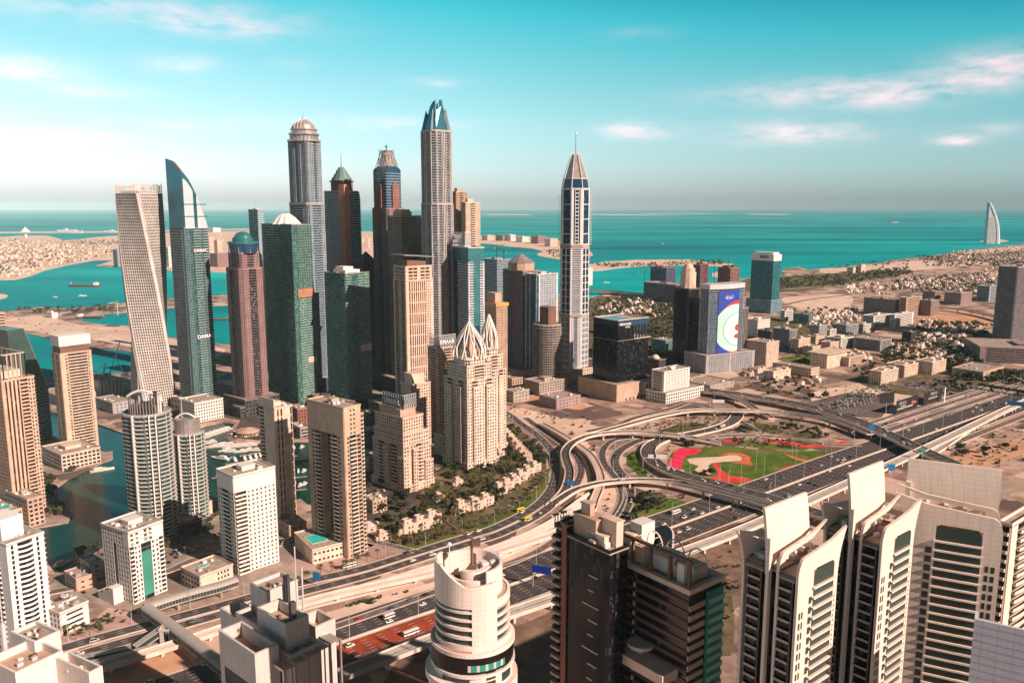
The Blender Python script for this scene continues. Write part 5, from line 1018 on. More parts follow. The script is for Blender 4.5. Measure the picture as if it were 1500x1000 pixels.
t.ring(q.rect(), 0, q.h, [[Sd(.1), Gd(.14, 3, 7, 1, 1), Sd(.06), Gd(.14, 3, 7, .8, .8), Sd(.42), Gd(.14, 3, 7, .8, .8)], [wn(1, 3.6)], [wn(1, 3.6)], [Bl(.3, 3.4, 1.3, 1, .3), Sd(.7)]]); t.clutter(q.rect(), q.h + .5, 10); a = t.part('roof_fin', M_cream); a.prism(q.rect(-.03, .04, .0, 1), q.h, q.h + 9)
a = t.part('brown_panel', M_tan); a.prism([q.pt(q.b * .5, -.9), q.pt(q.b * .78, -.9), q.pt(q.b * .78, -.55), q.pt(q.b * .5, -.55)], 8, q.h - 18, 0, True, True); t.done()
# white gridded block
q = Q(319, 343, 403, 722, 842, 46); t = T_('apartment_tower', 'white block with square windows and wrap round corner balconies', q, M_white, G_brown, 'apartment tower', M_white)
t.ring(q.rect(), 0, q.h, [[Bl(.28, 3.3, 1.6, 1.1, .3), wn(.72, 3.4, 1.9, 1.9)], [wn(1, 3.4, 1.9, 1.9)], [wn(1, 3.4, 1.9, 1.9)], [wn(.3), Bl(.4, 3.3, 1.4, 1.1, .3), wn(.3)]], roof=False); t.ring(q.rect(), q.h, q.zy(700), [[Sd(1)]]); t.clutter(q.rect(), q.zy(700) + .4, 9); t.done()
# block with the green glass strip
q = Q(150, 189, 238, 795, 885, 58); t = T_('apartment_tower', 'white block with a vertical green glass strip by the covered bridge', q, M_white, G_dark, 'apartment tower', M_white)
t.ring(q.rect(), 0, q.h - 3.4, [[Bl(.12, 3.3, 1.0, 1.0, .3), wn(.2, 3.4, 1.6, 1.6), Gl(.3), wn(.24, 3.4, 1.6, 1.6), Bl(.14, 3.3, 1, 1, .3)], [wn(1)], [wn(1)], [wn(.4, 3.2), Gl(.12), wn(.48, 3.2)]], roof=False); a = t.part('green_strip', M_green); a.obox(q.pt(0, 0), q.u, q.v, q.b * .33, q.b * .61, -.3, .1, 3, q.h - 10)
for i in range(16): b = t.part('strip_rail', M_gmetal); b.obox(q.pt(0, 0), q.u, q.v, q.b * .335, q.b * .605, -.5, -.3, 6 + i * 3.3, 6.5 + i * 3.3)
t.ring(q.rect(), q.h - 3.4, q.zy(782), [[wn(.3), Sd(.1), wn(.3), Sd(.3)], [Sd(1)], [Sd(1)], [wn(.8), Sd(.2)]]); t.clutter(q.rect(), q.zy(782) + .4, 10)
a = t.part('stepped_annex', M_white); 
for i in range(3): a.prism(q.rect(-.3, -.02, .35 + .2 * i, .55 + .2 * i), 0, 12 - i * 3)
t.done()
# left white tower with curved balconies
q = Q(-30, 10, 63, 800, 945, 60); t = T_('apartment_tower', 'white tower with a column of curved balconies at the left edge', q, mat('pure_white_render', (.82, .77, .73), .7, .05), G_dark, 'apartment tower', mat('pure_white_render', (.8, .8, .8)))
t.ring(q.rect(), 0, q.h, [[Sd(.06), Gd(.12, 4, 3.4, 1.6, .7), Sd(.08), Bl(.42, 3.4, .5, 1.1, .3, curve=1.4), Sd(.08), Gd(.12, 4, 3.4, 1.6, .7), Sd(.12)], [Bl(1, 3.4, 1.3, 1, .3)], [wn(1)], [Bl(.7, 3.4, 1.3, 1, .3), Sd(.3)]]); t.clutter(q.rect(), q.h + .5, 8); a = t.part('roof_block', t.wall); a.prism(q.rect(.1, .7, .3, .9), q.h, q.zy(768)); t.done()
# pair of round balcony towers
def round_b(lab, xl, xr, yt, yb, crown):
    Y = G((xl + xr) / 2, yb)[1]; z = zat(Y, yt); x = Xat((xl + xr) / 2, Y, z); R = (Xat(xr, Y, z) - Xat(xl, Y, z)) / 2 - 1.6
    t = Tower('balcony_tower', lab, x, Y + R, mat('grey_white_render', (.58, .55, .51)), G_gdark, 'apartment tower', None, mat('balcony_grey', (.50, .47, .43)))
    c = circ(R, 12, a0=radians(15)); t.ring(c, 0, z, [[Bl(1, 3.5, 1.7, .9, .35, curve=.35)], [Gd(.1, 3, 3.5, .5, 1.0), Bl(.8, 3.5, 1.6, 1.0, .35), Sd(.1)]])
    for an in (-62, -48, -100): a = t.part('white_mullion', M_white); a.obox((R * 1.05 * cos(radians(an)), R * 1.05 * sin(radians(an))), (cos(radians(an)), sin(radians(an))), (-sin(radians(an)), cos(radians(an))), -1, 1.6, -.45, .45, 3, z + 2)
    a = t.part('upper_deck', M_grey); a.prism(circ(R * 1.08, 20), z, z + 1.2, 0, True, True); a = t.part('penthouse', M_dgrey); a.prism(circ(R * .72, 14), z + 1.2, z + 7)
    if crown:
        a = t.part('crown_wall', M_silver); 
        for i in range(-6, 7): an = radians(-75 + i * 9); a.bar((R * .8 * cos(an), R * .8 * sin(an), z + 1), (R * .8 * cos(an), R * .8 * sin(an), z + 12 + 5 * abs(i) / 6), .45, n=4)
        b = t.part('crown_arch', M_white); pts = [(-R * .8 + 1.6 * R * k / 10, -R * .1 + 2 * sin(k), z + 7 + 12 * sin(pi * (.2 + .7 * k / 10))) for k in range(11)]
        for k in range(10): b.bar((pts[k][0], -R * .1, pts[k][2]), (pts[k + 1][0], -R * .1, pts[k + 1][2]), 1.1, n=6)
        b = t.part('crown_block', M_white); b.box(R * .45, 0, z + 1, R * .4, R * .8, 15, 0, .5); b = t.part('dark_fin', M_dgrey); b.box(R * .62, -R * .4, z + 8, 3, 1, 12)
    else:
        b = t.part('crown_block', M_silver); b.prism(circ(R * .8, 18)[9:] + [(R * .8, 2)], z, z + 14); b = t.part('crown_arch', M_white)
        for k in range(8): b.bar((-R * .7 + R * 1.3 * k / 8, 0, z + 14 + 4 * sin(pi * k / 8)), (-R * .7 + R * 1.3 * (k + 1) / 8, 0, z + 14 + 4 * sin(pi * (k + 1) / 8)), .9, n=5)
    b = t.part('lattice_mast', M_steel); zt_ = z + (30 if crown else 34); b.bar((-R * .35, 2, z + 6), (-R * .35, 2, zt_), .9, n=4, r2=.15); t.done()
round_b('taller round tower stacked with grey balconies and an arched crown, by the marina', 165, 236, 612, 800, True)
round_b('shorter round balcony tower with a half drum crown and thin mast', 241, 291, 640, 768, False)
# white gold tower with podium
q = Q(76, 88, 133, 520, 668, 50); t = T_('apartment_tower', 'cream tower with a bare white roof band and brown slot below it', q, M_gold, G_brown, 'apartment tower', M_cream); zt = q.zy(508)
t.ring(q.rect(), 0, q.h, [[Sd(.12), wn(.12, 3), Bl(.64, 3.4, .9, 1.0, .3), wn(.08, 3), Sd(.06)], [wn(1)], [wn(1)], [Gd(.3, 3, 7, 1.2, 1), Sd(.2), Gd(.3, 3, 7, 1.2, 1), Sd(.2)]]); a = t.part('brown_slot', M_brown); a.prism(inset(q.rect(), 1.0), q.h + .6, zt); a = t.part('white_band', M_white); a.prism(inset(q.rect(), -.4), zt, q.zy(493)); t.done()
blk('podium_block', 'long cream podium with planted terraces below the cream waterside tower', 62, 90, 146, 668, 690, [Gd(1, 4.5, 4, 1.2, 1.6)], wall=M_cream, cat='building', th=50, n=8)
# left edge group
t, q = blk('apartment_tower', 'sand coloured ribbed tower with a lattice crown at the left edge', -45, 2, 49, 560, 760, [Sd(.05), Fn(.5, 3.2, 1.7, .8), Bl(.25, 3.4, 1.3, 1.1, .3), wn(.2)], [Bl(.5, 3.4, 1.3, 1, .3), wn(.5)], wall=M_gold, glass=G_brown, th=56, done=False)
a = t.part('lattice_crown', M_cream); P = inset(q.rect(), 4)
for k in range(4): lattice(a, P[k], P[(k + 1) % 4], q.h, q.zy(522), 5, .45, False)
a.prism(q.rect(.2, .8, .2, .8), q.h, q.zy(548)); t.done()
q = Q(-35, 12, 63, 500, 700, 60, Y=930); t = T_('green_glass_tower', 'dark green tower with a sloping ribbed roof behind the sand ribbed tower', q, M_gmetal, G_gdark, 'apartment tower', M_gmetal); z1 = q.zy(575)
t.ring(q.rect(), 0, z1, [[Gd(.4, 3, 3.5, .5, 1), Bl(.6, 3.5, 1.6, 1, .3)], [Bl(1, 3.5, 1.6, 1, .3)], [Bd(1)], [Gd(1, 3, 3.5, .5, 1)]], roof=False)
a = t.part('glass_wedge', mat('ribbed_green_glass', (.05, .09, .08), .3, spec=.6)); zt = q.zy(484); R4 = q.rect(); a.loft([[(*p, z1) for p in R4], [(*q.rect(0, .45)[0], zt), (*q.rect(0, .45)[1], zt), (*q.rect(0, .45)[2], zt), (*q.rect(0, .45)[3], zt)]]); a = t.part('sloping_roof', M_silver)
for k in range(9):
    f = k / 8; A = q.pt(q.b * .45, q.a * f); B_ = q.pt(q.b, q.a * f); a.bar((*A, zt + .4), (*B_, z1 + .4), .5, n=4)
t.done()
blk('apartment_tower', 'sliver of a gold banded tower at the far left edge', -60, -25, 6, 462, 640, bd, wall=M_gold, glass=G_brown, Y=1000, th=60)
blk('podium_block', 'dark podium with planted roof below the sand ribbed tower', 8, 40, 62, 733, 772, [Gd(1, 4, 4, 1.4, 1.8)], wall=M_tan, cat='building', th=56)
t, q = blk('pool_annex', 'cream terrace with a turquoise pool above the left white tower', -20, 10, 32, 752, 775, [Gd(1, 4, 4, 1.4, 1.8)], wall=M_cream, cat='building', th=56, done=False, big=False, n=2); pool(t, (0, 0), q.h + .7, q.b * .5, q.a * .4, q.th); t.done()
# ================================================================== FOREGROUND BUILDINGS
def jlt(lab, O, W, D, h, ang, mirror, zsink, blade=20, fill=True, wallm=None, bay=(.38, .90)):
    """office tower: parallel flared plates, balconied side bays, dark glass recess and a tall blade"""
    u = (cos(radians(ang)), sin(radians(ang))); v = (-u[1], u[0]); wm = wallm or mat('ivory_panel', (.76, .64, .56), .6, .05)
    cx, cy = O[0] + u[0] * W / 2 + v[0] * D / 2, O[1] + u[1] * W / 2 + v[1] * D / 2
    t = Tower('office_tower', lab, cx, cy, mat('shaded_pier_brown', (.16, .12, .105), .6), G_black, 'office tower', balc=mat('balcony_shade_cream', (.46, .38, .33))); L = lambda a, b: (O[0] - cx + u[0] * a + v[0] * b, O[1] - cy + u[1] * a + v[1] * b)  # side-bay piers coloured dark: shade on that side put into the wall tone
    z0 = zsink; t.glass = G_black
    R = lambda a0, a1, b0, b1: [L(a0, b0), L(a1, b0), L(a1, b1), L(a0, b1)]
    hb = h - 9
    # body: side bays at both ends of the depth, dark recess between
    side = [Sd(.07), Bl(.86, 3.7, 1.0, .55, .3), Sd(.07)]
    t.ring(R(.8, W - .8, 1.2, D * .34), z0, hb, [[Gl(1)], side, [Gl(1)], side]); t.ring(R(1.6, W - 1.6, D * .34, D * .66), z0, hb + 1, [[Gl(1)], [Gl(.3), Sd(.12), Gl(.58)], [Gl(1)], [Gl(.3), Sd(.12), Gl(.58)]]); t.ring(R(.8, W - .8, D * .66, D - 1.2), z0, hb, [[Gl(1)], side, [Gl(1)], side])
    # plates
    def outline(mir):
        f = 9
        P = [(0, z0), (0, h - 7)] + [(3.5 - 3.5 * cos(k * pi / 10), h - 7 + 6.5 * sin(k * pi / 10)) for k in range(1, 6)] + [(W * .5, h + .6), (W * .8, h + 1.6), (W + 4.5, h + 4.4)]
        P += [(W + 4.5 * (1 - k / 6) ** 2.2, h + 4.2 - k * 3.0) for k in range(1, 7)] + [(W, z0), (W * bay[1], z0), (W * bay[1], h - 9)] + [(W * bay[1] - 1.5 * (1 - cos(k * pi / 8)), h - 9 + 3 * sin(k * pi / 8)) for k in range(1, 5)] + [(W * bay[0] + 1.5, h - 6), (W * bay[0], h - 9), (W * bay[0], z0)]
        return [((W - a) if mir else a, z) for a, z in P]
    for b, mir in ((-.9, mirror), (D * .32, mirror), (D * .68, not mirror), (D - .1, not mirror)):
        o = outline(mir); inner = b in (D * .32, D * .68); a = t.part('flared_plate', wm)
        if inner:  # the inner ones are only a slim curved rim
            P = [(0, z0), (0, h - 7)] + [(3.5 - 3.5 * cos(k * pi / 10), h - 7 + 6.5 * sin(k * pi / 10)) for k in range(1, 6)] + [(W * .5, h + .6), (W * .8, h + 1.6), (W + 4.5, h + 4.4), (W * .8, h - .2), (W * .5, h - 1.2), (5.4, h - 2.2), (2.6, h - 5), (1.5, h - 9), (1.5, z0)]
            o = [((W - a_) if mir else a_, z) for a_, z in P]
        tri = tessellate_polygon([[Vector((p[0], p[1], 0)) for p in o]]); i = len(a.v); n = len(o)
        for bb in (b, b + 1.0): a.v += [(*L(p[0], bb), p[1]) for p in o]
        for q_ in tri: a.f.append(tuple(i + k for k in q_)); a.m.append(0); a.f.append(tuple(i + n + k for k in reversed(q_))); a.m.append(0)
        for k in range(n): a.f.append((i + k, i + (k + 1) % n, i + n + (k + 1) % n, i + n + k)); a.m.append(0)
    # glazed bay with white ledges in the front and back plates
    for bb, sg in ((-.9, -1), (D + .9, 1)):
        a = t.part('bay_glass', M_dkglass); lo_, hi_ = (1 - bay[1], 1 - bay[0]) if mirror == (sg < 0) else bay
        P = [L(W * lo_, bb), L(W * hi_, bb), L(W * hi_, bb - sg * 1.0), L(W * lo_, bb - sg * 1.0)]; a.prism(P if sg < 0 else P[::-1], z0, h - 6.5, 0, True)
        for i in range(int((h - 14 - z0) / 3.7)):
            z = h - 13 - i * 3.7
            if z < 60: break
            a = t.part('ledge', wm); a.obox(L(0, 0), u, v, W * lo_ - .6, W * hi_ + .3, bb - .9 if sg < 0 else bb - .2, bb + .2 if sg < 0 else bb + .9, z, z + .7)
        for f0, f1 in ((.05, .09), (.115, .15), (.93, .955)) if sg < 0 else ():
            for i in range(24):
                z = h - 22 - i * 3.7; a = t.part('window', M_dkglass); g0, g1 = (f0, f1) if not mirror else (1 - f1, 1 - f0); a.obox(L(0, 0), u, v, W * g0, W * g1, bb - .06, bb + .1, z, z + 2.4)
        for i in range(26):
            z = h - 18 - i * 3.7; g = (lo_ - .1, lo_ - .03); a = t.part('window', M_dkglass); a.obox(L(0, 0), u, v, W * g[0], W * g[1], min(bb, bb + sg * .06), max(bb, bb + sg * .06) + .02, z, z + 2.5)
    # blade above the roof
    a = t.part('blade', wm); ring_l = []
    for k in range(9):
        s = k / 8; bow = 2.2 * s * s; z = hb + (h + blade - hb) * s; ring_l.append([(*L(-1.2, D * .5 + bow), z), (*L(W * .98, D * .5 + bow), z), (*L(W * .98, D * .5 + bow + 1.0), z), (*L(-1.2, D * .5 + bow + 1.0), z)])
    a.loft(ring_l); a = t.part('blade_pier', wm); a.prism(R(-1.4, .4, D * .47, D * .53), z0, h + 4)
    for k in range(4): a = t.part('roof_beam', wm); f = .2 + .2 * k; a.obox(L(0, 0), u, v, W * f, W * f + 1.2, D * .34, D * .5, h - 4, h - 2.5)
    a = t.part('roof_deck', M_tan); a.prism(R(1, W - 1, D * .02, D * .98), hb + 1.6, hb + 2.2)
    for k in range(12): a = t.part('roof_unit', [M_white, M_steel, M_tan][k % 3]); x, y = random.uniform(.12, .85) * W, random.choice((.1, .2, .4, .6, .75, .88)) * D; a.obox(L(x, y), u, v, 0, random.uniform(1.5, 4), 0, random.uniform(1.2, 3), hb + 2.2, hb + random.uniform(3.4, 5.5))
    t.done(); return t
M_dkglass = facade_glass('bay_glazing', (.012, .02, .02), (.05, .08, .07), .3)
def at_z(px, py, z): return G(px, py, z)
def jlt_px(lab, xo, yo, xw, xd, h, ang, mirror, **k):
    O = G(xo, yo, h); u = (cos(radians(ang)), sin(radians(ang))); v = (-u[1], u[0]); W = abs(solve(O, u, xw, h - 10)); D = k.pop('D', None) or abs(solve(O, v, xd, h)); return jlt(lab, O, W, D, h, ang, mirror, 0, **k)
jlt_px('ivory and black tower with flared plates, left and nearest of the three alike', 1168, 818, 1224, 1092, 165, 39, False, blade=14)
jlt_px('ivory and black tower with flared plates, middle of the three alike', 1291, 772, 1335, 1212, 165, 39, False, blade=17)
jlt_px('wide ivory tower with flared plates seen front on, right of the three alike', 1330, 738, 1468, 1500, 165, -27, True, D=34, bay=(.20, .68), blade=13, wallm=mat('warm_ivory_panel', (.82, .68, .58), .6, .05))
q = Q(1466, 1481, 1580, 772, 0, 39, Y=305); t = T_('apartment_tower', 'cream tower with stacked rounded balconies cut off by the right edge', q, mat('warm_ivory_panel', (.8, .8, .8)), G_black, 'apartment tower'); t.ring(q.rect(), 0, q.h, [[Sd(.08), Bl(.34, 3.7, 1.8, 1.0, .35, curve=.8), Sd(.1), Bl(.4, 3.7, 1.8, 1.0, .35), Sd(.08)], [Bd(1)], [Bd(1)], [Sd(.1), Bl(.8, 3.7, 1.5, 1.0, .35), Sd(.1)]]); t.clutter(q.rect(), q.h + .6, 8); t.done()
# corner tower at the lower right
q = Q(1330, 1433, 1600, 908, 0, -30, Y=235); O = G(1433, 905, 150); u = (.85, -.527); v = (.527, .85)
t = Tower('office_tower', 'lavender white panelled roof of a black tower in the lower right corner', O[0], O[1], mat('lavender_panel', (.60, .58, .66), .5, .04), G_black, 'office tower'); L = lambda a, b: (u[0] * a + v[0] * b, u[1] * a + v[1] * b)
t.ring([L(0, 0), L(40, 0), L(40, 26), L(0, 26)], 0, 132, [[Bd(1, 4, .35, .3)]]); a = t.part('panel_screen', t.wall); a.prism([L(-1, -1), L(42, -1), L(42, 0), L(-1, 0)], 128, 150, 0, True, True); a.prism([L(-1, 0), L(0, 0), L(0, 5), L(-1, 5)], 128, 150, 0, True, True)
for i in range(8): b = t.part('panel_joint', M_grey); b.obox((0, 0), u, v, -1, 42, -1.05, -1, 130.5 + i * 2.5, 130.6 + i * 2.5)
t.clutter([L(0, 0), L(40, 0), L(40, 26), L(0, 26)], 133, 8); t.done()
# ------------------------------------------------------------------ black tower
q = Q(812, 893, 918, 812, 0, 39, Y=292)
t = T_('office_tower', 'black slab tower with thin white slits and stacked ivory roof rooms', q, M_black, G_black, 'office tower', balc=M_tan); h = q.h
t.ring(q.rect(0, 1, 0, .74), 0, h, [[Gd(1, 3, 3.8, .3, .5)], [Gl(1)], [Gl(1)], [Gl(1)]]); t.ring(q.rect(0, 1, .74, .84), 0, h + 4, [[Sd(1)]]); t.ring(q.rect(.1, 1, .84, 1), 0, h + 1, [[Bl(1, 4, 1.2, 0, .4)], [Bl(1, 4, 1.2, 0, .4)], [Bl(1, 4, 2, 0, .4)], [Bl(1, 4, 2.6, .6, .4)]])
a = t.part('brown_pier', mat('red_brown_pier', (.30, .12, .08))); a.prism([q.pt(-.8, q.a * .74), q.pt(q.b, q.a * .74), q.pt(q.b, q.a * .83), q.pt(-.8, q.a * .83)], 0, h + 5)
for i in range(11):
    z = h - 12 - i * 6.2; w_ = (5, 3, 9)[i % 3]; a = t.part('light_slit', M_white); P = q.pt(0, q.a * (.30 if i % 3 else .26)); a.obox(P, q.v, (-q.u[0], -q.u[1]), -w_ / 2, w_ / 2, -.1, .62, z, z + .3)
for i, (b0, b1, a0, a1, z0, z1) in enumerate([(.2, .95, .15, .45, 0, 4), (.2, .9, .3, .7, 0, 9), (.55, .95, .05, .3, 0, 10), (.35, .6, .45, .6, 9, 14), (.3, .9, .72, .95, 0, 4), (.7, .95, .55, .72, 9, 12)]):
    P = q.rect(b0, b1, a0, a1); a = t.part('roof_room', [M_cream, M_tan][i % 2]); a.prism(P, h + .6 + z0, h + .6 + z1); a.prism(inset(P, -.4), h + .6 + z1, h + 1.1 + z1)
t.clutter(q.rect(0, 1, 0, .5), h + .6, 8, False); a = t.part('roof_rail', M_cream); a.obox(q.pt(0, 0), q.u, q.v, -2, q.b, q.a * .98, q.a * 1.02, h + 6, h + 6.6)
for k in range(6): a = t.part('rail_post', M_cream); a.obox(q.pt(0, 0), q.u, q.v, q.b * k / 6, q.b * k / 6 + .4, q.a * .99, q.a * 1.0, h + 1, h + 6)
t.done()
# ------------------------------------------------------------------ striped office beside it
q = Q(896, 1010, 1058, 866, 0, 39, Y=284)
t = T_('office_building', 'brown striped office with an open dark roof frame and white arches', q, mat('brown_band', (.13, .075, .055), .5), G_black, 'office building'); h = q.h
t.ring(q.rect(), 0, h - 1, [[Gl(1)], [Bd(1, 4, 1.4)], [Bd(1, 4, 1.4)], [Bd(.32, 4, 1.6, .4), Sd(.03), Bd(.65, 4, 1.6, .4)]])
fl = int(h / 4)
for i in range(2, 26):
    z = h - i * 4
    a = t.part('tan_band', M_tan); a.obox(q.pt(0, 0), q.u, q.v, 0, q.b * .46, -.6, .1, z, z + 2.1); a = t.part('green_band', mat('pale_green_band', (.36, .56, .44), .4)); a.obox(q.pt(0, 0), q.u, q.v, q.b * .54, q.b, -1.6, .1, z, z + 2.1)
a = t.part('green_glass_bay', G_gdarkp if 'G_gdarkp' in globals() else M_green); a.obox(q.pt(0, 0), q.u, q.v, q.b * .52, q.b * .98, -1.2, .05, 0, h - 3)
for k in range(26): a = t.part('pier_stripe', M_cream if k % 2 else M_black); P = q.pt(0, q.a * .67); a.obox(P, q.v, (-q.u[0], -q.u[1]), -.5, .5, 0, .7, h - 6 - k * 2, h - 4 - k * 2)
a = t.part('parapet', M_cream); P = q.rect(); P2 = inset(P, 1.2); Po = inset(P, -1.0)
for k in range(4): a.prism([Po[k], Po[(k + 1) % 4], P2[(k + 1) % 4], P2[k]], h - 1, h + .9)
for k in range(5): a = t.part('frame_post', M_brown); P_ = q.pt(.2, q.a * (.02 + .235 * k)); a.obox(P_, q.u, q.v, 0, 1.0, -.5, .5, h, h + 11)
a = t.part('frame_beam', M_brown); a.obox(q.pt(0, 0), q.u, q.v, .15, 1.25, -.1, q.a * .98, h + 10.6, h + 11.8)
for j in range(3):
    for k in range(7):
        an0, an1 = pi * k / 7, pi * (k + 1) / 7; cy = q.a * (.2 + .28 * j); rr = q.a * .12
        for bx in (.3, .75): a = t.part('roof_arch', M_white); p0, p1 = q.pt(q.b * bx, cy + rr * cos(an0)), q.pt(q.b * bx, cy + rr * cos(an1)); a.bar((*p0, h + 4 + 6 * sin(an0)), (*p1, h + 4 + 6 * sin(an1)), .3, n=4)
        if k: p0, p1 = q.pt(q.b * .3, cy + rr * cos(an0)), q.pt(q.b * .75, cy + rr * cos(an0)); t.part('arch_purlin', M_white).bar((*p0, h + 4 + 6 * sin(an0)), (*p1, h + 4 + 6 * sin(an0)), .15, n=4)
for i, (b0, b1, a0, a1, z1) in enumerate([(.25, .8, .1, .3, 5), (.25, .75, .36, .6, 6), (.2, .5, .65, .8, 7), (.5, .9, .82, .98, 13), (.3, .6, .86, .98, 9), (.12, .22, .12, .2, 8)]): a = t.part('roof_room', M_white if i % 2 else M_cream); a.prism(q.rect(b0, b1, a0, a1), h, h + z1)
t.clutter(q.rect(), h, 10, False); zc = q.zy(985)
a = t.part('terrace', M_cream); a.prism([q.pt(-9, q.a * .1), q.pt(0, q.a * .1), q.pt(0, q.a), q.pt(-9, q.a)], zc - 4, zc); a = t.part('round_canopy', M_beige); P = q.pt(-2.5, q.a * .52); cyl(a, P[0], P[1], zc + 3, zc + 4.4, 5.2, n=28); cyl(a, P[0], P[1], zc, zc + 3, 1.2, n=10)
P = q.pt(q.b * 1.0, q.a * .9)
for k in range(9):  # curved balconied wing behind
    pts = [q.pt(q.b * (1.0 + .5 * sin(j * pi / 12)), q.a * (.62 + .3 * j / 6)) for j in range(7)]; z = h + 6 - k * 3.4; a = t.part('curved_slab', M_white)
    for j in range(6): a.bar((*pts[j], z), (*pts[j + 1], z), .8, n=4)
a = t.part('curved_wing', M_black); a.prism([q.pt(q.b * .96, q.a * .62)] + [q.pt(q.b * (.98 + .5 * sin(j * pi / 12)), q.a * (.62 + .3 * j / 6)) for j in range(7)][::1] + [q.pt(q.b * .96, q.a * .95)], 0, h + 7); t.done()
# ------------------------------------------------------------------ white cylinder
Yc = 284; zz = lambda py: zat(Yc - 14, py); cx = Xat(692, Yc, 140); R = 55 * depth(Yc, 135) / F; WH = mat('pink_white_panel', (.80, .67, .60), .55, .05)
t = Tower('round_office_tower', 'white round tower with a sliced slanting top and roof crane', cx, Yc, WH, G_black, 'office tower')
def arcwall(mb, r, a0, a1, zb, zt, th=1.0, n=None):
    n = n or max(2, int(abs(a1 - a0) / 6)); fz = lambda f, an: f(an) if callable(f) else f
    for k in range(n):
        p, q_ = radians(a0 + (a1 - a0) * k / n), radians(a0 + (a1 - a0) * (k + 1) / n)
        ri = r - th; V = [(r * cos(p), r * sin(p)), (r * cos(q_), r * sin(q_)), (ri * cos(q_), ri * sin(q_)), (ri * cos(p), ri * sin(p))]; i = len(mb.v)
        for f in (zb, zt): mb.v += [(*V[0], fz(f, degrees_(p))), (*V[1], fz(f, degrees_(q_))), (*V[2], fz(f, degrees_(q_))), (*V[3], fz(f, degrees_(p)))]
        mb.f += [(i, i + 1, i + 5, i + 4), (i + 1, i + 2, i + 6, i + 5), (i + 2, i + 3, i + 7, i + 6), (i + 3, i, i + 4, i + 7), (i + 4, i + 5, i + 6, i + 7), (i + 3, i + 2, i + 1, i)]; mb.m += [0] * 6
degrees_ = lambda r: r * 180 / pi
zwin = [zz(y) for y in (898, 910, 922, 935, 948)]; zrim = zz(955)
def topf(an):
    an = an % 360
    if 150 <= an <= 262: return zz(836) - 1.5 * abs(an - 200) / 40 if an < 215 else zz(836) - (an - 215) / 47 * (zz(836) - zz(862))
    if 262 < an < 318: return zz(862) + (an - 262) / 56 * (zz(838) - zz(862)) * .2
    if an >= 318 or an < 40: return zz(884)
    return zz(850)
a = t.part('drum_wall', WH); arcwall(a, R, 150, 272, zz(893), topf); arcwall(a, R, 272, 312, zrim, topf, n=8); arcwall(a, R, 312, 400, zz(900), zz(886)); arcwall(a, R * .8, 300, 430, zz(890), zz(846)); arcwall(a, R, 40, 150, zrim, zz(850))
for i, z in enumerate(zwin):
    a = t.part('window_band', M_dkglass); arcwall(a, R - .9, 150, 272, z - .2, z + 3.0, .5); a = t.part('window_band', M_dkglass); arcwall(a, R - .9, 312, 400, z - .2, z + 3.0, .5)
    zn = (zwin[i + 1] + 2.6) if i < 4 else zrim
    a = t.part('spandrel', WH); arcwall(a, R, 150, 272, zn, z + .3); a = t.part('spandrel', WH); arcwall(a, R, 312, 400, zn, z + .3)
a = t.part('core', M_dgrey); cyl(a, 0, 0, 0, zz(893), R * .86, n=28)
for k in range(24): a = t.part('mullion', WH); an = radians(245 + k * 1.1); 
a = t.part('inner_deck', M_tan); cyl(a, 0, 0, zz(893), zz(886), R * .9, n=28); a = t.part('curved_roof_wall', WH); arcwall(a, R * .62, 200, 400, zz(886), zz(862)); arcwall(a, R * .45, 230, 420, zz(880), zz(852), 2); a = t.part('hollow', M_dgrey); cyl(a, -2, -3, zz(880), zz(866), R * .35, n=18)
a = t.part('wide_ring', M_black); cyl(a, 0, 0, zz(985), zrim - 1.4, R * 1.09, n=36); a = t.part('rim', WH); arcwall(a, R * 1.13, 0, 360, zrim - 1.6, zrim, 2.6); a = t.part('pink_deck', mat('pink_deck', (.55, .3, .25))); arcwall(a, R * 1.08, 150, 272, zrim - .4, zrim + .3, 3)
for k in range(14): a = t.part('green_pane', M_green if k % 3 else M_steel); an = radians(268 + k * 4); a.obox((R * 1.095 * cos(an), R * 1.095 * sin(an)), (-sin(an), cos(an)), (cos(an), sin(an)), -.55, .55, -.1, .06, zrim - 7, zrim - 4.6)
a = t.part('rim', WH); arcwall(a, R * 1.13, 0, 360, zz(991), zz(987), 2.6); a = t.part('base_wall', WH); cyl(a, 0, 0, 0, zz(989), R * 1.06, n=36); a = t.part('side_ring', WH); arcwall(a, R * 1.28, 150, 262, zz(1010), zz(1000), 3.4); cyl(a, 0, 0, 0, zz(1011), R * 1.2, n=36)
for k, (y, a0, a1) in enumerate([(1000, 225, 268), (993, 292, 306), (1006, 292, 306), (992, 318, 340), (1003, 318, 340)]): a = t.part('window_band', M_dkglass); arcwall(a, R * 1.075, a0, a1, zz(y) - 1, zz(y) + 1.8, .4)
a = t.part('roof_crane', M_brown); zr = zz(850); a.bar((0, -1, zr), (0, -1, zr + 9), .6, n=5); a.bar((3, -1, zr + 8), (-14, 7, zr + 16), .45, n=4); a.box(1.5, -1, zr + 7.5, 3, 2, 2); a.bar((0, -1, zr + 12), (-14, 7, zr + 16), .15, n=3); a.bar((0, -1, zr + 8), (0, -1, zr + 12), .3, n=4)
a = t.part('antenna', M_white); a.bar((-8, -4, zr - 2), (-8, -4, zr + 9), .2, n=5); dome(a, -8, -4, zr + 9, .9, 1.0, 8)
for k in range(5): a = t.part('roof_unit', M_white); a.box(3 + 1.6 * k % 7, 3 - 2 * (k % 3), zr - 3, 2.6, 1.6, 2 + k % 2, 0, .5)
t.done()
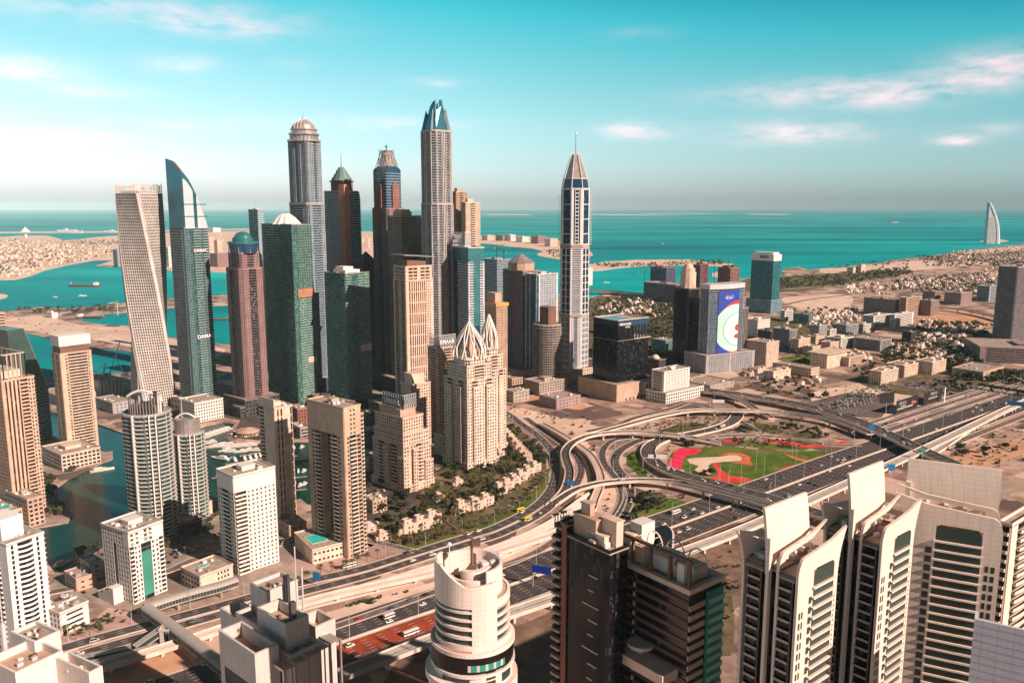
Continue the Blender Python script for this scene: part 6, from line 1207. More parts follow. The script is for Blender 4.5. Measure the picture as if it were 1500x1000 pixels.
# ------------------------------------------------------------------ cubic white rooftops lower left
def cubes(name, lab, boxes, wm, cat, z_extra=None):
    q0 = Q(*boxes[0][:4], 0, boxes[0][6] if len(boxes[0]) > 6 else 48, h=boxes[0][4]); t = T_(name, lab, q0, wm, G_dark, cat)
    for b in boxes:
        q = Q(*b[:4], 0, b[6] if len(b) > 6 else 48, h=b[4]); P = [(q.c[0] - t.x + p[0], q.c[1] - t.y + p[1]) for p in q.rect()]; Pi = inset(P, 1.1); rec = b[5]
        m = t.part('wall_block', wm)
        for k in range(4): m.prism([P[k], P[(k + 1) % 4], Pi[(k + 1) % 4], Pi[k]], 0, q.h)
        m = t.part('roof_terrace', M_tan if rec > 3 else M_roof); m.prism(Pi, 0, q.h - rec); 
        for k in range(4): cx_ = sum(p[0] for p in P) / 4 + random.uniform(-.25, .25) * q.a; cy_ = sum(p[1] for p in P) / 4 + random.uniform(-.25, .25) * q.b; t.part('roof_unit', [M_steel, M_white, M_brown][k % 3]).box(cx_, cy_, q.h - rec, random.uniform(1, 3), random.uniform(1, 2), random.uniform(.8, 2.2), 0, q.th)
    return t, q0
GW = mat('pale_grey_render', (.60, .53, .50), .7, .06)
t, q = cubes('apartment_building', 'stepped white cube building with slatted terraces and masts in the foreground', [(320, 373, 408, 958, 90, 7), (376, 418, 452, 914, 96, 5), (366, 390, 436, 866, 97, 2), (322, 346, 376, 905, 82, 5), (436, 462, 491, 918, 86, 6), (405, 425, 470, 960, 84, 2), (345, 392, 430, 925, 86, 5)], GW, 'apartment building')
for i, px in enumerate((410, 428, 446, 462, 478)):
    P = G(px, 985 - i * 10, 80); P2 = G(px + 16, 992 - i * 9, 80); bx, by = P[0] - t.x, P[1] - t.y; uu = q.u
    a = t.part('pergola_frame', M_silver); vv = q.v
    a.obox((bx, by), uu, vv, 0, .8, -3, -2, 40, 82); a.obox((bx, by), uu, vv, 0, .8, -3, 6, 81.2, 82.4); a.obox((bx, by), uu, vv, 5.6, 6.4, -3, -2, 40, 82)
    for k in range(7): b = t.part('pergola_slat', M_silver); b.obox((bx, by), uu, vv, .6, 6, -2.6 + k * 1.2, -2.1 + k * 1.2, 81.4, 82)
a = t.part('dark_opening', M_dgrey); P = q.pt(0, q.a * .1); a.obox((P[0], P[1]), q.v, (-q.u[0], -q.u[1]), 1, q.a * .78, -.3, .06, q.h - 34, q.h - 16)
a = t.part('opening_frame', M_white); a.obox((P[0], P[1]), q.v, (-q.u[0], -q.u[1]), .4, 1, -.3, .25, q.h - 35, q.h - 15); a.obox((P[0], P[1]), q.v, (-q.u[0], -q.u[1]), 1, q.a * .8, -.3, .25, q.h - 35.5, q.h - 34.5)
for (px, py, z0_, z1y, r_) in ((436, 905, 90, 800, .35), (445, 905, 84, 830, .5)): P = G(px, py, z0_); a = t.part('mast', M_steel); a.bar((P[0] - t.x, P[1] - t.y, z0_ - 20), (P[0] - t.x, P[1] - t.y, zat(P[1], z1y)), r_, n=5)
P = G(429, 905, 96); a = t.part('dark_flue', M_dgrey); a.box(P[0] - t.x, P[1] - t.y, 84, 2.6, 2.2, 20, 0, .8)
P = G(421, 880, 96); a = t.part('dark_flue', M_dgrey); a.box(P[0] - t.x, P[1] - t.y, 84, 2.4, 2.0, 25, 0, .8); t.done()
t, q = cubes('apartment_building', 'white flat roofed cube building with a tall mast in the lower left corner', [(-20, 22, 92, 985, 60, 4, 60), (80, 130, 150, 985, 58, 5, 60), (15, 50, 88, 940, 62, 2, 60)], mat('white_cube_render', (.74, .66, .61), .7, .05), 'apartment building')
P = G(13, 1000, 40); a = t.part('mast', M_steel); a.bar((P[0] - t.x, P[1] - t.y, 20), (P[0] - t.x, P[1] - t.y, zat(P[1], 912)), 1.4, n=6); a.bar((P[0] - t.x, P[1] - t.y, 20), (P[0] - t.x, P[1] - t.y, zat(P[1], 870)), .35, n=5); t.done()
# ------------------------------------------------------------------ covered walkways
def tube(cat, lab, px, z, w, hh, m, ribs=True, curved=True):
    pts = smooth([(*G(x, y, zz_), zz_) for (x, y), zz_ in zip(px, z)], 4); mid = pts[len(pts) // 2]; t = empty('footbridge', (mid[0], mid[1], 0), lab, cat); qv = [(p[0] - mid[0], p[1] - mid[1], p[2]) for p in pts]
    a = MB(); strip(a, qv, -w / 2, w / 2, -hh - 1, 0, -hh); a.build('deck', M_conc, t); a = MB(); strip(a, qv, -w / 2 + .3, w / 2 - .3, -hh, 0, -.6); a.build('glazing', M_dkglass, t)
    a = MB(); sec = [(-.54, -.9), (-.5, -.3), (-.36, .25), (-.15, .55), (.15, .55), (.36, .25), (.5, -.3), (.54, -.9)] if curved else [(-.55, -.1), (-.5, .15), (.5, .15), (.55, -.1)]
    for j in range(len(sec) - 1): 
        n = len(qv); A = []
        for i in range(n):
            p0, p1 = qv[max(0, i - 1)], qv[min(n - 1, i + 1)]; d = Vector((p1[0] - p0[0], p1[1] - p0[1])).normalized(); nx, ny = -d.y, d.x
            A.append([(qv[i][0] + nx * w * s[0], qv[i][1] + ny * w * s[0], qv[i][2] + s[1] * (1 if not curved else 1.6)) for s in (sec[j], sec[j + 1])])
        for i in range(n - 1): a.poly([A[i][0], A[i + 1][0], A[i + 1][1], A[i][1]])
    a.build('roof', m, t); L = length(qv)
    if ribs:
        s = 1
        a = MB()
        while s < L:
            (x, y, zq), an = along(qv, s); a.obox((x, y), (cos(an), sin(an)), (-sin(an), cos(an)), -.18, .18, -w / 2 - .1, -w / 2 + .4, zq - hh, zq - .8); a.obox((x, y), (cos(an), sin(an)), (-sin(an), cos(an)), -.18, .18, w / 2 - .4, w / 2 + .1, zq - hh, zq - .8); s += 2.2
        a.build('side_ribs', M_silver, t)
    s = 12
    while s < L and z[0] > 7: (x, y, zq), an = along(qv, s); a = MB(); a.box(x, y, 0, 1.4, 2, zq - hh - .9, 0, an); a.build('pier', M_conc, t); s += 30
    return t
M_grr = mat('grey_metal_roof', (.40, .36, .33), .5, .08)
tube('footbridge', 'curved grey covered walkway running up beside the tram line from the crossing', [(346, 846), (318, 855), (280, 865), (240, 877), (212, 887)], [11] * 5, 7.5, 4.5, M_grr)
tube('footbridge', 'long grey covered footbridge crossing the roads toward the white cube building', [(214, 886), (250, 912), (290, 942), (330, 973), (375, 1008)], [11.4] * 5, 7.5, 4.5, M_grr)
tube('walkway', 'lower grey station canopy, the longer one beside the orange sand', [(110, 976), (170, 961), (232, 944)], [5] * 3, 6.5, 4, M_grr, False, False)
tube('walkway', 'upper grey station canopy, the shorter one beside the road', [(110, 962), (150, 955), (192, 946)], [5] * 3, 5, 4, M_grr, False, False)
tube('walkway', 'inclined grey stair canopy climbing to the covered footbridge', [(196, 946), (222, 928), (246, 912)], [5, 8, 11], 5, 3.5, M_grr, False, False)
t = Tower('lift_tower', 'grey lift tower under the crossing of the covered walkways', *G(247, 940), GW, G_dark, 'lift tower'); c4 = [(-4, -3), (4, -3), (4, 3), (-4, 3)]; t.ring(c4, 0, 9, [[Sd(.3), Gl(.4), Sd(.3)]]); t.done()
# small buildings at the road
t, q = blk('office_block', 'small white flat roofed block with ribbon windows beside the road palms', 72, 88, 128, 900, 930, [Sd(.2), Bd(.6, 4, 2.2), Sd(.2)], [Gd(1, 4, 4, 1.4, 1.8)], wall=M_white, th=60, cat='building', n=9, big=False)
t, q = blk('pool_annex', 'low white annex with a green rooftop pool by the gridded white tower', 266, 293, 340, 846, 868, [Sd(.5), Gd(.4, 3, 4, 1.4, 1.8), Sd(.1)], [Gd(1, 4.5, 4, 1.4, 1.8)], wall=M_cream, th=52, cat='building', n=6, big=False, done=False); pool(t, (-3, 1), q.h + .7, 6, 4, q.th); t.done()
# ================================================================== CITY FILL
RB = lambda w=1: [Sd(.05), Bd(.9, 4, 1.8), Sd(.05)]
GG = [Gd(1, 4, 4, 1.7, 1.9)]
M_grn = G_green
BL = [
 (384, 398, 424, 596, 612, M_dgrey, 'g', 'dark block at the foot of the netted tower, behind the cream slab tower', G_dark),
 (424, 436, 452, 600, 632, mat('brick_red_render', (.30, .12, .09)), 'g', 'red and white waterfront block seen between the slab and gate towers', G_brown),
 (426, 440, 452, 628, 642, M_conc, 'b', 'long low quay terrace under the red and white waterfront block', G_dark),
 (528, 540, 560, 632, 655, M_dgrey, 's', 'dark hall on the quay right of the gate tower', G_dark),
 (340, 352, 378, 598, 612, M_dgrey, 'b', 'dark podium wing right of the pink domed tower base', G_dark),
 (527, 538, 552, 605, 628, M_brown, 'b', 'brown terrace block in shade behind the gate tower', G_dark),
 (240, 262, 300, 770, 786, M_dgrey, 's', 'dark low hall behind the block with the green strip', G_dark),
 (268, 286, 310, 742, 758, M_cream, 's', 'small cream pool house at the foot of the shorter round tower', G_brown),
 (258, 270, 286, 758, 772, M_green, 's', 'small green glass pavilion by the shorter round tower', G_dark),
 (408, 424, 448, 772, 790, M_tan, 's', 'flat tan deck building between the slab tower and the pool annex', G_brown),
 (530, 540, 556, 672, 690, M_conc, 's', 'low concrete kiosk on the dark quay lot right of the gate tower', G_dark),
 (533, 546, 566, 735, 752, M_tan, 'g', 'low tan service block on the dark lot left of the sign tower', G_brown),
 (636, 650, 664, 640, 668, M_beige, 'g', 'beige low wing between the sign tower and the lotus towers', G_brown),
 (95, 112, 140, 850, 866, M_tan, 's', 'small tan shed in the shade behind the small white block', G_brown),
 (118, 132, 150, 828, 842, M_cream, 's', 'cream kiosk on the shaded marina point', G_brown),
 (700, 712, 738, 575, 592, M_conc, 'b', 'concrete bridge end building right of the lotus towers', G_dark),
 (1094, 1123, 1141, 503, 538, M_cream, 'g', 'lit cream housing block with ribbed front right of the banner tower', G_brown),
 (1132, 1157, 1168, 484, 512, M_grey, 'b', 'grey banded office with a curved bay behind the cream housing block', G_dark),
 (1158, 1170, 1187, 498, 518, M_cream, 'g', 'small cream block with brown left side facing the sports field', G_brown),
 (1183, 1195, 1208, 494, 508, M_cream, 'g', 'pale cream twin block behind the sports field', G_brown),
 (1202, 1216, 1229, 503, 516, M_beige, 'g', 'beige block right of the sports field', G_brown),
 (1177, 1190, 1202, 509, 521, M_beige, 'g', 'short brown and beige block at the corner of the sports field', G_brown),
 (1188, 1212, 1240, 520, 540, M_cream, 's', 'wide cream hall with an overhanging pale roof by the dark trees', G_brown),
 (1228, 1244, 1268, 525, 537, M_beige, 'b', 'flat beige hall between the pale roofed hall and dark trees', G_brown),
 (1210, 1232, 1251, 497, 511, M_white, 'b', 'white office with dark ribbon windows among grey offices', G_black),
 (1251, 1290, 1306, 500, 515, M_grey, 'b', 'long dark office framed in pale grey', G_black),
 (1219, 1240, 1258, 477, 492, M_grey, 'b', 'lilac grey banded office with a bowed front', G_dark),
 (1255, 1265, 1276, 476, 488, M_white, 'b', 'small lilac white office beside the bowed one', G_dark),
 (1162, 1185, 1191, 462, 475, M_gmetal, 'b', 'dark green glass office near the teal shore tower', M_grn),
 (1144, 1150, 1162, 456, 471, M_white, 'b', 'striped pale annex right of the teal shore tower', G_dark),
 (1092, 1110, 1128, 470, 494, M_white, 'g', 'dark office in a bold white square frame behind the banner tower', G_black),
 (1110, 1130, 1141, 486, 500, M_dgrey, 'b', 'low dark office with flat pale roof behind the cream housing block', G_black),
 (1188, 1200, 1212, 478, 498, M_grey, 'g', 'dark windowed grey office, the taller in the middle of the office park', G_black),
 (1211, 1216, 1225, 484, 496, M_white, 'b', 'narrow pale grey office wedged in the office park', G_dark),
 (1132, 1188, 1200, 541, 553, M_beige, 'g', 'long low beige terrace of houses with comb roofline', G_brown),
 (1098, 1110, 1122, 542, 551, M_cream, 's', 'small cream villa block right of the banner tower podium', G_brown),
 (1120, 1133, 1158, 546, 558, M_cream, 's', 'long cream villa with a walled yard below the beige terrace', G_brown),
 (1266, 1312, 1320, 440, 463, mat('shell_brown', (.30, .22, .19)), 'g', 'big unfinished dark windowed block in the middle distance, leftmost of its group', G_dark),
 (1318, 1328, 1350, 437, 465, M_tan, 'b', 'unfinished tan block with open floors in the middle distance', G_brown),
 (1350, 1364, 1376, 441, 463, mat('shell_brown', (.30, .22, .19)), 'g', 'unfinished dark windowed block beside the round sand lot', G_dark),
 (1352, 1370, 1378, 428, 444, mat('mauve_render', (.35, .25, .25)), 'b', 'mauve block behind the unfinished ones', G_brown),
 (1384, 1408, 1424, 430, 447, mat('mauve_render', (.35, .25, .25)), 'g', 'red brown unfinished slab above the round sand lot', G_brown),
 (1432, 1450, 1470, 420, 442, M_blug, 'b', 'hazy grey office group left of the slatted tower at the edge', G_dark),
 (1264, 1280, 1305, 464, 481, M_white, 'b', 'bright white office with ribbon windows in front of the unfinished blocks', G_dark),
 (1304, 1311, 1338, 462, 479, M_white, 'b', 'second bright white office to the right of its twin', G_dark),
 (1322, 1335, 1342, 487, 501, M_dgrey, 'b', 'small black glass office at the right end of the office park', G_black),
 (1274, 1291, 1316, 546, 564, M_cream, 'g', 'cream palace like block beside the sandy car park', G_brown),
 (1298, 1325, 1345, 537, 553, M_cream, 'g', 'cream villa block behind the palace like one', G_brown),
 (1342, 1366, 1386, 532, 549, M_cream, 'g', 'bright cream villa block with a dome right of the dark trees', G_brown),
 (885, 905, 930, 473, 492, M_dgrey, 's', 'dark grey hall with white lettering behind the black hotel', G_dark),
 (955, 975, 990, 500, 520, M_gmetal, 'b', 'low green glass hall behind the black hotel', M_grn),
 (868, 880, 885, 505, 540, M_tan, 'g', 'narrow tan block between the white needle tower and the black hotel', G_brown),
 (945, 965, 975, 528, 560, M_dgrey, 'g', 'dark block between the black hotel and the domed black tower', G_black),
 (1000, 1040, 1075, 566, 574, M_conc, 's', 'low concrete shop row at the foot of the banner tower podium', G_dark),
 (1395, 1440, 1470, 546, 556, M_tan, 's', 'low tan hall in front of the louvred pink block', G_brown),
 (740, 752, 775, 575, 590, M_conc, 's', 'low concrete shed at the far edge of the sand lot', G_dark),
 (790, 815, 850, 586, 600, mat('mauve_render', (.35, .25, .25)), 's', 'long mauve site wall building beside the black hotel podium', G_brown),
 (132, 146, 178, 560, 584, M_white, 'f', 'big white hall with folded metal walls on the building site', G_dark),
 (60, 90, 140, 583, 596, M_grey, 's', 'long grey roofed shed on the quay left of the twisted tower', G_dark),
 (140, 165, 195, 592, 606, M_grey, 's', 'low grey quay building at the foot of the twisted tower', G_dark),
 (262, 285, 326, 592, 620, M_white, 'g', 'white quayside podium with small windows below the sail topped tower', G_dark),
 (68, 76, 84, 459, 466, M_white, 's', 'small white shed on the brown breakwater', G_dark),
 (165, 171, 180, 366, 391, M_grey, 'g', 'grey block on the palm island shore left of the twisted tower', G_dark),
 (232, 238, 243, 364, 390, M_navy, 's', 'narrow dark block on the island shore between the two left skyscrapers', G_dark),
 (240, 246, 253, 363, 391, M_white, 'g', 'pale block on the island shore beside the narrow dark one', G_dark),
 (300, 306, 314, 348, 372, M_cream, 'g', 'tallest cream block of the island group left of the pink tower', G_brown),
 (313, 318, 325, 352, 374, M_cream, 'g', 'second cream block of the island group left of the pink tower', G_brown),
 (307, 318, 333, 372, 391, M_pink, 'g', 'wide pink block on the island shore left of the pink tower', G_brown),
 (304, 312, 323, 334, 340, M_white, 's', 'long white hall on the far side of the palm island', G_dark),
 (706, 714, 724, 345, 352, M_cream, 'g', 'low beach hotel, leftmost on the island right of the ribbed skyscraper', G_brown),
 (726, 736, 738, 345, 353, M_pink, 'g', 'pink beach hotel second from left on the island', G_brown),
 (739, 748, 755, 344, 353, M_white, 'g', 'white beach hotel at the middle of the island row', G_brown),
 (756, 765, 775, 347, 355, M_white, 'g', 'pale low beach hotel right of the white one', G_brown),
 (778, 788, 800, 346, 357, M_pink, 'g', 'large pink beach hotel with a stepped roof', G_brown),
 (798, 806, 817, 350, 361, M_cream, 'g', 'rightmost cream beach hotel before the white needle tower', G_brown),
 (1241, 1250, 1262, 392, 400, M_cream, 's', 'small cream beach building on the far shore', G_brown),
 (1258, 1262, 1268, 388, 400, M_cream, 's', 'narrow pale water tower like block on the far shore', G_brown),
 (860, 863, 868, 393, 418, M_white, 's', 'pale slab just right of the white needle tower at the bay', G_dark),
]
for xl, xc, xr, yt, yb, wm, k, lab, gl in BL:
    L = {'b': [Sd(.06), Bd(.88, 4, 1.8), Sd(.06)], 'g': [Gd(1, 3.6, 4, 1.6, 1.9)], 's': [Sd(.1), Gd(.8, 6, 5, 3.4, 3.4), Sd(.1)], 'f': [Fn(1, 5, 3.5, 1.5)]}[k]
    th = 50 if xl < 400 else 39
    q = Q(xl, xc, xr, yt, yb, th); t = T_('building', lab, q, wm, gl, 'building'); h = max(5, q.h)
    if 'curved' in lab or 'bowed' in lab:
        K = 6; P = [q.pt(q.b * i / K, -4 * sin(pi * i / K)) for i in range(K + 1)] + [q.pt(q.b, q.a), q.pt(0, q.a)]; t.ring(P, 0, h, L)
    else: t.ring(q.rect(), 0, h, L)
    if 'dome' in lab: a = t.part('dome', M_cream); dome(a, 0, 0, h, 7, 7, 14)
    if 'overhanging' in lab: a = t.part('canopy', M_cream); a.prism(inset(q.rect(), -5), h + 1, h + 2.2, 0, True, True)
    if 'lettering' in lab: sign(t, 'Barcelo', q, 'R', .4, h + 6, 9, M_sign, out=.3)
    if 'palace' in lab or 'villa' in lab:
        for i in range(4): a = t.part('roof_block', wm); a.prism(q.rect(.05 + .24 * i, .22 + .24 * i, .1 + .1 * (i % 3), .7), h, h + 2 + 2 * (i % 2))
    t.clutter(q.rect(), h + .6, 6, yt < 500); t.done()
# ------------------------------------------------------------------ garden villas
def villa(lab, px, py, w, d, h, rot, grp='terraced villas by the curved road'):
    x, y = G(px, py); t = Tower('villa', lab, x, y, mat('villa_render', (.66, .50, .41), .8, .12), G_brown, 'villa', grp); c, n = cos(radians(rot)), sin(radians(rot)); L = lambda a, b: (a * c - b * n, a * n + b * c); R = lambda a0, a1, b0, b1: [L(a0, b0), L(a1, b0), L(a1, b1), L(a0, b1)]
    t.ring(R(0, w, 0, d), 0, h, [[Sd(.25), Gd(.5, 3, 3.2, 1.6, 1.6), Sd(.25)]], .3, .3); t.ring(R(w * .15, w * .6, d * .3, d * .8), h, h + 3, [[Sd(.3), Gd(.4, 2.4, 3, 1.4, 1.4), Sd(.3)]], .3, .3); t.ring(R(-w * .3, 0, d * .15, d * .7), 0, h * .55, [[Sd(.3), Gd(.4, 2.4, 3, 1.4, 1.4), Sd(.3)]], .3, .3)
    a = t.part('garden_wall', M_cream); 
    for e in ((-w * .45, -w * .42, -3, d * 1.1), (w * 1.15, w * 1.18, -3, d * 1.1)): a = t.part('garden_wall', M_cream); a.prism(R(*e), 0, 1.8)
    t.clutter(R(0, w, 0, d), h + .3, 3, False); t.done()
nm = ['nearest the roundabout', 'second from the roundabout', 'third along the row', 'fourth along the row', 'fifth along the row', 'sixth along the row', 'seventh along the row']
for i in range(6): villa('cream villa of the row beside the tall lotus towers, ' + nm[i], 748 + i * 6.2, 640 + i * 7.2, 11, 9, 7, 120 - i * 5)
for i in range(6): villa('cream villa of the row following the lower road bend, ' + nm[i], 782 - i * 10.5, 692 + i * 6.6, 11, 9, 7, 45 - i * 2)
for i, (px, py) in enumerate([(672, 752), (692, 748), (708, 742)]): villa('cream garden villa of the middle group, ' + ['left', 'centre', 'right'][i] + ' one', px, py, 12, 9, 7, 35)
for i, (px, py) in enumerate([(592, 784), (610, 778), (628, 770)]): villa('cream garden villa before the large roof sign tower, ' + ['left', 'centre', 'right'][i] + ' one', px, py, 13, 9, 8, 35)
for i, (px, py) in enumerate([(640, 735), (668, 712), (730, 668), (538, 780), (556, 792)]): villa('small cream garden pavilion, ' + ['by the gravel left of the villas', 'under the trees behind the middle group', 'near the lotus tower foot', 'left of the large roof sign tower', 'at the garden corner by the junction'][i], px, py, 8, 6, 4, 30, 'garden pavilions')
# ------------------------------------------------------------------ scatter helpers
def inpoly(p, poly):
    c = False; n = len(poly)
    for i in range(n):
        a, b = poly[i], poly[i - 1]
        if (a[1] > p[1]) != (b[1] > p[1]) and p[0] < (b[0] - a[0]) * (p[1] - a[1]) / (b[1] - a[1]) + a[0]: c = not c
    return c

PARK = [(1026, 655), (1208, 658), (1222, 668), (1084, 717), (1002, 700), (976, 680), (986, 656)]
def scatter(poly, n, avoid=True, bias=1.0):
    xs = [p[0] for p in poly]; ys = [p[1] for p in poly]; out = []
    tries = 0
    while len(out) < n and tries < n * 40:
        tries += 1; p = (random.uniform(min(xs), max(xs)), random.uniform(min(ys), max(ys)))
        if not inpoly(p, poly) or (n > 55 and inpoly(p, PARK)): continue
        g = G(*p)
        if avoid and (any(inpoly(g, w) for w in WATER) or near_road(g)): continue
        out.append(g)
    return out
RP = [(p[0], p[1], w / 2 + 2.5) for pts, w, _, _ in ROADS.values() for p in pts[::2]]
CELL = {}
for x, y, r in RP: CELL.setdefault((int(x // 40), int(y // 40)), []).append((x, y, r + 5))
def near_road(g):
    cx, cy = int(g[0] // 40), int(g[1] // 40)
    for i in (-1, 0, 1):
        for j in (-1, 0, 1):
            for x, y, r in CELL.get((cx + i, cy + j), ()):
                if (x - g[0]) ** 2 + (y - g[1]) ** 2 < r * r: return True
    return False
def merge(name, protos, places, label, cat, mats=None):
    """places: (x, y, z, rot, scale, which) all into one object of stuff"""
    mb = MB(); ml = []
    for x, y, z, r, s, w in places:
        me = protos[w]; c, n = cos(r) * s, sin(r) * s; b = len(mb.v)
        mb.v += [(x + v.co.x * c - v.co.y * n, y + v.co.x * n + v.co.y * c, z + v.co.z * s) for v in me.vertices]
        for mm in me.materials:
            if mm not in ml: ml.append(mm)
        idx = [ml.index(mm) for mm in me.materials]
        for p in me.polygons: mb.f.append(tuple(b + i for i in p.vertices)); mb.m.append(idx[p.material_index])
    return tag(mb.build(name, ml), label, cat, kind='stuff')
def pmesh(mb, name, mats): o = mb.build(name, mats); me = o.data; bpy.data.objects.remove(o); return me
# ------------------------------------------------------------------ low houses of the far districts
HM = [mat('house_white', (.80, .68, .60), .8, .12), mat('house_sand', (.66, .47, .36), .8, .15), mat('house_tan', (.48, .33, .25), .8, .15)]
hp = []
for i in range(6):
    mb = MB(); w, d, h = random.uniform(9, 16), random.uniform(8, 12), random.uniform(5, 8); mb.box(0, 0, 0, w, d, h, 0); mb.box(w * .2, -d * .1, h, w * .4, d * .5, 2.6, 0); mb.box(-w * .5, d * .3, 0, w * .5, d * .5, h * .6, 0)
    for k in range(3): mb.box(-w * .35 + k * w * .33, -d / 2, h * .45, 1.6, .3, 1.8, 1)
    for k in range(2): mb.box(w / 2, -d * .25 + k * d * .45, h * .45, .3, 1.6, 1.8, 1)
    for k in range(3): mb.box(-w * .35 + k * w * .33, -d / 2, h * .08, 1.6, .3, 1.8, 1)
    hp.append(pmesh(mb, 'house', [HM[i % 3], M_dgrey]))
regs = [([(0, 353), (60, 353), (110, 358), (165, 362), (165, 375), (100, 384), (60, 392), (30, 400), (0, 404)], 620), ([(20, 402), (70, 392), (60, 396), (35, 404), (0, 408)], 40), ([(255, 345), (330, 342), (330, 380), (260, 385)], 110), ([(1310, 410), (1455, 400), (1460, 440), (1380, 425), (1300, 425)], 330), ([(1150, 470), (1260, 450), (1255, 470), (1160, 480)], 70),
        ([(1345, 470), (1460, 478), (1430, 500), (1350, 500)], 110), ([(1340, 500), (1440, 505), (1430, 535), (1300, 530), (1310, 512)], 170), ([(1225, 515), (1300, 520), (1290, 535), (1230, 525)], 30), ([(1380, 368), (1500, 362), (1500, 380), (1400, 384)], 160), ([(900, 436), (985, 434), (990, 455), (930, 470), (880, 455)], 70), ([(530, 340), (545, 340), (545, 368), (530, 368)], 30), ([(1100, 540), (1160, 558), (1200, 552), (1180, 566), (1110, 560)], 40), ([(1240, 420), (1330, 415), (1300, 432), (1240, 430)], 60), ([(1440, 392), (1465, 390), (1465, 410), (1450, 410)], 30)]
seen_ = set(); pl = []
for poly, n in regs:  # plots in rows, every fifth row left open as a street
    an_ = radians(39 if poly[0][0] > 700 else 18); ca, sa = cos(an_), sin(an_)
    for g in scatter(poly, int(n * 1.5)):
        a_, b_ = g[0] * ca + g[1] * sa, -g[0] * sa + g[1] * ca; i_, j_ = round(a_ / 21), round(b_ / 24)
        if j_ % 5 == 0 or i_ % 9 == 0 or (i_, j_) in seen_: continue
        seen_.add((i_, j_)); a_, b_ = i_ * 21 + random.uniform(-2, 2), j_ * 24 + random.uniform(-2, 2); pl.append((a_ * ca - b_ * sa, a_ * sa + b_ * ca, -.25, an_ + random.choice((0, pi / 2)), random.uniform(.75, 1.3), random.randrange(6)))
pl.sort(key=lambda p: hypot(p[0], p[1]))
for x, y, z, r, s, w in pl[:290]:
    o = bpy.data.objects.new('house', hp[w]); COL.objects.link(o); o.location = (x, y, z); o.rotation_euler = (0, 0, r); o.scale = (s, s, s); tag(o, 'small ' + ['white', 'sandy', 'tan'][w % 3] + ' flat roofed house among many in the far districts', 'house', 'low houses of the far districts')
merge('distant_houses', hp, pl[290:], 'mass of low pale houses on the palm island and the far coast', 'houses')
# ------------------------------------------------------------------ trees
G_gdarkp = M_green
M_bark = mat('bark', (.13, .08, .05)); M_leaf = [mat('leaf_green', (.035, .055, .018), .8, .3, .6), mat('leaf_olive', (.075, .075, .03), .8, .3, .6), mat('leaf_light', (.10, .11, .04), .8, .3, .6)]
M_frond = mat('palm_frond', (.10, .095, .035), .7, .3, .5)
def crown_mesh(n, R, Hh, seed, leafs=1.1):
    rnd = random.Random(seed); mb = MB(); blobs = [(rnd.uniform(-.55, .55) * R, rnd.uniform(-.55, .55) * R, Hh * rnd.uniform(.55, .95), R * rnd.uniform(.35, .6)) for _ in range(7)]
    for i in range(n):
        b = blobs[i % 7]; an = rnd.uniform(0, 2 * pi); ph = math.acos(rnd.uniform(-.6, 1)); rr = b[3] * rnd.uniform(.65, 1.08)
        c = Vector((b[0] + rr * sin(ph) * cos(an), b[1] + rr * sin(ph) * sin(an), b[2] + rr * .8 * cos(ph))); x = Vector((rnd.uniform(-1, 1), rnd.uniform(-1, 1), rnd.uniform(-.6, .6))).normalized(); y = x.cross(Vector((rnd.uniform(-1, 1), rnd.uniform(-1, 1), rnd.uniform(-1, 1)))).normalized(); s = leafs * rnd.uniform(.6, 1.3)
        mb.poly([c - x * s, c - y * s * .6, c + x * s, c + y * s * .6], 0 if rnd.random() < .6 else 1)
    return mb
def trunk_mesh(h, r):
    mb = MB(); mb.bar((0, 0, 0), (.1, 0, h * .55), r, n=6, r2=r * .7)
    for a in range(4): mb.bar((.1, 0, h * .5), (cos(a * 1.6) * h * .22, sin(a * 1.6) * h * .22, h * .82), r * .5, n=4, r2=r * .2)
    return mb
TR = []
for i in range(4):
    hh = (8, 10, 7, 9)[i]; c = pmesh(crown_mesh(260, (3.8, 4.6, 3.6, 4.2)[i], hh * .8, i + 3), 'crown', [M_leaf[(0, 0, 1, 1)[i]], M_leaf[(1, 1, 2, 0)[i]]]); t_ = pmesh(trunk_mesh(hh * .8, .28), 'trunk', [M_bark]); TR.append((t_, c))
far_tree = [pmesh(crown_mesh(46, 4.2, 6.5, 30 + i, 2.0), 'crown', [M_leaf[i % 3], M_leaf[(i + 1) % 3]]) for i in range(3)]
def palm_parts(h, seed):
    rnd = random.Random(seed); tr = MB(); tr.bar((0, 0, 0), (.2, .1, h * .5), .28, n=6, r2=.2); tr.bar((.2, .1, h * .5), (.3, 0, h), .2, n=6, r2=.17); fr = MB()
    for k in range(17):
        an = k * 2 * pi / 17 + rnd.uniform(-.15, .15); el0 = rnd.uniform(.1, 1.0); L = rnd.uniform(2.6, 3.4); p = Vector((.3, 0, h)); d = Vector((cos(an), sin(an), 0)); w = Vector((-sin(an), cos(an), 0)); pts = []
        for j in range(5): s = j / 4; pts.append(p + d * L * s * cos(el0 * .5) + Vector((0, 0, L * (sin(el0) * s - .95 * s * s))))
        for j in range(4): a_ = .5 * (1 - abs(j - 1.4) / 3.2); b_ = .5 * (1 - abs(j - .4) / 3.2) if j < 3 else .08; fr.poly([pts[j] - w * a_, pts[j] + w * a_, pts[j + 1] + w * b_, pts[j + 1] - w * b_])
    return pmesh(tr, 'trunk', [M_bark]), pmesh(fr, 'crown', [M_frond])
PM = [palm_parts(7.5, 1), palm_parts(9, 2), palm_parts(6, 3)]
def plant(kind, protos, places, lab, cat, grp):
    for x, y, z, r, s, w in places:
        tr, c = protos[w]; e = empty(kind, (x, y, z), lab, cat, grp, r); e.scale = (s, s, s)
        for nm_, me in (('trunk', tr), ('crown', c)): o = bpy.data.objects.new(nm_, me); COL.objects.link(o); o.parent = e
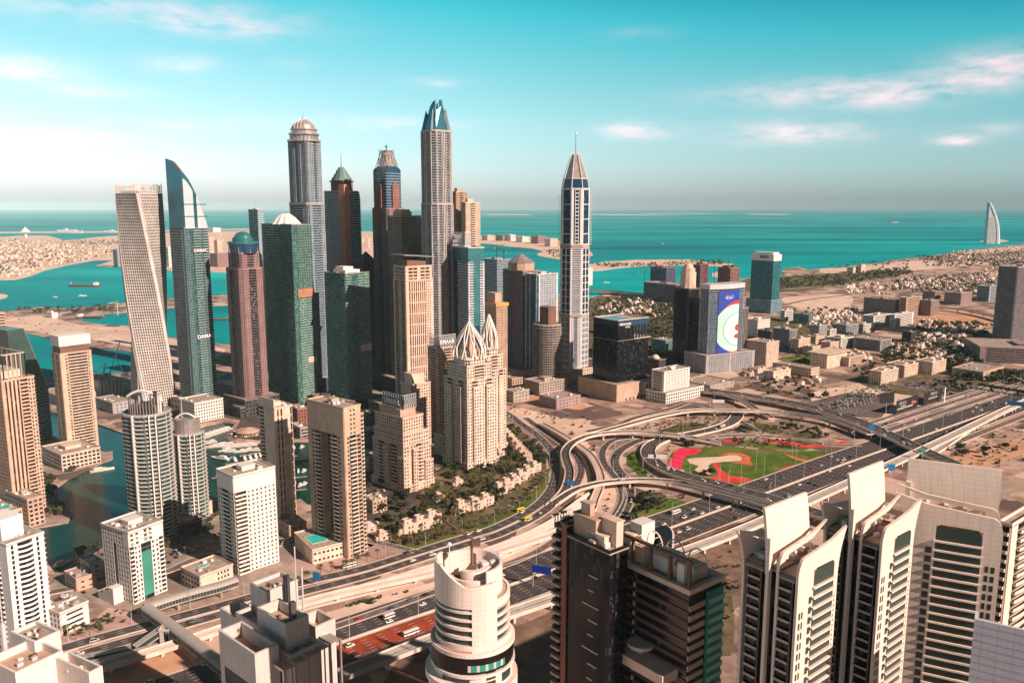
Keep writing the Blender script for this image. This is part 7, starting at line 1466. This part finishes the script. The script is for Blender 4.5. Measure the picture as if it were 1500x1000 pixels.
mk = lambda gs, k, lo=.7, hi=1.3, z=.05: [(*g, z, random.uniform(0, 6), random.uniform(lo, hi), random.randrange(k)) for g in gs]
broad = [([(530, 700), (560, 665), (620, 700), (590, 745), (550, 785), (530, 780)], 22, 'dark tree on the shaded quay lot between gate tower and sign tower'), ([(420, 596), (560, 600), (560, 640), (430, 640)], 16, 'dark tree on the shaded quay behind the gate tower'), ([(240, 775), (310, 745), (330, 760), (300, 800), (240, 815)], 14, 'dark tree between the round towers and the gridded white tower'), ([(285, 612), (330, 605), (420, 604), (420, 615), (330, 614)], 9, 'small dark tree along the north quay of the marina'), ([(640, 690), (735, 640), (790, 660), (790, 685), (720, 745), (650, 760), (600, 790), (560, 790), (540, 770), (630, 720)], 120, 'broad green tree in the villa gardens below the lotus towers'), ([(735, 625), (760, 625), (800, 655), (806, 690), (790, 680), (770, 650)], 26, 'broad green tree in the strip beside the villa row'),
         ([(1112, 560), (1180, 548), (1200, 556), (1180, 578), (1120, 578)], 22, 'dark tree in the clump between overpass and office park'), ([(1235, 535), (1300, 522), (1345, 545), (1300, 556), (1240, 552)], 34, 'dark tree in the grove beside the cream halls'), ([(1005, 655), (990, 648), (960, 648), (1000, 645), (1015, 655)], 8, 'small tree at the rim of the flower park'), ([(1095, 610), (1110, 612), (1105, 640), (1080, 637)], 9, 'dark tree under the shallow curved flyover'),
         ([(915, 745), (945, 728), (965, 740), (935, 765), (900, 778)], 16, 'dark tree on the small lawn below the curved flyover'), ([(1190, 625), (1210, 628), (1212, 645), (1195, 645)], 6, 'dark tree in the shade of the broad overpass'), ([(1150, 618), (1190, 625), (1180, 638), (1140, 630)], 8, 'green shrub tree between the two flyovers'), ([(1010, 695), (1045, 695), (1050, 700), (1040, 706)], 4, 'bushy tree on the flower bed of the park'),
         ([(60, 700), (110, 690), (120, 705), (90, 720), (75, 740), (60, 735)], 12, 'small tree on the marina promenade'), ([(110, 800), (150, 800), (160, 815), (115, 818)], 7, 'small tree on the marina point'), ([(70, 740), (100, 745), (95, 758), (70, 760)], 5, 'small tree at the promenade tip'), ([(1390, 660), (1500, 645), (1500, 660), (1430, 680)], 10, 'dark shrub along the orange sand strip at the right'), ([(1340, 560), (1440, 555), (1440, 575), (1340, 575)], 22, 'tree between the parked cars beyond the hoarding')]
for poly, n, lab in broad: plant('broadleaf_tree', TR, mk(scatter(poly, n), 4, .6, 1.15), lab, 'tree', lab.split(',')[0].replace('broad ', 'broad ') + ' group')
hedge = smooth([(600, 802), (640, 791), (700, 775), (750, 752), (785, 726), (800, 705), (806, 690)], 5)
pp = [(*G(x, y), .1, random.uniform(0, 6), random.uniform(1.0, 1.3), random.randrange(3)) for x, y in hedge]
plant('palm_tree', PM, pp, 'palm in the row along the green verge of the curved road', 'palm tree', 'palms along the curved road')
plant('palm_tree', PM, mk([G(*p) for p in [(523, 828), (538, 822), (553, 818), (508, 836), (486, 838), (470, 845), (450, 850), (516, 838)]], 3, .9, 1.25), 'palm on the pink pavement before the gate shaped tower', 'palm tree', 'palms before the gate shaped tower')
plant('palm_tree', PM, mk([G(*p) for p in [(42, 958), (77, 948), (111, 938), (132, 936), (145, 926), (20, 966), (98, 930), (60, 940), (5, 960)]], 3, .9, 1.25), 'palm on the pink pavement in the lower left', 'palm tree', 'palms on the lower left pavement')
plant('palm_tree', PM, mk(scatter([(640, 740), (700, 700), (740, 690), (760, 700), (700, 750), (640, 780)], 54) + scatter([(640, 690), (735, 640), (790, 660), (790, 690), (720, 745), (600, 795), (545, 785), (630, 720)], 78), 3, .8, 1.1), 'palm among the villas below the lotus towers', 'palm tree', 'palms among the villas')
plant('palm_tree', PM, mk(scatter([(230, 770), (330, 760), (420, 770), (400, 800), (240, 830)], 18), 3, .7, 1.0), 'palm on the marina quay between the towers', 'palm tree', 'palms on the marina quay')
plant('palm_tree', PM, mk(scatter([(70, 740), (110, 745), (100, 757), (70, 758)], 12), 3, .7, 1.0), 'palm at the tip of the marina promenade', 'palm tree', 'palms at the promenade tip')
plant('palm_tree', PM, mk(scatter([(960, 615), (1060, 612), (1040, 625), (960, 632)], 14), 3, .7, 1.0), 'palm on the dry verge inside the upper ramps', 'palm tree', 'palms inside the upper ramps')
far = [([(865, 440), (985, 436), (1000, 480), (990, 530), (950, 540), (955, 500), (870, 470)], 520), ([(862, 388), (1060, 382), (1060, 388), (900, 392)], 190), ([(1100, 410), (1300, 398), (1340, 402), (1250, 418), (1110, 428)], 420), ([(1180, 388), (1330, 380), (1330, 392), (1240, 396)], 30), ([(1310, 410), (1455, 398), (1460, 440), (1300, 425)], 330), ([(1270, 398), (1330, 392), (1340, 400), (1270, 404)], 120), ([(1340, 376), (1500, 368), (1500, 390), (1360, 392)], 420), ([(1345, 470), (1460, 478), (1430, 500), (1340, 500)], 130), ([(1300, 500), (1440, 505), (1440, 545), (1290, 535)], 300), ([(0, 350), (165, 356), (165, 375), (60, 392), (0, 402)], 450), ([(100, 352), (175, 352), (175, 358), (110, 358)], 90), ([(795, 366), (860, 368), (865, 376), (810, 378)], 120), ([(1400, 540), (1500, 548), (1500, 565), (1400, 555)], 120), ([(1150, 455), (1260, 445), (1300, 500), (1180, 510)], 90), ([(0, 452), (120, 452), (180, 447), (180, 455), (60, 460)], 50), ([(1160, 500), (1230, 515), (1200, 540), (1150, 520)], 30), ([(1100, 575), (1180, 560), (1230, 585), (1190, 590)], 10)]
fp = [(*g, -.2, random.uniform(0, 6), random.uniform(.7, 1.4), random.randrange(3)) for poly, n in far for g in scatter(poly, n)]
merge('low_shrubs', [pmesh(crown_mesh(18, 1.3, 1.6, 60 + i, .8), 'shrub', [M_leaf[i], M_leaf[1]]) for i in range(3)], [(*g, .05, random.uniform(0, 6), random.uniform(.5, 1.5), random.randrange(3)) for poly, n in [([(640, 690), (735, 640), (790, 660), (790, 690), (720, 745), (600, 795), (545, 785), (630, 720)], 520), ([(600, 806), (700, 775), (790, 728), (806, 700), (800, 695), (745, 747), (600, 797)], 90), ([(820, 640), (1000, 600), (1210, 640), (1080, 700), (900, 790), (850, 740)], 420), ([(500, 880), (640, 845), (800, 800), (900, 780), (960, 800), (600, 960)], 120), ([(1180, 560), (1300, 560), (1330, 590), (1200, 600)], 60), ([(740, 590), (900, 620), (850, 645), (760, 615)], 40), ([(1400, 640), (1500, 620), (1500, 680), (1400, 690)], 90), ([(0, 930), (200, 890), (260, 880), (100, 950)], 60), ([(0, 460), (180, 450), (190, 500), (60, 490)], 60), ([(900, 830), (1080, 770), (1090, 900), (900, 1000)], 160), ([(1080, 540), (1180, 560), (1100, 575)], 60)] for g in scatter(poly, n)], 'sparse low shrubs dotted over the sand around the interchange', 'shrubs')
merge('distant_trees', far_tree, fp, 'dark tree cover of the far districts and islands', 'trees')
# ================================================================== MOVING AND SMALL THINGS
M_tyre = mat('tyre_rubber', (.02, .02, .02)); M_cglass = mat('car_glass', (.02, .03, .035), .1, .1, spec=.7)
CC = {n: mat('car_paint_' + n, c, .3, .03, spec=.5) for n, c in dict(white=(.85, .84, .82), silver=(.5, .5, .5), black=(.02, .02, .022), grey=(.16, .16, .17), red=(.45, .03, .03), beige=(.55, .45, .33), blue=(.05, .10, .25), yellow=(.75, .55, .03)).items()}
def car_mb(van=False):
    mb = MB(); L, w = (4.9, 1.95) if not van else (5.6, 2.1); hw = w / 2
    def sec(x, z0, z1, s): return [(x, -hw * s, z0), (x, hw * s, z0), (x, hw * s, z1), (x, -hw * s, z1)]
    mb.loft([sec(-L / 2, .45, .85, .9), sec(-L / 2 + .25, .35, 1.0, 1), sec(0, .35, 1.02, 1), sec(L / 2 - .4, .35, .88, 1), sec(L / 2, .45, .7, .88)])
    zt = 1.55 if not van else 2.1; mb.loft([sec(-L * .42, 1.0, 1.02, .9), sec(-L * .33, 1.0, zt - .05, .82), sec(L * .08, 1.0, zt - .05, .82), sec(L * .24, .98, 1.0, .9)], 1); mb.loft([sec(-L * .34, zt - .06, zt, .8), sec(L * .08, zt - .06, zt, .8)], 0)
    for x in (-L * .31, L * .3):
        for y in (-hw + .05, hw - .05): mb.bar((x, y - .12, .34), (x, y + .12, .34), .34, 2, 8)
    return mb
CAR = {}
for n, m in CC.items(): CAR[n] = [pmesh(car_mb(False), 'car', [m, M_cglass, M_tyre]), pmesh(car_mb(True), 'car', [m, M_cglass, M_tyre])]
cw = ['white'] * 12 + ['silver'] * 3 + ['black'] * 3 + ['grey'] * 3 + ['red', 'beige', 'blue']
names = dict(main_n='the far side of the motorway', main_s='the near side of the motorway', a1='the outer curved road', a2='the inner curved road', ov1='the dark looping overpass', ov2='the broad grey overpass', f1='the slim curling flyover', f2='the pale foreground flyover', d1='the inner loop ramp', svc1='the motorway service road', svc2='the outer service road', svc3='the near service road', a3='the short road under the flyover', f3='the shallow flyover', h1='the road behind the flower park', c1='the narrow loop ramp', b1='the narrow road beside the tram line', l1='the marina street')
def put_car(x, y, z, a, c, where, grp, s=1.0):
    o = bpy.data.objects.new('parked_car' if 'parked' in where else 'car', CAR[c][random.random() < .25]); COL.objects.link(o); o.location = (x, y, z); o.rotation_euler = (0, 0, a); o.scale = (s, s, s); tag(o, c + ' car ' + where, 'car', grp)
for rn, lo, hi, cnt in [('main_n', 700, 2300, 85), ('main_s', 700, 2300, 55), ('a1', 60, 1150, 16), ('a2', 60, 760, 12), ('ov1', 60, 620, 18), ('ov2', 120, 900, 22), ('f1', 100, 500, 5), ('f2', 60, 300, 3), ('d1', 20, 300, 5), ('svc1', 50, 700, 10), ('svc2', 50, 700, 9), ('svc3', 50, 700, 6), ('a3', 20, 200, 2), ('f3', 100, 500, 3), ('h1', 20, 300, 4), ('l1', 20, 400, 8)]:
    pts, w, lanes, dz = ROADS[rn]; L = length(pts); lw = (w - 1.4) / lanes; used = []
    k = 0; tries = 0
    while k < cnt and tries < cnt * 20:
        tries += 1; s = random.uniform(lo, min(hi, L - 10)); ln = random.randrange(lanes)
        if any(l_ == ln and abs(s - s_) < 9 for s_, l_ in used): continue
        used.append((s, ln)); (x, y, z), a = along(pts, s); o_ = -w / 2 + .7 + lw * (ln + .5); put_car(x - sin(a) * o_, y + cos(a) * o_, z + dz + .03, a + (pi if rn in ('main_n',) else 0), random.choice(cw), 'driving on ' + names[rn], 'cars on ' + names[rn], 1.08); k += 1
# full car park
rows = []
A, Bq = G(1200, 600), G(1300, 574)
for r_ in range(9):
    y0 = 606 - r_ * 3.6; x0 = 1195 + r_ * 6; x1 = 1290 + r_ * 3
    for k in range(20):
        f = k / 19
        if random.random() < .2: continue
        rows.append(G(x0 + (x1 - x0) * f, y0 - 20 * f))
rows.sort(key=lambda p: hypot(*p))
for g in rows[:55]: put_car(g[0], g[1], .1, radians(125) + random.uniform(-.05, .05), random.choice(cw), 'parked in the full sandy car park', 'cars in the sandy car park')
for i_, g in enumerate(scatter([(236, 790), (300, 760), (330, 790), (260, 830)], 22) + scatter([(530, 700), (560, 670), (600, 720), (545, 780)], 16) + scatter([(0, 880), (60, 870), (120, 845), (130, 870), (40, 900)], 14)): put_car(g[0], g[1], .1, radians(random.choice((40, 130))), random.choice(cw), 'parked among the marina towers', 'cars parked among the marina towers')
merge('parked_cars', [CAR[c][0] for c in ('white', 'black', 'grey', 'silver', 'beige')], [(g[0], g[1], .1, radians(125), 1, random.randrange(5)) for g in rows[55:] + scatter([(1320, 562), (1380, 556), (1436, 564), (1400, 578), (1352, 575)], 110, False) + scatter([(230, 800), (300, 795), (310, 820), (250, 835)], 14)], 'rows of parked cars too far off to tell apart', 'parked cars')
def bus(lab, px, py, a, c=M_white, L=11.5, road_=None):
    x, y = G(px, py); t = empty('bus', (x, y, .25), lab, 'bus', None, a); mb = MB(); mb.box(0, 0, .5, L, 2.5, 2.7); mb.box(0, 0, 3.2, L * .94, 2.2, .25); mb.build('body', c, t); mb = MB(); mb.box(0, 0, 1.7, L + .06, 2.56, 1.0); mb.build('window_band', M_cglass, t)
    for sx_ in (-.32, .32):
        for sy_ in (-1, 1): mb = MB(); mb.bar((L * sx_, sy_ * 1.1, .5), (L * sx_, sy_ * 1.3, .5), .5, n=10); mb.build('wheel', M_tyre, t)
bus('white coach on the red lanes in the shade', 602, 929, radians(38)); bus('white bus parked by the pink pavement before the gate shaped tower', 512, 830, radians(33)); bus('white bus on the motorway below the small lawn', 990, 752, radians(38)); bus('white bus on the ramp behind the flower park', 1058, 626, radians(45)); bus('yellow bus on the inner curved road', 762, 749, radians(40), CC['yellow'], 9); bus('second yellow bus just below the first', 773, 762, radians(40), CC['yellow'], 9); bus('long white articulated bus on the lower left street', 62, 962, radians(35), M_white, 17); bus('white minibus beside the coach on the motorway', 570, 905, radians(38), M_white, 8)
# ------------------------------------------------------------------ boats
def boat_meshes(L, kind=0):
    w = L * .27; hull = MB(); ks = [(-.5, .85, 1.0), (-.2, 1, 1.0), (.15, .95, 1.1), (.38, .55, 1.25), (.5, .04, 1.4)]; hull.loft([[(L * s, -w / 2 * f, .9 * z * L / 14), (L * s, -w / 2 * f * .7, -.3), (L * s, w / 2 * f * .7, -.3), (L * s, w / 2 * f, .9 * z * L / 14)] for s, f, z in ks]); d = .95 * L / 14
    cab = MB(); cab.loft([[(L * x, -w * f, z), (L * x, w * f, z), (L * x, w * f * .85, z + hh), (L * x, -w * f * .85, z + hh)] for x, f, z, hh in ((-.38, .34, d, 1.5), (.08, .34, d, 1.5), (.26, .22, d, .2))]); win = MB(); win.box(-L * .14, 0, d + .75, L * .46, w * .7, .5)
    up = MB(); up.box(-L * .16, 0, d + 1.5, L * .34, w * .56, .9); up.box(-L * .18, 0, d + 2.5, L * .26, w * .6, .15)
    return [('hull', pmesh(hull, 'hull', [M_white])), ('cabin', pmesh(cab, 'cabin', [M_white])), ('cabin_window', pmesh(win, 'cabin_window', [M_cglass])), ('flybridge', pmesh(up, 'flybridge', [M_white]))]
BM = {L: boat_meshes(L) for L in (10, 16, 24)}
def boat(px, py, L, a, lab, grp=None, dark=False):
    x, y = G(px, py, -1.2); t = empty('yacht' if L > 12 else 'motor_boat', (x, y, -1.1), lab, 'boat', grp, radians(a))
    for n_, me in BM[L]:
        o = bpy.data.objects.new(n_, me); COL.objects.link(o); o.parent = t
for i, (px, py) in enumerate([(292, 642), (297, 640), (303, 638), (309, 636), (315, 634), (321, 632), (327, 630)]): boat(px, py, 24, 205, 'large white yacht moored in the row at the north quay', 'yachts at the north quay')
for i, (px, py) in enumerate([(312, 655), (322, 653), (331, 653), (341, 655), (352, 654), (362, 653)]): boat(px, py, 24, 200, 'white yacht moored in the second row beside the round quay', 'yachts beside the round quay')
for i, (px, py) in enumerate([(342, 673), (356, 671), (364, 670), (372, 668), (379, 667)]): boat(px, py, 16, 130, 'white motor yacht in the middle row of the basin', 'yachts of the middle row')
for i, (px, py) in enumerate([(324, 694), (337, 692), (349, 691), (357, 690)]): boat(px, py, 16, 80, 'white boat moored bow out just above the gridded white tower', 'boats above the gridded white tower')
for i, (px, py) in enumerate([(300, 650), (308, 648), (330, 660), (338, 662), (352, 662), (362, 660), (372, 660), (368, 691), (376, 689), (384, 687)]): boat(px, py, 16, 190 + 12 * (i % 3), 'white boat crowded into the gaps of the north basin', 'boats crowded in the north basin')
boat(322, 672, 24, 160, 'wide white tour yacht, biggest of the middle row'); boat(437, 673, 24, 10, 'large white yacht seen between the slab tower and the gate tower'); boat(150, 689, 24, 35, 'white catamaran moored at the marina promenade'); boat(92, 826, 16, 60, 'white boat at the small pier in the lower left basin')
for px, py in [(431, 656), (443, 655), (429, 692), (437, 690), (446, 690), (432, 708), (441, 711), (447, 709), (431, 727)]: boat(px, py, 10, 70 + px % 40, 'small white boat in the shaded basin between the two tan towers', 'small boats in the shaded basin')
mb = MB()
def jetty(pl_, w, lab): 
    mb = MB(); pts = [(*G(x, y, -.7), -.7) for x, y in pl_]; strip(mb, pts, -w / 2, w / 2, -.3, 0, .1); tag(mb.build('jetty', M_conc), lab, 'jetty')
jetty([(331, 641), (346, 620)], 3, 'concrete jetty beside the round quay'); jetty([(310, 700), (385, 693)], 2.4, 'long jetty of the boats above the gridded white tower'); jetty([(330, 680), (390, 670)], 2.4, 'long jetty of the middle boat row'); jetty([(424, 700), (450, 697)], 2, 'upper jetty in the shaded basin'); jetty([(424, 718), (450, 716)], 2, 'lower jetty in the shaded basin')
def ship(name, lab, px, py, L, w, a, hullm, z=-1.5):
    x, y = G(px, py, -1.5); t = empty(name, (x, y, z), lab, 'ship', None, radians(a)); mb = MB(); ks = [(-.5, .8, 1), (-.4, 1, 1), (.35, 1, 1), (.46, .6, 1.15), (.5, .1, 1.3)]; hh = L * .055
    mb.loft([[(L * s, -w / 2 * f, hh * z_), (L * s, -w / 2 * f * .8, 0), (L * s, w / 2 * f * .8, 0), (L * s, w / 2 * f, hh * z_)] for s, f, z_ in ks]); mb.build('hull', hullm, t)
    mb = MB(); mb.box(-L * .4, 0, hh, L * .1, w * .8, hh * 1.6); mb.build('bridge', M_white, t); mb = MB(); mb.box(.05 * L, 0, hh, L * .68, w * .8, hh * .25); mb.build('hold_cover', M_rust, t); mb = MB(); mb.bar((L * .42, 0, hh), (L * .42, 0, hh * 3), L * .006, n=4); mb.build('mast', M_white, t)
ship('cargo_ship', 'long dark red cargo ship anchored in the bay', 123, 420, 112, 22, -4 + 180, mat('ship_red', (.20, .05, .06))); ship('barge', 'dark work barge moored in the inlet behind the breakwater', 134, 466, 75, 20, -6, M_dgrey); ship('barge', 'small dark barge by the right gap of the sail topped tower', 318, 469, 60, 16, 4, M_dgrey)
boat(121, 433.6, 24, 15, 'white speedboat leaving a wake in the bay'); boat(81, 435.5, 16, 0, 'small white boat lying in the bay'); boat(971, 357, 24, 0, 'tiny white boat alone on the open sea'); boat(888, 414, 24, 0, 'white boat anchored in the bay right of the white needle tower')
mb = MB(); 
for i in range(14): a, b = G(80 + i * 2.9, 439.5 - i * .42, -1.4), G(83 + i * 2.9, 439.1 - i * .42, -1.4); mb.poly([(*a, -1.38), (b[0], b[1] - 4, -1.38), (b[0], b[1] + 4 + i * .2, -1.38)])
o = mb.build('wake', M_white); tag(o, 'thin white wake trailing the speedboat', 'wake', kind='stuff')
# ------------------------------------------------------------------ street lamps
def lamp_meshes(h, two):
    p = MB(); p.bar((0, 0, 0), (0, 0, h), .22, n=6, r2=.12); ar = MB()
    for s in ((-1, 1) if two else (1,)): ar.bar((0, 0, h - .2), (0, s * 2.6, h + .3), .09, n=4); ar.box(0, s * 3.0, h + .2, .45, 1.2, .18)
    return pmesh(p, 'pole', [M_steel]), pmesh(ar, 'lamp_arm', [M_steel])
LM = {(24, 1): lamp_meshes(24, 1), (12, 0): lamp_meshes(12, 0)}
def lamps(pts, off_, lo, hi, st, key, lab, grp, z=0):
    s = lo
    while s < min(hi, length(pts) - 2):
        (x, y, zz_), a = along(pts, s); e = empty('street_lamp', (x - sin(a) * off_, y + cos(a) * off_, zz_ + z), lab, 'street lamp', grp, a)
        for n_, me in zip(('pole', 'lamp_arm'), LM[key]): o = bpy.data.objects.new(n_, me); COL.objects.link(o); o.parent = e
        s += st
med = smooth([(*p, 0) for p in MED], 20)
lamps(med, 0, 700, 2600, 52, (24, 1), 'tall grey lamp on the motorway median', 'tall lamps on the motorway median'); lamps(med, 33, 1450, 2400, 60, (24, 1), 'tall grey lamp between motorway and service road', 'tall lamps by the service road')
lamps(ROADS['a1'][0], 6.5, 60, 1000, 38, (12, 0), 'slim lamp along the outer curved road', 'lamps along the curved road'); lamps(ROADS['ov1'][0], 8.4, 100, 600, 45, (12, 0), 'slim lamp on the dark looping overpass', 'lamps on the looping overpass'); lamps(ROADS['ov2'][0], 10.4, 100, 800, 45, (12, 0), 'slim lamp on the broad grey overpass', 'lamps on the grey overpass'); lamps(ROADS['d1'][0], -6.5, 20, 300, 40, (12, 0), 'slim lamp beside the inner loop ramp', 'lamps beside the loop ramp')
for px, py in [(1085, 709), (1107, 692), (1000, 640), (1160, 672), (1054, 708), (942, 655)]:
    e = empty('street_lamp', (*G(px, py), 0), 'tall lone lamp standing around the flower park', 'street lamp', 'lamps around the flower park')
    for n_, me in zip(('pole', 'lamp_arm'), LM[(24, 1)]): o = bpy.data.objects.new(n_, me); COL.objects.link(o); o.parent = e
# ------------------------------------------------------------------ signs
def board(lab, px, py, w, h, z, m, a, name='road_sign', words=None, posts=(0,), back=M_steel, zb=0, size=2):
    x, y = G(px, py, zb); t = empty(name, (x, y, zb), lab, 'sign', None, radians(a)); p = MB()
    for i in posts: p = MB(); p.bar((i * w / 2, .3, 0), (i * w / 2, .3, z + h), .3, n=6); p.build('post', back, t)
    b = MB(); b.box(0, 0, z, w, .4, h); b.build('panel', m, t)
    if words:
        for k, (s, dx, dz, sz, mm) in enumerate(words): o = text(s, sz, mm, t, (dx, -.26, z + dz), (pi / 2, 0, 0), .04)
M_bsign = mat('sign_blue', (.01, .06, .38), .4); M_bs2 = mat('sign_light_blue', (.02, .20, .42), .4); M_board = mat('hoarding_black', (.025, .022, .025), .5); M_rsign = mat('hoarding_red', (.6, .05, .04), .5)
board('large blue road sign over the motorway behind the black tower', 793, 862, 15, 6, 12, M_bsign, -22, posts=(-.9,)); board('small blue road sign by the curved road in the foreground', 464, 858, 6, 6, 5, M_bs2, -15); board('small blue road sign where the curling flyover starts', 836, 716, 7, 6, 3, M_bs2, -10); board('blue road sign on the shaded stretch under the overpass', 1304, 697, 9, 7, 6, M_bs2, 0); board('blue gantry sign over the motorway at the right edge', 1490, 606, 26, 6, 11, M_bs2, -30, posts=(-.95, .95)); board('blue road sign standing on the broad grey overpass', 1276, 640, 7, 7, 9, M_bs2, 0, zb=8); board('green road sign at the near end of the grey overpass', 1351, 672, 5, 5, 7, M_green, 0, zb=8)
board('pale backs of the gantry signs over the looping overpass', 962, 684, 30, .5, 10, M_steel, -8, posts=(-.98, .98), zb=3)
for i, px in enumerate((953, 968)): board('pale sign board on the looping overpass gantry, ' + ('small left' if i == 0 else 'wide right') + ' one', px, 683, 6 + 5 * i, 5, 8.5, M_white, -8, posts=(), zb=3)
board('white double sign on a curved arm by the upper ramp', 1052, 600, 16, 4.5, 10, M_white, -5, posts=(-1.4,))
board('black advertising hoarding, left half with a red disc and white lettering', 1328, 602, 62, 18, 1, M_board, 39, 'billboard', [('ABRAAJ', -14, 13, 6, M_grey), ('NOW SELLING THE RESIDENCE', -6, 5.5, 3.2, M_sign), ('800 4233', 20, 9, 3, M_sign), ('VISIT TODAY', -12, 8.6, 2.4, M_sign)], (-.98, .98))
x, y = G(1328, 602); mb = MB(); mb.bar((0, 0, 0), (0, -.5, 0), 3.2, n=18); o = mb.build('red_disc', M_rsign, bpy.data.objects['billboard'], (14, -.2, 11))
board('black advertising hoarding, right half with white headings', 1366, 590, 56, 18, 1, M_board, 39, 'billboard', [('EMERALD', 4, 13, 6, M_grey), ('LIVE THE CITY VIEW', 0, 7, 3.2, M_sign)], (-.98, .98))
board('dark square billboard on a tall column beside the hoarding', 1297, 616, 24, 14, 24, M_board, 20, 'billboard', None, (0,))
board('pale banner pylon at the right end of the hoarding', 1383, 589, 3, 22, 0, M_white, 39, 'pylon', None, ())
# ------------------------------------------------------------------ cranes and masts
def tcrane(lab, px, Y, z0y, z1y, jib, a, m=M_rust, w=1.2):
    x = Xat(px, Y, 60); z0, z1 = max(0, zat(Y, z0y)), zat(Y, z1y); t = empty('tower_crane', (x, Y, z0), lab, 'crane', None, radians(a)); h = z1 - z0; mb = MB()
    for sx_ in (-1, 1):
        for sy_ in (-1, 1): mb.bar((sx_ * w / 2, sy_ * w / 2, 0), (sx_ * w / 2, sy_ * w / 2, h), .2, n=4)
    for i in range(int(h / 4)): mb.bar((-w / 2, -w / 2, i * 4), (w / 2, -w / 2, i * 4 + 4), .14, n=3); mb.bar((w / 2, w / 2, i * 4), (-w / 2, w / 2, i * 4 + 4), .14, n=3)
    mb.build('mast', m, t); mb = MB(); mb.bar((-jib * .3, 0, h), (jib, 0, h + jib * .15), .5, n=4); mb.bar((0, 0, h), (0, 0, h + 7), .4, n=4); mb.bar((0, 0, h + 7), (jib * .8, 0, h + jib * .13), .14, n=3); mb.build('jib', m, t); mb = MB(); mb.box(-jib * .28, 0, h - 3, 3, 2, 3); mb.build('counterweight', M_conc, t)
tcrane('thin crane above the blue netted slab, left one', 728, 1900, 381, 362, 40, 60, M_dgrey); tcrane('thin crane above the blue netted slab, right one', 738, 1900, 381, 368, 36, 120, M_dgrey); tcrane('dark crane left of the three unfinished towers', 944, 2400, 430, 398, 60, 5, M_dgrey); tcrane('crane between the unfinished towers by the bay', 1046, 2500, 420, 382, 50, 20, M_dgrey); tcrane('red crane on top of the left unfinished tower by the bay', 975, 2500, 393, 380, 26, 70); tcrane('red crane on top of the right unfinished tower by the bay', 1066, 2500, 393, 380, 40, 150)
tcrane('white lattice crane on the spit in the inlet', 172, 1800, 462, 445, 18, 200, M_white)
def crawler(lab, px, py, h, a):
    x, y = G(px, py); t = empty('crawler_crane', (x, y, 0), lab, 'crane', None, radians(a)); mb = MB(); mb.box(0, 0, .8, 9, 6, 4); mb.build('cab', M_dgrey, t)
    for s in (-1, 1): mb = MB(); mb.box(0, s * 3.4, 0, 10, 1.6, 1.4); mb.build('track', M_black, t)
    mb = MB(); mb.bar((3, 0, 4), (h * .4, 0, h), .9, n=4); mb.bar((-4, 0, 4), (-8, 0, h * .45), .5, n=4); mb.bar((-8, 0, h * .45), (h * .4, 0, h), .15, n=3); mb.bar((h * .4, 0, h), (h * .4, 0, h * .3), .1, n=3); mb.build('boom', M_navy, t)
crawler('tall blue crawler crane on the building site left of the twisted tower', 158, 551, 58, 10); crawler('low dark crawler crane beside the tall blue one', 148, 556, 26, 60); crawler('small dark crane on the sand beside the twisted tower', 184, 549, 30, 200)
t = Tower('water_pavilion', 'white mushroom roofed tower on the palm island skyline', *G(38, 348), M_white, G_dark, 'tower'); t.core = MB(); t.core.uv = []; a = t.part('column', M_white); cyl(a, 0, 0, 0, 50, 12, 9, 12); a = t.part('mushroom_roof', M_white); cyl(a, 0, 0, 50, 62, 45, 30, 16); cyl(a, 0, 0, 62, 95, 30, 3, 16); t.done()
for i, (px, py, w) in enumerate([(98, 341, 90), (112, 341.5, 60), (165, 341, 80)]): x, y = G(px, py); t = Tower('resort_hotel', ['white peaked resort on the crescent of the palm island', 'low white resort right of the peaked one', 'pale resort row just left of the twisted tower'][i], x, y, M_white, G_dark, 'hotel'); t.ring([(-w, -20), (w, -20), (w, 20), (-w, 20)], 0, 22 + 8 * (i == 0), [[Gd(1, 9, 6, 4, 3)]]); a = t.part('roof_peak', M_white); pyr(a, [(-w * .3, -20), (w * .3, -20), (w * .3, 20), (-w * .3, 20)], 22, 30 if i == 0 else 14); t.done()
# restaurant pavilion on the round quay
t = Tower('pavilion', 'round terrace pavilion with pale sunshades on the marina quay', *G(363, 636), M_tan, G_brown, 'pavilion'); t.ring(circ(13, 14), 0, 4, [[Gd(1, 3, 4, .8, 1)]]); a = t.part('cone_roof', M_tan); pyr(a, circ(15, 14), 4.6, 5)
for k in range(9): a = t.part('parasol', M_white); x, y = 19 * cos(k * .7), 19 * sin(k * .7); a.bar((x, y, 0), (x, y, 2.6), .12, n=4); pyr(a, [(x + p[0], y + p[1]) for p in circ(2, 8)], 2.6, .9)
t.done()
# ------------------------------------------------------------------ haze
mh = bpy.data.materials.new('haze'); mh.use_nodes = True; t = mh.node_tree; t.nodes.clear()
pv = N(t, 'ShaderNodeVolumePrincipled'); pv.inputs['Color'].default_value = (.60, .90, 1.0, 1); pv.inputs['Density'].default_value = 1.7e-5; pv.inputs['Anisotropy'].default_value = -.42
mo = N(t, 'ShaderNodeOutputMaterial'); t.links.new(pv.outputs[0], mo.inputs['Volume'])
hb = MB(); hb.prism([(-61000, -600), (61000, -600), (61000, 61000), (-61000, 61000)], -5, 470, 0, True, True)
tag(hb.build('haze', mh), 'pale haze over the sea and the far shore', 'haze', kind='stuff')
mh.cycles.homogeneous_volume = True
